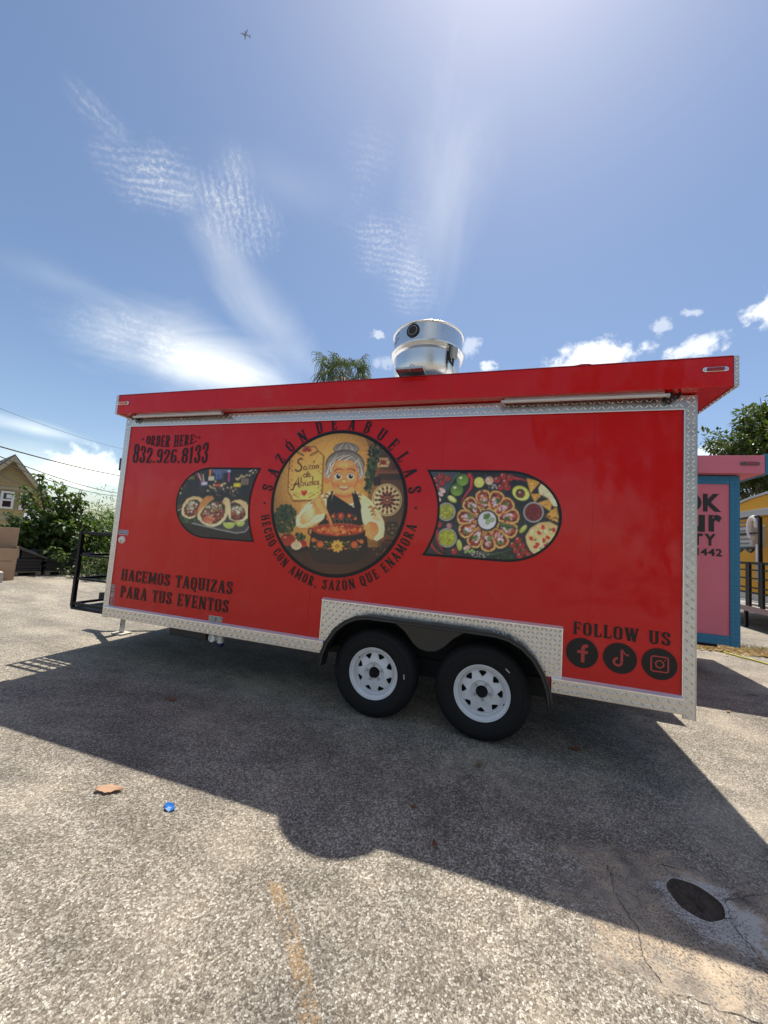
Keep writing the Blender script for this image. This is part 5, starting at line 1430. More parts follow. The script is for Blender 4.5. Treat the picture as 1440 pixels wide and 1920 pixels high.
c.crumbs(26, 580, 900, 85, 60, [(206, 124, 92), (190, 104, 76), (222, 150, 118)], 18, 32)
c.L([(402, 845), (420, 905), (480, 965), (570, 1012), (660, 1020)], 8, (236, 214, 170))
for (x, y, r_) in ((880, 955, 98), (1045, 945, 74)):
    c.E(x, y, r_, r_, (120, 140, 60), a0=0, a1=180, rot=-2); c.E(x, y+4, r_*.90, r_*.88, (206, 208, 150), a0=0, a1=180); c.E(x, y+6, r_*.82, r_*.78, (196, 200, 104), (170, 184, 80), a0=0, a1=180)
    for k in range(5): c.L([(x, y+6), (x+r_*.76*math.cos(R(18+k*36)), y+6+r_*.74*math.sin(R(18+k*36)))], 4, (222, 224, 176), alpha=.8)
taco_photo = c.build('taco_street_photo', T, inside_fn(poly))
outline_band(poly, .016, 'photo_border', taco_photo)

# right: a wheel of tacos seen from above among limes, tomatoes, salsas and chips
poly = photo_shape(1)
c = Canvas((770, 840, 1440/310), -.70, .43, 1.345, 2.068, .0048)
c.P([(-300, -300), (1800, -300), (1800, 1500), (-300, 1500)], (34, 32, 34), (52, 52, 56))
c.crumbs(120, 700, 600, 620, 420, [(48, 48, 52), (28, 28, 30), (62, 62, 66)], 10, 40)
c.P([(150, 190), (420, 190), (350, 330), (210, 470), (190, 330)], (92, 96, 106), alpha=.6)
def ball(x, y, r_, c1, c2, hi=(250, 240, 220)):
    c.E(x+3, y+5, r_*1.04, r_*1.04, (14, 14, 14), alpha=.6); c.E(x, y, r_, r_, c1, c2); c.E(x-r_*.3, y-r_*.35, r_*.26, r_*.18, hi, alpha=.75)
def tomato(x, y, r_): 
    ball(x, y, r_, (140, 26, 24), (190, 52, 40)); c.crumbs(5, x, y-r_*.2, r_*.3, r_*.3, [(60, 80, 40)], 4, 7)
def chili(pts, col, w=30): c.L([(x+4, y+5) for x, y in pts], w, (12, 12, 12), 6, alpha=.5); c.L(pts, w, col, 5); c.L([(x-3, y-3) for x, y in pts], w*.25, tuple(min(255, v+60) for v in col), 2, alpha=.7)
c.L([(200, 310), (262, 268), (330, 220)], 5, (90, 100, 60))
for p_ in ((264, 242, 25), (322, 264, 26), (218, 274, 26), (274, 300, 26), (234, 336, 26)): tomato(*p_)
ball(452, 278, 52, (86, 116, 40), (140, 170, 74)); ball(402, 364, 54, (84, 112, 38), (134, 166, 70))
chili([(430, 215), (380, 270), (335, 350), (310, 440)], (50, 82, 44), 22)
chili([(505, 225), (535, 270), (525, 350), (470, 425), (440, 475)], (168, 34, 34), 40)
c.E(597, 300, 44, 46, (196, 196, 90)); c.E(597, 300, 38, 40, (224, 222, 160)); c.E(597, 300, 34, 36, (206, 206, 86))
for k in range(8): c.L([(597, 300), (597+33*math.cos(k*.785), 300+35*math.sin(k*.785))], 3, (232, 230, 176))
ball(685, 284, 37, (186, 140, 120), (222, 190, 166)); c.crumbs(24, 720, 340, 44, 22, WHITE, 2, 6)
for p_ in ((806, 244, 28), (868, 258, 29), (754, 276, 28), (824, 296, 28), (784, 340, 27), (842, 342, 28)): tomato(*p_)
chili([(900, 262), (935, 270), (965, 272), (1010, 290)], (170, 36, 34), 26)
for (x, y, r_) in ((278, 370, 30), (262, 402, 26), (240, 444, 28)): c.E(x, y, r_, r_*.62, (206, 170, 160), (232, 206, 196), rot=35)
c.E(362, 446, 44, 24, (206, 206, 110), (170, 180, 70), rot=35); c.E(358, 440, 34, 14, (228, 226, 160), rot=35)
# avocado
c.E(960, 396, 84, 66, (50, 62, 34), rot=28); c.E(960, 394, 78, 60, (196, 196, 88), (222, 220, 130), rot=28); c.E(955, 396, 42, 40, (60, 32, 22)); ball(960, 398, 34, (92, 48, 32), (130, 74, 50))
# chips
for tri in (((1008, 262), (1132, 294), (1044, 394)), ((1042, 396), (1144, 400), (1082, 474)), ((1108, 476), (1240, 434), (1216, 552)), ((1180, 584), (1270, 508), (1290, 612)), ((1160, 590), (1282, 618), (1284, 650))):
    c.P([(x+5, y+7) for x, y in tri], (14, 12, 10), alpha=.6); c.P(list(tri), (196, 140, 56), (226, 176, 84)); mx_, my_ = sum(p[0] for p in tri)/3, sum(p[1] for p in tri)/3; c.crumbs(14, mx_, my_, 30, 26, [(176, 118, 44), (236, 194, 110)], 3, 8)
c.P([(1112, 350), (1140, 305), (1210, 350), (1262, 430), (1278, 510), (1240, 505), (1200, 440), (1120, 400)], (222, 204, 160), (236, 220, 184)); c.crumbs(20, 1180, 400, 60, 40, [(170, 140, 100), (200, 176, 130)], 3, 7)
def bowl_of(x, y, r_, rim, cols, base):
    c.E(x+5, y+8, r_*1.05, r_*1.05, (10, 10, 10), alpha=.6); c.E(x, y, r_, r_, rim); c.E(x, y, r_*.93, r_*.93, tuple(int(v*.6) for v in rim)); c.E(x, y, r_*.86, r_*.86, base); c.crumbs(80, x, y, r_*.74, r_*.74, cols, 5, 14)
bowl_of(312, 556, 78, (206, 200, 190), [(166, 166, 60), (190, 188, 88), (140, 140, 50)], (156, 156, 62))
bowl_of(318, 782, 83, (206, 200, 190), [(176, 180, 54), (196, 196, 80), (150, 150, 44)], (166, 168, 54))
bowl_of(1070, 560, 88, (206, 200, 196), [(120, 34, 36), (140, 50, 46), (96, 26, 30)], (116, 34, 36))
# quesadilla at lower right
q_ = [(1000, 770), (1040, 700), (1120, 650), (1210, 642), (1282, 680), (1270, 740), (1220, 820), (1150, 900), (1090, 940), (1040, 890), (1010, 830)]
c.P([(x+5, y+8) for x, y in q_], (14, 12, 10), alpha=.6); c.P(q_, (206, 176, 120), (230, 206, 156)); c.crumbs(190, 1140, 790, 115, 115, [(236, 214, 150), (222, 190, 110), (244, 230, 190)], 4, 12); 
for (x, y) in ((1152, 690), (1118, 740), (1050, 790), (1160, 806), (1195, 780), (1086, 862), (1246, 716), (1105, 838), (1180, 850)): c.E(x, y, 22, 16, (186, 44, 40), (206, 72, 60), rot=x % 90)
for (x, y) in ((1216, 712), (1084, 800), (1136, 876), (1190, 830)): c.E(x, y, 13, 11, (60, 84, 40)); c.E(x, y, 6, 5, (190, 196, 140))
c.E(980, 706, 44, 20, (200, 204, 120), (170, 180, 80), rot=-48); c.E(424, 846, 48, 22, (200, 204, 120), (170, 180, 80), rot=82)
for p_ in ((246, 664, 27), (380, 898, 27), (936, 800, 28), (890, 842, 27), (966, 850, 28), (918, 890, 27), (994, 898, 28), (952, 936, 29), (1032, 932, 26)): tomato(*p_)
c.L([(900, 830), (950, 870), (1000, 930)], 4, (80, 96, 52))
ball(336, 676, 24, (150, 90, 100), (190, 140, 146)); c.E(490, 868, 34, 18, (196, 150, 140), (226, 190, 180), rot=-20)
chili([(172, 800), (190, 860), (230, 905), (290, 935)], (160, 34, 32), 26); chili([(232, 715), (228, 790), (252, 850), (290, 905)], (156, 32, 32), 26)
chili([(640, 925), (720, 926), (810, 910), (880, 885)], (52, 84, 44), 22)
for k in range(5): c.E(480+k*18, 905-(k % 2)*14, 16, 15, (96, 120, 60)); c.E(480+k*18, 905-(k % 2)*14, 9, 8, (190, 200, 140))
c.crumbs(60, 600, 930, 80, 36, WHITE, 2, 6); c.crumbs(60, 835, 955, 80, 26, [(46, 66, 40), (62, 88, 52), (36, 52, 32)], 8, 18)
c.E(680, 630, 285, 282, (60, 60, 62), alpha=.4)
# the wheel of tacos
for k, ang in enumerate((-102, -70, -40, -10, 24, 58, 90, 124, 156, 188, 222)):
    a = R(ang); ux, uy = math.cos(a), math.sin(a); vx, vy = -uy, ux
    def Q(r_, t): return (676+ux*r_*1.0+vx*t, 632+uy*r_*.99+vy*t)
    body = [Q(88, -22), Q(150, -44), Q(215, -66), Q(250, -60), Q(270, -30), Q(274, 0), Q(270, 30), Q(250, 60), Q(215, 66), Q(150, 44), Q(88, 22)]
    c.P([(x+5, y+7) for x, y in body], (10, 10, 10), alpha=.6); c.P(body, (216, 168, 96), (232, 188, 118))
    c.P([Q(100, -12), Q(150, -30), Q(212, -52), Q(246, -44), Q(258, 0), Q(246, 44), Q(212, 52), Q(150, 30), Q(100, 12)], (110, 46, 34))
    m_ = Q(186, 0); c.crumbs(85, m_[0], m_[1], 76, 40, MEAT+SALSA, 7, 15, ang); m_ = Q(178, 0); c.crumbs(26, m_[0], m_[1], 52, 28, [(222, 200, 206), (206, 176, 186), (236, 226, 226)], 6, 12, ang)
    c.crumbs(12, m_[0], m_[1], 60, 32, [(206, 170, 70), (196, 120, 60)], 5, 9, ang)
    m_ = Q(160+30*(k % 3), 14*((k % 2)*2-1)); c.crumbs(10, m_[0], m_[1], 20, 16, [(84, 116, 56), (110, 140, 76), (66, 92, 46)], 9, 16)
chili([(770, 668), (830, 676), (890, 690), (930, 704)], (56, 86, 48), 40); c.L([(920, 700), (955, 712)], 6, (70, 90, 60))
c.E(668, 632, 94, 94, (26, 24, 24)); c.E(666, 630, 88, 88, (40, 38, 38)); c.E(666, 630, 78, 78, (206, 200, 206), (226, 222, 226))
c.L([(620, 660), (660, 682), (710, 678)], 4, (176, 170, 180), alpha=.7)
for (x, y) in ((655, 590), (680, 585), (668, 605), (650, 610)): c.E(x, y, 20, 14, (76, 116, 56), (104, 140, 76), rot=x % 70)
for (x, y) in ((710, 626), (672, 646)): c.E(x, y, 19, 22, (96, 124, 60), rot=30); c.E(x, y, 12, 15, (196, 206, 150), rot=30); c.E(x, y, 5, 8, (120, 150, 80), rot=30)
wheel_photo = c.build('taco_wheel_photo', T, inside_fn(poly))
outline_band(poly, .018, 'photo_border', wheel_photo)

# ------------------------------------------------------------------ pink trailer parked behind
PY, PXR, PXL, PZB, PZT = 3.0, 2.935, -2.6, .44, 2.63
PINK = mat('faded_pink_paint', (.68, .19, .25), .6, var=.10, vscale=2.5, bump=.12, bscale=9, spec=.3)
BLUE = mat('blue_painted_diamond_plate', (.012, .17, .32), .45, var=.18, vscale=7, bump=.1, bscale=20)
pink = thing('food_trailer', (.2, 4.0, 0), 'pink food trailer with blue painted trim and black lettering behind the red trailer', 'food trailer')
MB().box(PXL, PXR, PY, PY+2.1, PZB, PZT).build('body', PINK, pink, bevel=.004)
def blue_treads(parent, a0, a1, b0, b1, y):
    global ALU_TREAD
    keep_ = ALU_TREAD; ALU_TREAD = mat('light_blue_tread', (.03, .22, .38), .4); o = treads(parent, y, a0, a1, b0, b1, 0, pitch=.05); ALU_TREAD = keep_
for (x0, x1, z0, z1) in ((PXR-.105, PXR+.004, PZB-.012, PZT-.001), (PXL, PXR-.106, PZT-.115, PZT-.002), (PXL, PXR-.106, PZB-.004, PZB+.115)):
    o = MB().box(x0, x1, PY-.012, PY-.0005, z0, z1).build('blue_trim', BLUE, pink, bevel=.003)
    blue_treads(o, max(x0, 1.2)+.004, x1-.004, z0+.004, z1-.004, PY-.012)
o = MB().box(PXL, PXR+.205, PY-.13, PY+2.2, PZT+.010, PZT+.245).build('roof_fascia', PINK, pink, bevel=.004)
MB().box(PXR+.206, PXR+.262, PY-.134, PY+2.2, PZT+.006, PZT+.262).build('fascia_end_trim', BLUE, pink, bevel=.004)
MB().box(2.43, 2.433, PY-.1315, PY-.129, PZT+.014, PZT+.24).build('fascia_joint', mat('dark_pink_joint', (.25, .05, .08), .7), pink)  # joint strip in a deeper pink than the panel
mb = MB(); cx_, cz_ = 2.985, PZT+.135
mb.prism([(cx_+sx*.075+.028*math.cos(R(a)), cz_+.024*math.sin(R(a))) for sx, rng_ in ((1, range(-90, 91, 30)), (-1, range(90, 271, 30))) for a in rng_], 1, PY-.142, PY-.1305)
mk = mb.build('marker_lamp', mat('dark_bezel', (.12, .12, .12), .4, .6), pink, bevel=.003)
MB().box(cx_-.06, cx_+.075, PY-.150, PY-.1425, cz_-.014, cz_+.014).build('lens', REDLENS, mk, bevel=.004)
def font_piece(text, right, bottom, top, y, parent, bold, width=None):
    cu = bpy.data.curves.new('glyph', 'FONT'); cu.body = text; cu.size = 1; cu.offset = bold; cu.space_character = 1.02
    tmp = bpy.data.objects.new('glyph', cu); COL.objects.link(tmp)
    bpy.context.view_layer.update()
    me = bpy.data.meshes.new_from_object(tmp.evaluated_get(bpy.context.evaluated_depsgraph_get()))
    bpy.data.objects.remove(tmp); bpy.data.curves.remove(cu)
    co = np.array([v.co[:] for v in me.vertices]); lo, hi = co.min(0), co.max(0)
    s_ = (top-bottom)/(hi[1]-lo[1]); sx = s_ if width is None else width/(hi[0]-lo[0])
    for v in me.vertices:
        v.co = Vector((right-(hi[0]-v.co.x)*sx, y, bottom+(v.co.y-lo[1])*s_))
    me.materials.clear(); me.materials.append(mat('black_letter_paint', (.014, .014, .015), .5))
    o = bpy.data.objects.new('letter', me); COL.objects.link(o); o.parent = parent; o.matrix_parent_inverse = world_of(parent).inverted()
    return o
def pzx(px, py): w_ = on(px, py, 1, PY); return float(w_[0]), float(w_[2])
for (txt, L_, R_, T_, B_) in (('O', (1278, 926), (1315, 943), 925.5, 958.5), ('K', (1318, 926), (1352, 943), 926, 959.5),
                              ('u', (1291, 966), (1321.5, 980), 965, 997), ('r', (1328.5, 966), (1353, 980), 965.5, 997.2),
                              ('T', (1297.5, 1001), (1317.5, 1010), 1000, 1022), ('Y', (1320.5, 1001), (1341.8, 1010), 1001, 1023.2),
                              ('1', (1297, 1030), (1310, 1035), 1027, 1040.5), ('4', (1313.6, 1030), (1326.5, 1035), 1028, 1041.5), ('4', (1327.6, 1030), (1340.4, 1035), 1028.5, 1042.4), ('2', (1341.6, 1030), (1353.6, 1035), 1029.3, 1043.3)):
    xl, xr = pzx(*L_)[0], pzx(*R_)[0]; mid = (L_[0]+R_[0])/2
    font_piece(txt, xr, pzx(mid, B_)[1], pzx(mid, T_)[1], PY-.0045, pink, .045 if txt in 'OKurTY' else .03, xr-xl)
mb = MB()
for k in range(14):   # screw heads down the blue corner
    mb.lathe([(0, -.003), (.006, -.002), (.008, 0)], (PXR-.05+RND.uniform(-.02, .02), PY-.012, PZB+.1+k*.15), 1, 6)
stuff(mb.build('screw_heads', BLUE, pink))
for cx_ in (.1, .95):
    mb = MB(); mb.lathe([(.05, .0), (.2, .0), (.3, -.01), (.35, .03), (.35, .17), (.2, .19)], (cx_, PY+.02, .35), 1, 32); mb.build('wheel', RUBBER, pink, smooth=True)
MB().box(PXL+.1, PXR-.1, PY+.3, PY+.36, PZB-.09, PZB-.001).build('chassis_rail', UNDER, pink)
mb = MB(); mb.tube([(PXR-.35, PY+.35, .02), (PXR-.35, PY+.35, PZB-.09)], .04, 8); mb.build('support_jack', STEEL, pink)

# ------------------------------------------------------------------ yellow trailer with its railed deck, side on to the lane
YEL = mat('yellow_painted_panel', (.62, .30, .010), .55, var=.08, vscale=1.5, bump=.06, bscale=6, spec=.2)
YX = 6.75
yellow = thing('food_trailer', (8.0, 7.5, 0), 'yellow food trailer with grey roof edge and black railed deck at the right', 'food trailer')
# long body along Y, roof dropping at the far end
prof = [(4.6, .55), (12.4, .55), (12.4, 2.6), (11.7, 3.12), (11.0, 3.32), (10.3, 3.42), (9.4, 3.47), (4.6, 3.50)]
mb = MB(); mb.prism(prof, 0, YX, YX+2.3); mb.build('body', YEL, yellow, bevel=.02)
mb = MB(); edge = prof[2:]
vs_ = []
for (y, z) in edge: vs_ += [(YX-.03, y, z-.015), (YX-.03, y, z+.055), (YX+2.33, y, z+.055)]
mb.add(vs_, [(i*3+k, i*3+k+1, i*3+k+4, i*3+k+3) for i in range(len(edge)-1) for k in (0, 1)])
mb.build('roof_edge', mat('grey_roof_edge', (.42, .42, .40), .5, var=.15), yellow)
mb = MB(); mb.box(YX-.16, YX-.001, 4.6, 12.3, 2.98, 3.05); mb.box(YX-.16, YX-.13, 4.6, 12.3, 2.86, 2.98); mb.build('awning_rail', mat('grey_awning', (.40, .38, .35), .5, var=.2), yellow, bevel=.005)
MB().box(YX-.012, YX-.0005, 4.6, 12.4, .55, .75).build('kick_plate', mat('dull_plate', (.42, .41, .38), .5, .5, var=.2), yellow)
for y in (6.4, 8.2, 10.0): MB().box(YX-.006, YX-.0005, y, y+.02, .75, 2.85).build('panel_joint', mat('yellow_joint', (.50, .27, .02), .6), yellow)
for y in (7.0, 7.9):
    mb = MB(); mb.lathe([(.05, .0), (.2, .0), (.3, -.01), (.35, .03), (.35, .17), (.2, .19)], (YX+.1, y, .35), 0, 28); mb.build('wheel', RUBBER, yellow, smooth=True)
# deck
DX0, DX1 = 5.72, YX-.02
MB().box(DX0, DX1, 4.6, 11.2, .47, .53).build('deck', mat('worn_deck_plate', (.36, .35, .33), .5, .3, var=.3, vscale=8), yellow)
MB().box(DX0-.012, DX0-.001, 4.6, 11.2, .41, .535).build('deck_edge_plate', mat('pinkish_deck_edge', (.26, .17, .165), .5, .4, var=.25, vscale=20), yellow)
for y in (5.2, 6.9, 8.6, 10.4): MB().box(DX0+.04, DX0+.10, y, y+.06, 0, .47).build('deck_leg', BLACK_PAINT, yellow)
def dpt(px, py): w_ = on(px, py, 0, DX0+.03); return float(w_[1]), float(w_[2])
posts = [dpt(1404, 1090)[0], dpt(1430, 1090)[0], 6.3, 5.2, 10.6]
for k, y in enumerate(posts):
    w_ = .075 if k == 0 else .05
    MB().box(DX0, DX0+.05, y-w_, y+w_, .531, 1.585).build('railing_post', BLACK_PAINT, yellow)
for z, h in ((1.56, .03), (1.40, .018), (1.20, .018), (.98, .018), (.86, .022)):
    MB().box(DX0+.012, DX0+.038, 4.6, 11.2, z-h, z+h).build('rail', BLACK_PAINT, yellow)
# steel rack with the air conditioner
RYX = DX0+.25
def rpt(px, py): w_ = on(px, py, 0, RYX); return float(w_[1]), float(w_[2])
y1, zt = rpt(1425, 972); yb, zb_ = rpt(1425, 1030); y0r, _ = rpt(1386, 965)
MB().box(RYX-.03, RYX+.03, y1-.035, y1+.035, .531, zt+.03).build('rack_post', BLACK_PAINT, yellow)
for (py, h) in ((970, .025), (1000, .02), (1028, .03)):
    z_ = rpt(1410, py)[1]; MB().box(RYX-.02, RYX+.02, y1+.036, y1+1.9, z_-h, z_+h).build('rack_bar', BLACK_PAINT, yellow)
ya, za_ = rpt(1404, 984); yb2, zb2 = rpt(1386, 1026)
ac = MB().box(RYX+.06, RYX+.34, ya-.02, ya+.95, zb2, za_).build('air_conditioner', mat('grey_cabinet', (.46, .45, .42), .5, var=.08), yellow, bevel=.02)
for k in range(6): MB().box(RYX+.052, RYX+.0605, ya+.10, ya+.85, zb2+.08+k*.11, zb2+.12+k*.11).build('grille_slat', mat('dark_grille', (.16, .16, .15), .6), ac)
mb = MB(); cy_, cz_ = rpt(1411, 990)
mb.tube([(RYX+.02, cy_+.17*math.cos(R(a)), cz_+.26*math.sin(R(a))) for a in range(-75, 195, 15)], .062, 10); mb.build('insulated_pipe', mat('white_pipe_wrap', (.66, .62, .58), .7, var=.1, vscale=12, bump=.3, bscale=25), yellow, smooth=True)
mb = MB(); mb.tube([(RYX-.01, cy_-.05+.1*k, cz_-.55-.05*math.sin(k*1.3)) for k in range(7)], .03, 6); mb.build('cable_bundle', BLACKRUB, yellow, smooth=True)
yw, zw = rpt(1423.5, 1021); _, zw2 = rpt(1423.5, 1091)
mb = MB(); mb.tube([(RYX-.04, yw, zw), (RYX-.04, yw, zw2)], .028, 8); mb.build('conduit', WHITE_PL, yellow, smooth=True)

# ------------------------------------------------------------------ leaf litter, weeds and hose along the lane edge
def leaf_shape(n, length, wid, curl, lobes=0):
    """a curled dry leaf with a ragged edge and a stalk, as a small mesh"""
    vs_, fs_ = [], []; rows = 10; rg = random.Random(int(length*1e4)+int(wid*1e5))
    for i in range(rows):
        t = i/(rows-1); x = (t-.5)*length
        w_ = wid*(math.sin(math.pi*min(1, t*.90+.07))**.8)
        wl = w_*(1+rg.uniform(-.25, .15)+lobes*.45*(1 if i % 3 == 1 else -.5)); wr = w_*(1+rg.uniform(-.25, .15)+lobes*.45*(1 if i % 3 == 1 else -.5))
        b_ = math.sin(t*3)*.12*wid
        for j, ww in ((-1, wl), (-.5, wl), (0, 0), (.5, wr), (1, wr)):
            vs_.append((x+abs(j)*rg.uniform(-.03, .05)*length, b_+j*ww*.5, curl*(abs(j)**1.5*rg.uniform(.4, 1.1)+1.6*(t-.5)**2)+rg.uniform(0, .06)*curl))
    for i in range(rows-1):
        for j in range(4):
            k = i*5+j; fs_.append((k, k+1, k+6, k+5))
    k = len(vs_); vs_ += [(-.5*length, -.001, curl*.4), (-.5*length, .001, curl*.4), (-.72*length, .01, .002)]; fs_.append((k, k+1, k+2))
    return vs_, fs_
def ground_leaf(px, py, length, wid, curl, rot, col, label, lobes=0, tilt=0.0):
    w_ = on(px, py, 2, 0.0); vs_, fs_ = leaf_shape(7, length, wid, curl, lobes)
    m_ = Matrix.Translation((w_[0], w_[1], .0015+abs(tilt)*length*.3)) @ Matrix.Rotation(R(rot), 4, 'Z') @ Matrix.Rotation(tilt, 4, 'Y')
    mb = MB(); mb.add([m_ @ Vector(v) for v in vs_], fs_)
    o = mb.build('fallen_leaf', leafmat('dry_leaf_%d' % int(col[0]*1000), col, tuple(c_*.75 for c_ in col), .2, .7), smooth=True, recalc=False)
    md = o.modifiers.new('thick', 'SOLIDIFY'); md.thickness = .0012
    return tag(o, label, 'leaf', 'dry leaves lying on the pavement')
ground_leaf(203, 1484, .135, .068, .013, 24, (.60, .38, .24), 'large pale tan dry leaf in the sun left of the blue scrap', .25, .03)
ground_leaf(320, 1313, .095, .05, .012, 10, (.30, .15, .09), 'brown dry leaf in the trailer shadow below the slogan lettering', .6)
ground_leaf(1080, 1407, .075, .05, .014, -10, (.34, .15, .08), 'rust brown leaf on the shaded ground right of the rear wheel', .7)
ground_leaf(898, 1438, .05, .03, .014, 60, (.36, .24, .11), 'small tan curled leaf on the ground just below the rear wheel', .5, .2)
ground_leaf(776, 1515, .034, .024, .008, 15, (.34, .13, .09), 'small reddish leaf in the middle of the trailer shadow', .7)
ground_leaf(815, 1587, .055, .022, .012, 105, (.34, .17, .09), 'narrow orange brown leaf near the lower edge of the trailer shadow', .4, .15)
ground_leaf(1366, 1336, .05, .03, .01, 40, (.55, .40, .26), 'pale leaf on the sunlit ground behind the red trailer', .2, .1)
ground_leaf(1415, 1304, .07, .04, .01, 0, (.42, .30, .21), 'tan leaf on the shadow edge in front of the pink trailer', .2, .1)
# blue scrap
bw = on(318, 1515, 2, 0.0); mb = MB(); rb = random.Random(3); vs_ = []
for i in range(5):
    for j in range(4): vs_.append((bw[0]-.034+.017*i+rb.uniform(-.006, .006), bw[1]-.022+.014*j+rb.uniform(-.005, .005),                             .002+rb.uniform(0, .011)))
mb.add(vs_, [(i*4+j, i*4+j+1, (i+1)*4+j+1, (i+1)*4+j) for i in range(4) for j in range(3) if (i, j) not in ((0, 0), (3, 2))])
o = mb.build('plastic_scrap', mat('blue_plastic_film', (.012, .13, .42), .35, 0, .3), smooth=False); md = o.modifiers.new('thick', 'SOLIDIFY'); md.thickness = .001
tag(o, 'crumpled bright blue plastic scrap on the sunlit pavement', 'litter')
# red flecks
# litter strip between the pink trailer and the lane
rl = random.Random(21); mb = MB()
for k in range(190):
    u_ = rl.uniform(1300, 1475); q_ = on(u_, 1211+(u_-1300)*.135+rl.gauss(0, 3.2), 2, 0.0); x, y = q_[0], q_[1]
    L_ = rl.uniform(.06, .15); vs_, fs_ = leaf_shape(7, L_, L_*.5, L_*.25, .3)
    m_ = Matrix.Translation((x, y, .006+rl.random()*.02)) @ Matrix.Rotation(rl.uniform(0, 6.28), 4, 'Z') @ Matrix.Rotation(rl.uniform(-.5, .5), 4, 'Y')
    mb.add([m_ @ Vector(v) for v in vs_], fs_)
tag(mb.build('leaf_litter', leafmat('litter_leaves', (.42, .27, .17), (.60, .48, .36), .2, .7), recalc=False), 'strip of dry brown leaf litter along the lane by the pink trailer', 'leaf litter', kind='stuff')
mb = MB()
for k in range(1300):
    u_ = rl.uniform(1300, 1475); q_ = on(u_, 1206+(u_-1300)*.13+rl.gauss(0, 3.5), 2, 0.0); x, y = q_[0], q_[1]
    h = rl.uniform(.02, .10); a = rl.uniform(0, 6.28); dx, dy = .004*math.cos(a), .004*math.sin(a); lx, ly = rl.uniform(-.04, .04), rl.uniform(-.04, .04)
    mb.add([(x-dx, y-dy, 0), (x+dx, y+dy, 0), (x+lx, y+ly, h)], [(0, 1, 2)])
tag(mb.build('weeds', leafmat('dry_grass', (.22, .20, .10), (.10, .14, .04), .3), recalc=False), 'thin dry weeds growing along the lane edge by the pink trailer', 'weeds', kind='stuff')
pts = [on(px_, py_, 2, 0.0) for px_, py_ in ((1250, 1196), (1310, 1206), (1340, 1217), (1372, 1229), (1400, 1236), (1440, 1247), (1500, 1262), (1580, 1280))]
P_ = []
for i in range(len(pts)-1):
    for k in range(5): t = k/5; P_.append(pts[i]*(1-t)+pts[i+1]*t)
mb = MB(); mb.tube([(p[0]+.015*math.sin(i*.9), p[1]+.012*math.sin(i*1.3), .014) for i, p in enumerate(P_)], .013, 8)
tag(mb.build('garden_hose', mat('yellow_green_hose', (.46, .44, .05), .5), smooth=True), 'thin yellow green hose lying across the ground by the pink trailer', 'hose')

# ------------------------------------------------------------------ vegetation
BARK = mat('bark', (.11, .085, .062), .9, var=.35, vscale=14, bump=.6, bscale=30)
def leaf_quad(mb, p, d, size, aspect, rng, fold=.25):
    """one folded leaf: two halves meeting at the midrib, tip along d"""
    d = d.normalized(); side = d.cross(Vector((rng.uniform(-.4, .4), rng.uniform(-.4, .4), 1)))
    if side.length < .05: side = Vector((1, 0, 0))
    side.normalize(); nn = side.cross(d)
    w_ = size*aspect; a = p; m1 = p+d*size*.45-nn*size*.04; tip = p+d*size-nn*size*.16
    l = p+d*size*.38+side*w_*.5+nn*size*fold*.4; r_ = p+d*size*.38-side*w_*.5+nn*size*fold*.4
    mb.add([a, l, tip, m1, r_], [(0, 3, 1), (1, 3, 2), (0, 4, 3), (4, 2, 3)])
def bushy_tree(name, base, shoots, leafm, leaf_size, aspect, per, mass, nmass, seed, label, droop=.5, cat='tree', spread=.28):
    rng = random.Random(seed); t = thing(name, tuple(base), label, cat)
    wood = MB(); crown = MB(); base = Vector(base)
    for tip in shoots:
        tip = Vector(tip); path = []
        mid = base.lerp(tip, .5)+Vector((rng.uniform(-.2, .2), rng.uniform(-.2, .2), .15))
        for i in range(13):
            u = i/12; path.append(base.lerp(mid, u).lerp(mid.lerp(tip, u), u))
        wood.tube(path, [.05*(1-.85*i/12) for i in range(13)], 6)
        for k in range(per):
            u = rng.uniform(.25, 1.0)**.8; p = path[min(12, int(u*12))].lerp(path[min(12, int(u*12)+1)], (u*12) % 1)
            a = rng.uniform(0, 6.283); out = Vector((math.cos(a), math.sin(a), rng.uniform(-.5, .5)))
            p = p+out*rng.uniform(.0, spread)*(1.25-u)
            leaf_quad(crown, p, out+Vector((0, 0, -droop*rng.uniform(.2, 1.6))), leaf_size*rng.uniform(.65, 1.2), aspect, rng)
    for (c_, rx, ry, rz, n) in mass:
        c_ = Vector(c_)
        cl = [Vector((rng.gauss(0, .5)*rx, rng.gauss(0, .5)*ry, rng.gauss(0, .5)*rz)) for _ in range(max(6, n//38))]
        for k in range(n):
            q = rng.choice(cl); g = Vector((rng.gauss(0, 1), rng.gauss(0, 1), rng.gauss(0, 1))).normalized()
            p = c_+q+g*rng.random()**.5*min(rx, rz)*.34
            out = (g+Vector((0, 0, .25))).normalized()
            leaf_quad(crown, p, out+Vector((0, 0, -droop*rng.uniform(.2, 1.5))), leaf_size*rng.uniform(.6, 1.2), aspect, rng)
        for k in range(5):
            q = rng.choice(cl); wood.tube([base, base.lerp(c_+q, .5)+Vector((0, 0, .1)), c_+q], [.045, .03, .008], 5)
    wood.build('trunk', BARK, t, smooth=True); crown.build('crown', leafm, t, recalc=False)
    return t
def G(px, py, rng_): return at_range(px, py, rng_)
MULB = leafmat('mulberry_leaf', (.040, .080, .022), (.120, .165, .050), .5, .45)
ACAC = leafmat('feathery_leaf', (.07, .14, .025), (.13, .20, .045), .5, .5)
gb = on(105, 1070, 2, 0.0)
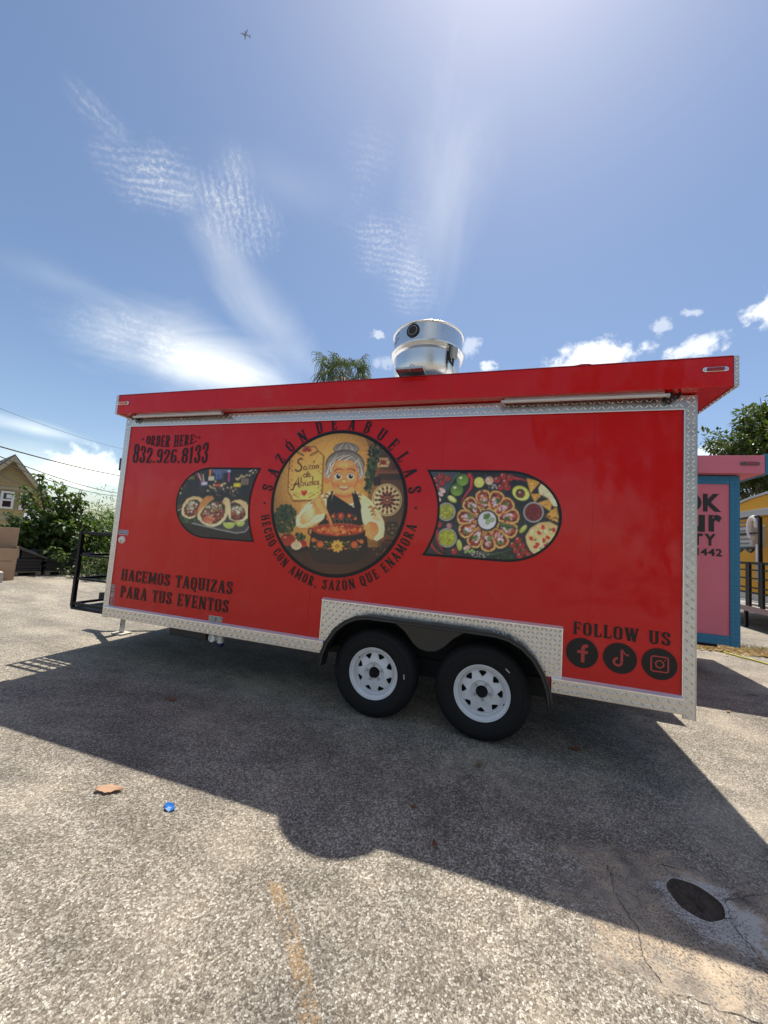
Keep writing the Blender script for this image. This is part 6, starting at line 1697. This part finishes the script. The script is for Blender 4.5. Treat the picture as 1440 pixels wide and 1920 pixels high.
bushy_tree('mulberry_tree', (gb[0]-.2, gb[1]+.3, 0), [G(x, y, r_) for x, y, r_ in ((72, 888, 13.4), (80, 900, 13.6), (99, 899, 13.2), (108, 915, 13.2), (118, 903, 13.5), (44, 908, 13.0), (154, 918, 13.6), (128, 926, 13.3), (16, 960, 12.9), (137, 922, 13.8), (60, 935, 13.7), (160, 938, 13.5), (172, 958, 13.8), (146, 930, 13.4), (35, 925, 13.3))],
           MULB, .135, .85, 85, [(G(100, 1005, 13.6), .75, .6, .55, 1500), (G(70, 1015, 13.6), .6, .5, .45, 900), (G(135, 1000, 13.7), .65, .5, .6, 1200), (G(115, 1040, 13.8), .9, .4, .22, 700), (G(160, 1010, 13.8), .4, .4, .5, 600), (G(48, 1000, 13.4), .42, .4, .45, 700), (G(52, 1030, 13.6), .4, .35, .25, 350)], 0, 4,
           'broad leaved green tree with upright shoots behind the dark timber stack', .8, spread=.20)
gb = on(195, 1070, 2, 0.0)
bushy_tree('feathery_tree', (gb[0]-1.2, gb[1]+1.6, 0), [G(x, y, 14.5) for x, y in ((200, 950), (185, 962), (210, 958), (225, 965), (172, 975))], ACAC, .10, .30, 150,
           [(G(200, 1000, 14.5), .9, .7, .9, 2600), (G(190, 1045, 14.2), .9, .7, .7, 1800), (G(225, 1010, 14.5), .9, .7, 1.0, 1500)], 0, 8, 'light green feathery tree seen through the black railing', .3)
gb = on(190, 1078, 2, 0.0)
bushy_tree('shrub', (gb[0]-.6, gb[1]+.8, 0), [G(x, y, 12.2) for x, y in ((165, 1040), (190, 1035), (205, 1045))], leafmat('shrub_leaf', (.045, .08, .025), (.09, .12, .04), .35), .10, .5, 60, [(G(188, 1062, 12.2), .8, .5, .35, 1100)], 0, 15, 'low dark shrub at the foot of the feathery tree', .4, 'shrub')
# big tree on the right beyond the yellow trailer
OAK = leafmat('oak_leaf', (.035, .060, .014), (.085, .105, .028), .35, .4)
mass = []
for (x, y, s_, n) in ((1455, 830, 1.2, 1500), (1400, 862, .95, 1100), (1376, 845, .6, 600), (1428, 800, .8, 900), (1490, 830, 1.4, 1300), (1420, 905, .9, 1100), (1390, 890, .7, 800), (1460, 885, 1.2, 1100), (1452, 775, .6, 500), (1540, 810, 1.8, 1000)):
    mass.append((G(x, y, 19+RND.uniform(-1, 1)), s_, s_, s_*.8, n))
c_ = G(1500, 1080, 19.5)
bushy_tree('oak_tree', (c_[0], c_[1], 0), [G(x, y, 18.6) for x, y in ((1342, 824), (1350, 838), (1362, 812), (1385, 790), (1408, 760), (1425, 745), (1355, 850))], OAK, .19, .55, 90, mass, 0, 31, 'large dark green tree rising behind the pink and yellow trailers', .25, spread=.35)

def palm():
    rng = random.Random(77); cpos = Vector(G(644, 706, 20.0)); t = thing('fan_palm', (cpos.x, cpos.y, 0), 'shaggy fan palm whose crown shows above the red trailer roof', 'palm tree')
    mb = MB(); mb.tube([(cpos.x+.15*math.sin(k*.5), cpos.y, cpos.z*k/12) for k in range(13)], [.24-.06*k/12 for k in range(13)], 12); mb.build('trunk', BARK, t, smooth=True)
    cr = MB(); dead = MB()
    for k in range(50):
        a = rng.uniform(0, 6.283); el = rng.uniform(-.6, 1.25); target = cr if el > -.15 or rng.random() < .7 else dead
        d = Vector((math.cos(a)*math.cos(el), math.sin(a)*math.cos(el), math.sin(el))); L_ = rng.uniform(.8, 1.5)
        p0 = cpos+Vector((0, 0, -.1)); hub = p0+d*L_-Vector((0, 0, .12*L_))
        target.tube([p0, p0.lerp(hub, .5)+Vector((0, 0, .04)), hub], [.016, .012, .008], 4)
        side = d.cross(Vector((0, 0, 1)));
        if side.length < .1: side = Vector((1, 0, 0))
        side.normalize(); upv = side.cross(d)
        for j in range(22):
            f = (j/21-.5)*R(210); dir_ = (d*math.cos(f)+side*math.sin(f)).normalized(); ln = rng.uniform(.70, 1.10)*(1-.22*abs(f)/1.8)
            q0 = hub; q1 = hub+dir_*ln*.55-Vector((0, 0, .05)); dr = rng.uniform(.35, 1.0)
            q2 = q1+dir_*ln*.30-Vector((0, 0, dr*.45)); q3 = q2+dir_*ln*.08-Vector((0, 0, dr*.75))
            w_ = dir_.cross(upv).normalized()*.026
            target.add([q0, q1-w_, q1+w_, q2-w_*.7, q2+w_*.7, q3], [(0, 1, 2), (1, 3, 4, 2), (3, 5, 4)])
    cr.build('crown', leafmat('palm_leaf', (.050, .072, .028), (.095, .115, .048), .3, .75), t, recalc=False)
    dead.build('dead_fronds', leafmat('dead_palm_leaf', (.20, .16, .10), (.28, .22, .15), .25, .7), t, recalc=False)
palm()

# ------------------------------------------------------------------ house at the left with lap siding
HR = 25.0
hr_dir = ray(25, 950); hr_dir = hr_dir[:2]/np.linalg.norm(hr_dir[:2])
HC = G(25, 900, HR)
nrm2 = Vector((-hr_dir[0], -hr_dir[1], 0)); nrm2.rotate(Matrix.Rotation(R(8), 3, 'Z')); tan2 = Vector((-nrm2.y, nrm2.x, 0))   # tan2 points to the photo's right
if tan2.dot(Vector(tuple(RIGHT))) < 0: tan2 = -tan2
house = thing('house', (HC[0], HC[1], 0), 'two storey house with tan lap siding and dark gabled roof at the left', 'house')
HO = Vector((HC[0], HC[1], 0))
def hp(u, z, out=0.0): p = HO+tan2*u+nrm2*out; return (p.x, p.y, z)
def hz(px, py):
    """(u, z) on the gable wall seen in a direction"""
    d = ray(px, py); o_ = Vector(tuple(CAM)); dv = Vector(tuple(d)); t_ = (HO-o_).dot(nrm2)/dv.dot(nrm2); q = o_+dv*t_
    return (q-HO).dot(tan2), q.z
apex = hz(24, 860); eave = hz(84, 936); half = eave[0]-apex[0]; slope = (apex[1]-eave[1])/half
SIDE = mat('tan_lap_siding', (.40, .31, .15), .75, var=.08, vscale=3); TRIM = mat('tan_house_trim', (.38, .32, .22), .7); ROOFM = mat('dark_shingle', (.055, .055, .058), .9, var=.3, vscale=8)
mb = MB()
def hbox(mb, u0, u1, z0, z1, o0, o1):
    return mb.add([hp(u0, z0, o0), hp(u1, z0, o0), hp(u1, z0, o1), hp(u0, z0, o1), hp(u0, z1, o0), hp(u1, z1, o0), hp(u1, z1, o1), hp(u0, z1, o1)],
                  [(0, 3, 2, 1), (4, 5, 6, 7), (0, 1, 5, 4), (1, 2, 6, 5), (2, 3, 7, 6), (3, 0, 4, 7)])
ua, ub = apex[0]-half*.97, apex[0]+half*.97
base_gable = eave[1]+slope*half*.03
mb.add([hp(ua, 0), hp(ub, 0), hp(ub, base_gable), hp(apex[0], apex[1]-.05), hp(ua, base_gable), hp(ua, 0, -9), hp(ub, 0, -9), hp(ub, base_gable, -9), hp(apex[0], apex[1]-.05, -9), hp(ua, base_gable, -9)],
       [(0, 1, 2, 3, 4), (9, 8, 7, 6, 5), (1, 6, 7, 2), (0, 4, 9, 5), (0, 5, 6, 1)])
mb.build('wall', SIDE, house)
zc0 = hz(40, 915)[1]
k = 0; z = zc0
while z < apex[1]-.15:      # lapped boards of the gable, each standing proud at its lower edge
    z1 = z+.19
    hw0 = min(half*.97, (apex[1]-.05-z)/slope); hw1 = max(0.02, (apex[1]-.05-z1)/slope)
    wob = [RND.uniform(-.012, .012) for _ in range(9)]
    m2 = MB(); n = 8
    us0 = [apex[0]-hw0+2*hw0*i/n for i in range(n+1)]; us1 = [apex[0]-min(hw0, hw1)+2*min(hw0, hw1)*i/n for i in range(n+1)]
    vs_ = [hp(u, z+wob[i], .055) for i, u in enumerate(us0)]+[hp(u, z1+.02, .006) for u in us1]+[hp(u, z+wob[i], .004) for i, u in enumerate(us0)]
    m2.add(vs_, [(i, i+1, n+2+i, n+1+i) for i in range(n)]+[(2*n+2+i, 2*n+3+i, i+1, i) for i in range(n)])
    m2.build('siding_board', SIDE, house); z = z1
mb = MB(); hbox(mb, ua, ub, zc0-.14, zc0-.01, .002, .06); mb.build('gable_band', TRIM, house)
z2_, z3_ = hz(25, 968)[1], hz(25, 976)[1]
mb = MB(); hbox(mb, ua, ub, z3_, z2_, .002, .05); mb.build('floor_band', TRIM, house)
for i in range(9):   # lower siding boards
    z_ = .9+i*.0
zb_ = hz(40, 990)[1]
mb = MB(); hbox(mb, ua, ub, 0, max(.5, zb_-.25), .002, .04); mb.build('brick_base', mat('brick_red', (.26, .11, .065), .85, var=.3, vscale=14), house)
# roof slabs
for s_ in (-1, 1):
    m2 = MB(); ov = .35; e = half+ov
    top = [(apex[0], apex[1]+.02), (apex[0]+s_*e, apex[1]+.02-slope*e)]
    vs_ = []
    for o_ in (.45, -9.3):
        for (u, z) in top: vs_ += [hp(u, z, o_), hp(u, z+.16, o_)]
    m2.add(vs_, [(0, 2, 3, 1), (4, 5, 7, 6), (1, 3, 7, 5), (0, 4, 6, 2), (2, 6, 7, 3), (0, 1, 5, 4)])
    m2.build('roof', ROOFM, house)
    m2 = MB(); vs_ = []
    for o_ in (.455, .40):
        for (u, z) in top: vs_ += [hp(u, z-.16, o_), hp(u, z+.10, o_)]
    m2.add(vs_, [(0, 2, 3, 1), (4, 5, 7, 6), (1, 3, 7, 5), (0, 4, 6, 2), (2, 6, 7, 3), (0, 1, 5, 4)]); m2.build('barge_board', TRIM, house)
def house_window(pts):
    (x0, y0), (x1, y1) = pts; u0, z1 = hz(x0, y0); u1, _ = hz(x1, y0); _, z0 = hz((x0+x1)/2, y1)
    m2 = MB(); f = .085
    hbox(m2, u0, u1, z1-f, z1, .05, .12); hbox(m2, u0, u1, z0, z0+f, .05, .12); hbox(m2, u0, u0+f, z0+f, z1-f, .05, .12); hbox(m2, u1-f, u1, z0+f, z1-f, .05, .12)
    wn_ = m2.build('window', mat('white_window_frame', (.70, .69, .67), .5), house)
    zm = (z0+z1)/2; m2 = MB(); hbox(m2, u0+f, u1-f, zm-.04, zm+.04, .05, .11); m2.build('meeting_rail', mat('white_window_frame', (.70, .69, .67), .5), wn_)
    for (a, b) in ((z0+f, zm-.04), (zm+.04, z1-f)):
        m2 = MB(); hbox(m2, u0+f, u1-f, a, b, .06, .07); m2.build('pane', mat('dark_window_glass', (.012, .014, .016), .05, 0, spec=.6), wn_)
house_window(((2, 920), (28, 954))); house_window(((38, 924), (60, 957)))
m2 = MB(); u_, z_ = hz(13, 922); hbox(m2, u_, u_+.3, z_-.3, z_-.12, .072, .076); m2.build('window_sticker', SW, house)

# far pale house roof peeping over the yellow trailer
fh = G(1392, 940, 40.0); far = thing('house', (fh[0], fh[1], 0), 'pale gabled house far behind between the pink and yellow trailers', 'house')
t3 = Vector((RIGHT[0], RIGHT[1], 0)).normalized(); n3 = Vector((-t3.y, t3.x, 0)); n3 = n3 if n3.dot(Vector(tuple(FWD))) > 0 else -n3
def fp(u, z, o_): p = Vector((fh[0], fh[1], 0))+t3*u+n3*o_; return (p.x, p.y, z)
zt = G(1386, 929, 40)[2]
mb = MB(); mb.add([fp(-3.5, 0, 0), fp(2.5, 0, 0), fp(2.5, zt-2.0, 0), fp(-.5, zt-.15, 0), fp(-3.5, zt-2.0, 0), fp(-3.5, 0, 6), fp(2.5, 0, 6), fp(2.5, zt-2.0, 6), fp(-.5, zt-.15, 6), fp(-3.5, zt-2.0, 6)],
                  [(0, 1, 2, 3, 4), (9, 8, 7, 6, 5), (1, 6, 7, 2), (0, 4, 9, 5)]); mb.build('wall', mat('pale_siding', (.52, .53, .53), .7), far)
for s_ in (-1, 1):
    mb = MB(); vs_ = []
    for o_ in (-.4, 6.4):
        for (u, z) in ((-.5, zt), (-.5+s_*3.4, zt-2.1)): vs_ += [fp(u, z-.12, o_), fp(u, z, o_)]
    mb.add(vs_, [(0, 2, 3, 1), (4, 5, 7, 6), (1, 3, 7, 5), (0, 4, 6, 2), (2, 6, 7, 3), (0, 1, 5, 4)]); mb.build('roof', mat('grey_metal_roof', (.45, .46, .48), .5), far)

# ------------------------------------------------------------------ timber stack, pallets, cardboard, truck at the left
DARKW = mat('black_stained_timber', (.022, .022, .024), .6, var=.4, vscale=10, bump=.2, bscale=40)
PALW = mat('weathered_pallet_wood', (.26, .21, .15), .85, var=.3, vscale=10)
O1 = on(82, 1079, 2, 0.0); ex = Vector((on(135, 1079.5, 2, 0.0)-on(30, 1082.5, 2, 0.0)).tolist()).normalized(); ey = Vector((-ex.y, ex.x, 0)); ey = ey if ey.dot(Vector(tuple(FWD))) > 0 else -ey
def sp(u, v, z): return Vector((O1[0], O1[1], z))+ex*u+ey*v
def obox(name, u0, u1, v0, v1, z0, z1, m_, parent=None, tilt=0.0):
    mb = MB(); q = []
    for (u, v, z) in ((u0, v0, z0), (u1, v0, z0), (u1, v1, z0), (u0, v1, z0), (u0, v0, z1), (u1, v0, z1), (u1, v1, z1), (u0, v1, z1)):
        p = sp(u, v, z+tilt*(u-u0)); q.append((p.x, p.y, p.z))
    mb.add(q, [(0, 3, 2, 1), (4, 5, 6, 7), (0, 1, 5, 4), (1, 2, 6, 5), (2, 3, 7, 6), (3, 0, 4, 7)])
    return mb.build(name, m_, parent, bevel=.004)
for (u0, u1, lab) in ((-1.02, -.06, 'wooden pallet under the lower dark timber stack beside the cardboard'), (.02, .98, 'wooden pallet under the taller dark timber stack')):
    p = sp(u0, 0, 0); pl = thing('pallet', (p.x, p.y, 0), lab, 'pallet')
    for k in range(3): obox('pallet_block', u0+k*(u1-u0-.1)/2, u0+k*(u1-u0-.1)/2+.1, .0, .9, .002, .085, PALW, pl)
    for k in range(5): obox('pallet_slat', u0, u1, k*.19, k*.19+.14, .0855, .105, PALW, pl)
hgt = [.06, .07, .055, .065, .06, .07, .06, .055]
ordn = ('lowest', 'second', 'third', 'fourth', 'fifth', 'sixth', 'seventh', 'topmost')
z = .106
for k in range(8):
    o = obox('timber_beam', .02+RND.uniform(-.05, .03), 1.02+RND.uniform(-.04, .10), .05+RND.uniform(-.02, .02), .80, z, z+hgt[k]-.008, DARKW); z += hgt[k]
    tag(o, '%s dark beam of the taller timber stack right of the cardboard' % ordn[k], 'timber', 'dark stacked timber')
z = .106
for k in range(4):
    o = obox('timber_beam', -1.0+RND.uniform(-.04, .04), -.04+RND.uniform(-.04, .02), .04+RND.uniform(-.02, .02), .75, z, z+.07, DARKW); z += .078
    tag(o, '%s dark beam of the low timber stack next to the cardboard' % ('lowest', 'second', 'third', 'topmost')[k], 'timber', 'dark stacked timber')
o = obox('timber_beam', -.55, .02, -.02, .08, .66, .72, mat('grey_steel_tube', (.10, .10, .11), .5, .4), None, -.45); tag(o, 'grey tube leaning down across the front of the dark timber', 'tube')
st_ = thing('storage_crate', tuple(sp(-.9, .5, 0)), 'black plastic crates standing on the low timber stack', 'crate')
obox('crate_body', -.98, -.70, .1, .5, z, z+.26, DARKW, st_); obox('crate_rim', -.99, -.69, .09, .51, z+.261, z+.285, DARKW, st_); obox('crate_body', -.45, -.03, .1, .5, z, z+.22, DARKW, st_)
o = obox('tan_carton', -.68, -.50, .08, .4, z, z+.27, mat('cream_carton', (.50, .45, .33), .8)); o.name = 'carton'; tag(o, 'small cream carton between black crates on the timber stack', 'carton')
# big cardboard sheets and boxes
CARD = mat('cardboard', (.40, .265, .165), .85, var=.07, vscale=3, bump=.1, bscale=15)
q0, q1 = on(-60, 1090, 2, 0.0), on(25, 1088, 2, 0.0)
dv = Vector((q1-q0).tolist()); L_ = dv.length; dv.normalize(); ev = Vector((-dv.y, dv.x, 0)); ev = ev if ev.dot(Vector(tuple(FWD))) > 0 else -ev
htop = None
d_ = ray(26, 990); tt = np.linalg.norm(q1[:2]-CAM[:2])/np.linalg.norm(d_[:2]); htop = float(CAM[2]+d_[2]*tt)
cb = thing('cardboard_box', tuple(q1), 'tall tan cardboard carton standing at the left edge', 'cardboard box')
def cbox(name, u0, u1, v0, v1, z0, z1, m_, parent=None, lean=0.0):
    mb = MB(); qs = []
    for (u, v, z) in ((u0, v0, z0), (u1, v0, z0), (u1, v1, z0), (u0, v1, z0), (u0, v0, z1), (u1, v0, z1), (u1, v1, z1), (u0, v1, z1)):
        p = Vector(q1.tolist())+dv*(u+lean*z)+ev*v; qs.append((p.x, p.y, z))
    mb.add(qs, [(0, 3, 2, 1), (4, 5, 6, 7), (0, 1, 5, 4), (1, 2, 6, 5), (2, 3, 7, 6), (3, 0, 4, 7)])
    return mb.build(name, m_, parent, bevel=.004)
cbox('back_panel', -1.0, .0, .30, .312, .0, htop, CARD, cb, .02); cbox('side_panel', -.012, .0, -.0, .299, .0, htop*.64, CARD, cb, .02)
cbox('front_panel', -1.0, -.013, -.012, .0, .0, htop*.60, CARD, cb, .02)
cbox('printed_line', -.45, -.08, -.0145, -.0125, htop*.36, htop*.375, mat('cardboard_print', (.22, .12, .08), .9), cb, .02)
o = cbox('white_board', -1.0, -.60, .12, .17, .3, htop*.80, mat('white_board', (.68, .66, .64), .6), None, -.12); tag(o, 'white board sticking out of the tall cardboard carton', 'board')
o = cbox('carton', -.75, -.22, -.40, -.08, .0, .22, mat('pale_carton', (.50, .42, .36), .8)); tag(o, 'small pale carton on the ground before the tall cardboard', 'carton')
o = cbox('carton', -.95, -.35, -.36, -.10, .221, .27, mat('pale_carton', (.50, .42, .36), .8)); tag(o, 'flat carton lying on top of the small pale carton', 'carton')
# white pickup behind the foliage
TW = mat('white_car_paint', (.72, .72, .71), .3, 0, .6); TG = mat('car_glass', (.015, .017, .02), .05)
tp = G(112, 1040, 17.5); truck = thing('pickup_truck', (tp[0], tp[1], 0), 'white pickup truck half hidden behind the broad leaved tree', 'pickup truck')
def tb(name, u0, u1, v0, v1, pts_z, m_, bev=.03):
    pass
def tprism(name, outline, v0, v1, m_, parent, bev=.03):
    mb = MB(); n = len(outline); vs_ = []
    for v in (v0, v1):
        for (u, z) in outline: p = Vector((tp[0], tp[1], 0))+ex*u+ey*v; vs_.append((p.x, p.y, z))
    mb.add(vs_, [tuple(range(n)), tuple(range(2*n-1, n-1, -1))]+[((i+1) % n, i, n+i, n+(i+1) % n) for i in range(n)])
    return mb.build(name, m_, parent, bevel=bev)
tprism('body', [(-2.6, .45), (2.7, .45), (2.75, .8), (2.65, 1.05), (1.5, 1.12), (-2.6, 1.12)], 0, 1.85, TW, truck)
tprism('cab', [(-.7, 1.121), (1.45, 1.121), (.95, 1.62), (.7, 1.70), (-.45, 1.70), (-.65, 1.6)], .08, 1.77, TW, truck)
tprism('side_window', [(-.55, 1.17), (.25, 1.17), (.25, 1.60), (-.42, 1.60)], .066, .079, TG, truck, 0); tprism('side_window', [(.33, 1.17), (1.2, 1.17), (.82, 1.60), (.33, 1.60)], .066, .079, TG, truck, 0)
tprism('door_handle', [(-.35, 1.0), (-.15, 1.0), (-.15, 1.03), (-.35, 1.03)], -.03, -.001, BLACKRUB, truck, 0)
for u in (-1.65, 1.75):
    mb = MB(); p = Vector((tp[0], tp[1], 0))+ex*u; n = 24; vs_ = []
    for v in (-.02, .22):
        for k in range(n): q = p+ex*(.37*math.cos(2*math.pi*k/n))+ey*v; vs_.append((q.x, q.y, .37+.37*math.sin(2*math.pi*k/n)))
    mb.add(vs_, [tuple(range(n)), tuple(range(2*n-1, n-1, -1))]+[((i+1) % n, i, n+i, n+(i+1) % n) for i in range(n)]); mb.build('wheel', RUBBER, truck)

# ------------------------------------------------------------------ overhead wires
WIRE = mat('black_wire', (.02, .02, .02), .7)
def wire(p0, r0, p1, r1, ext, sag, label, rad=.016):
    a = Vector(tuple(at_range(*p0, r0))); b = Vector(tuple(at_range(*p1, r1))); d = b-a
    s_ = a-d*ext; e = b+d*1.2; n = 40; mb = MB(); P_ = []
    for i in range(n+1):
        t = i/n; p = s_.lerp(e, t); P_.append(p-Vector((0, 0, sag*(4*t*(1-t)))))
    off = P_[int(n*(ext/(ext+2.2)))]-a
    P_ = [p-Vector((0, 0, off.z)) for p in P_]
    mb.tube(P_, rad, 6); tag(mb.build('overhead_wire', WIRE, smooth=True), label, 'wire', 'overhead wires at the left')
wire((0, 838), 16, (218, 888), 24, .8, .5, 'uppermost thick overhead wire crossing the sky left of the trailer', .020)
wire((20, 862), 17, (218, 917), 25, .8, 1.0, 'upper of the two thin wires passing the house gable', .014)
wire((10, 866), 17, (218, 918.5), 25, .8, 1.6, 'lower of the two thin wires passing the house gable', .013)
wire((60, 915), 18, (200, 951), 25, .6, .8, 'lowest thin wire crossing in front of the house', .011)
wire((0, 766), 22, (218, 832), 30, .6, .8, 'faint high wire above the others at the left', .007)

# ------------------------------------------------------------------ the aeroplane
def aeroplane():
    D = 1150.0; c0 = CAM+ray(460, 65)*D
    nose, tail = CAM+ray(451, 62.4)*D, CAM+ray(469, 68.2)*D
    ax = Vector((nose-tail).tolist()); Ln = ax.length; ax.normalize()
    view = Vector(ray(460, 65).tolist()).normalized()
    wing = Vector((ray(464.5, 76.5)-ray(460, 55.5)).tolist()); span = wing.length*D*.98; wing = (wing-ax*wing.dot(ax)*.9).normalized()
    upv = ax.cross(wing).normalized()
    if upv.z < 0: upv = -upv
    C0 = Vector(c0.tolist())
    m_ = mat('hazed_airliner_grey', (.30, .36, .47), .5)  # haze of the distance is painted in as this pale blue-grey
    t = thing('aeroplane', tuple(C0), 'tiny haze-grey airliner high in the sky at upper left', 'aeroplane'); t.empty_display_size = 5
    def pt(a, w_, u): return tuple(C0+ax*a*Ln+wing*w_*span+upv*u*Ln)
    mb = MB(); prof = [(.5, .006), (.47, .03), (.40, .048), (.2, .052), (-.15, .052), (-.35, .035), (-.5, .012)]; vs_ = []; n = 10
    for (a, r_) in prof:
        for k in range(n):
            q = C0+ax*a*Ln+wing*(r_*Ln*math.cos(2*math.pi*k/n))+upv*(r_*Ln*math.sin(2*math.pi*k/n)); vs_.append(tuple(q))
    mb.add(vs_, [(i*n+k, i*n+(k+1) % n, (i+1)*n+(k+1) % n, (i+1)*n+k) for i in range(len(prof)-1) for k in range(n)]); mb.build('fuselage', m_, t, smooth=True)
    for s_ in (-1, 1):
        mb = MB(); a0 = [(.10, 0), (-.10, 0), (-.14, s_*.5), (-.09, s_*.5)]
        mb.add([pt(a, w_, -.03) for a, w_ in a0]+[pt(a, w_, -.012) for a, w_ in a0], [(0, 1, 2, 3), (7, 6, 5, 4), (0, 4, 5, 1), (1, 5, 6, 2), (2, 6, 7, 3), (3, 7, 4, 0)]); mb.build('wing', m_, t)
        mb = MB(); a0 = [(-.40, 0), (-.48, 0), (-.51, s_*.17), (-.47, s_*.17)]
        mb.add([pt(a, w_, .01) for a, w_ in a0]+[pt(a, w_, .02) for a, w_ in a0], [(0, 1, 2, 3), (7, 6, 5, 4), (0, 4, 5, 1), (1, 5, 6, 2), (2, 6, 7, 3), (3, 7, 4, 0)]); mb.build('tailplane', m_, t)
        mb = MB(); vs_ = []
        for (a, r_) in ((.12, .022), (.10, .030), (.0, .026), (-.02, .018)):
            for k in range(8): q = C0+ax*a*Ln+wing*(s_*.17*span+r_*Ln*math.cos(k*.785))+upv*(-.055*Ln+r_*Ln*math.sin(k*.785)); vs_.append(tuple(q))
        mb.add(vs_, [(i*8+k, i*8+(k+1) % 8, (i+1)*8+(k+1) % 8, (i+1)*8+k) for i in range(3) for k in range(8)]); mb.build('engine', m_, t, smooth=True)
    mb = MB(); a0 = [(-.36, .03), (-.49, .03), (-.53, .17), (-.48, .17)]
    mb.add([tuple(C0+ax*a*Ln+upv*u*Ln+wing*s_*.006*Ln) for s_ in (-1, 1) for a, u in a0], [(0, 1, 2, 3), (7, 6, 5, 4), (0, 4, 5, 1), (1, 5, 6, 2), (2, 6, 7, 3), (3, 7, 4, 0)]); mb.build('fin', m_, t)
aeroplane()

# ------------------------------------------------------------------ tree added out of view behind the viewer to darken the glossy side's reflection
for (bx, by, hh, sd, lab) in ((6.5, -15.5, 8.5, 51, 'unseen tree added behind the viewer to darken the reflection at the right of the red side'),):
    rg_ = random.Random(sd); ms = []
    for k in range(9): ms.append(((bx+rg_.gauss(0, 1.5), by+rg_.gauss(0, 1.0), hh*rg_.uniform(.35, .95)), 1.8, 1.4, 1.4, 420))
    bushy_tree('oak_tree', (bx, by, 0), [(bx+rg_.gauss(0, 1.5), by+rg_.gauss(0, 1), hh*rg_.uniform(.7, 1.05)) for _ in range(5)], OAK, .42, .6, 60, ms, 0, sd, lab, .25, spread=.7)
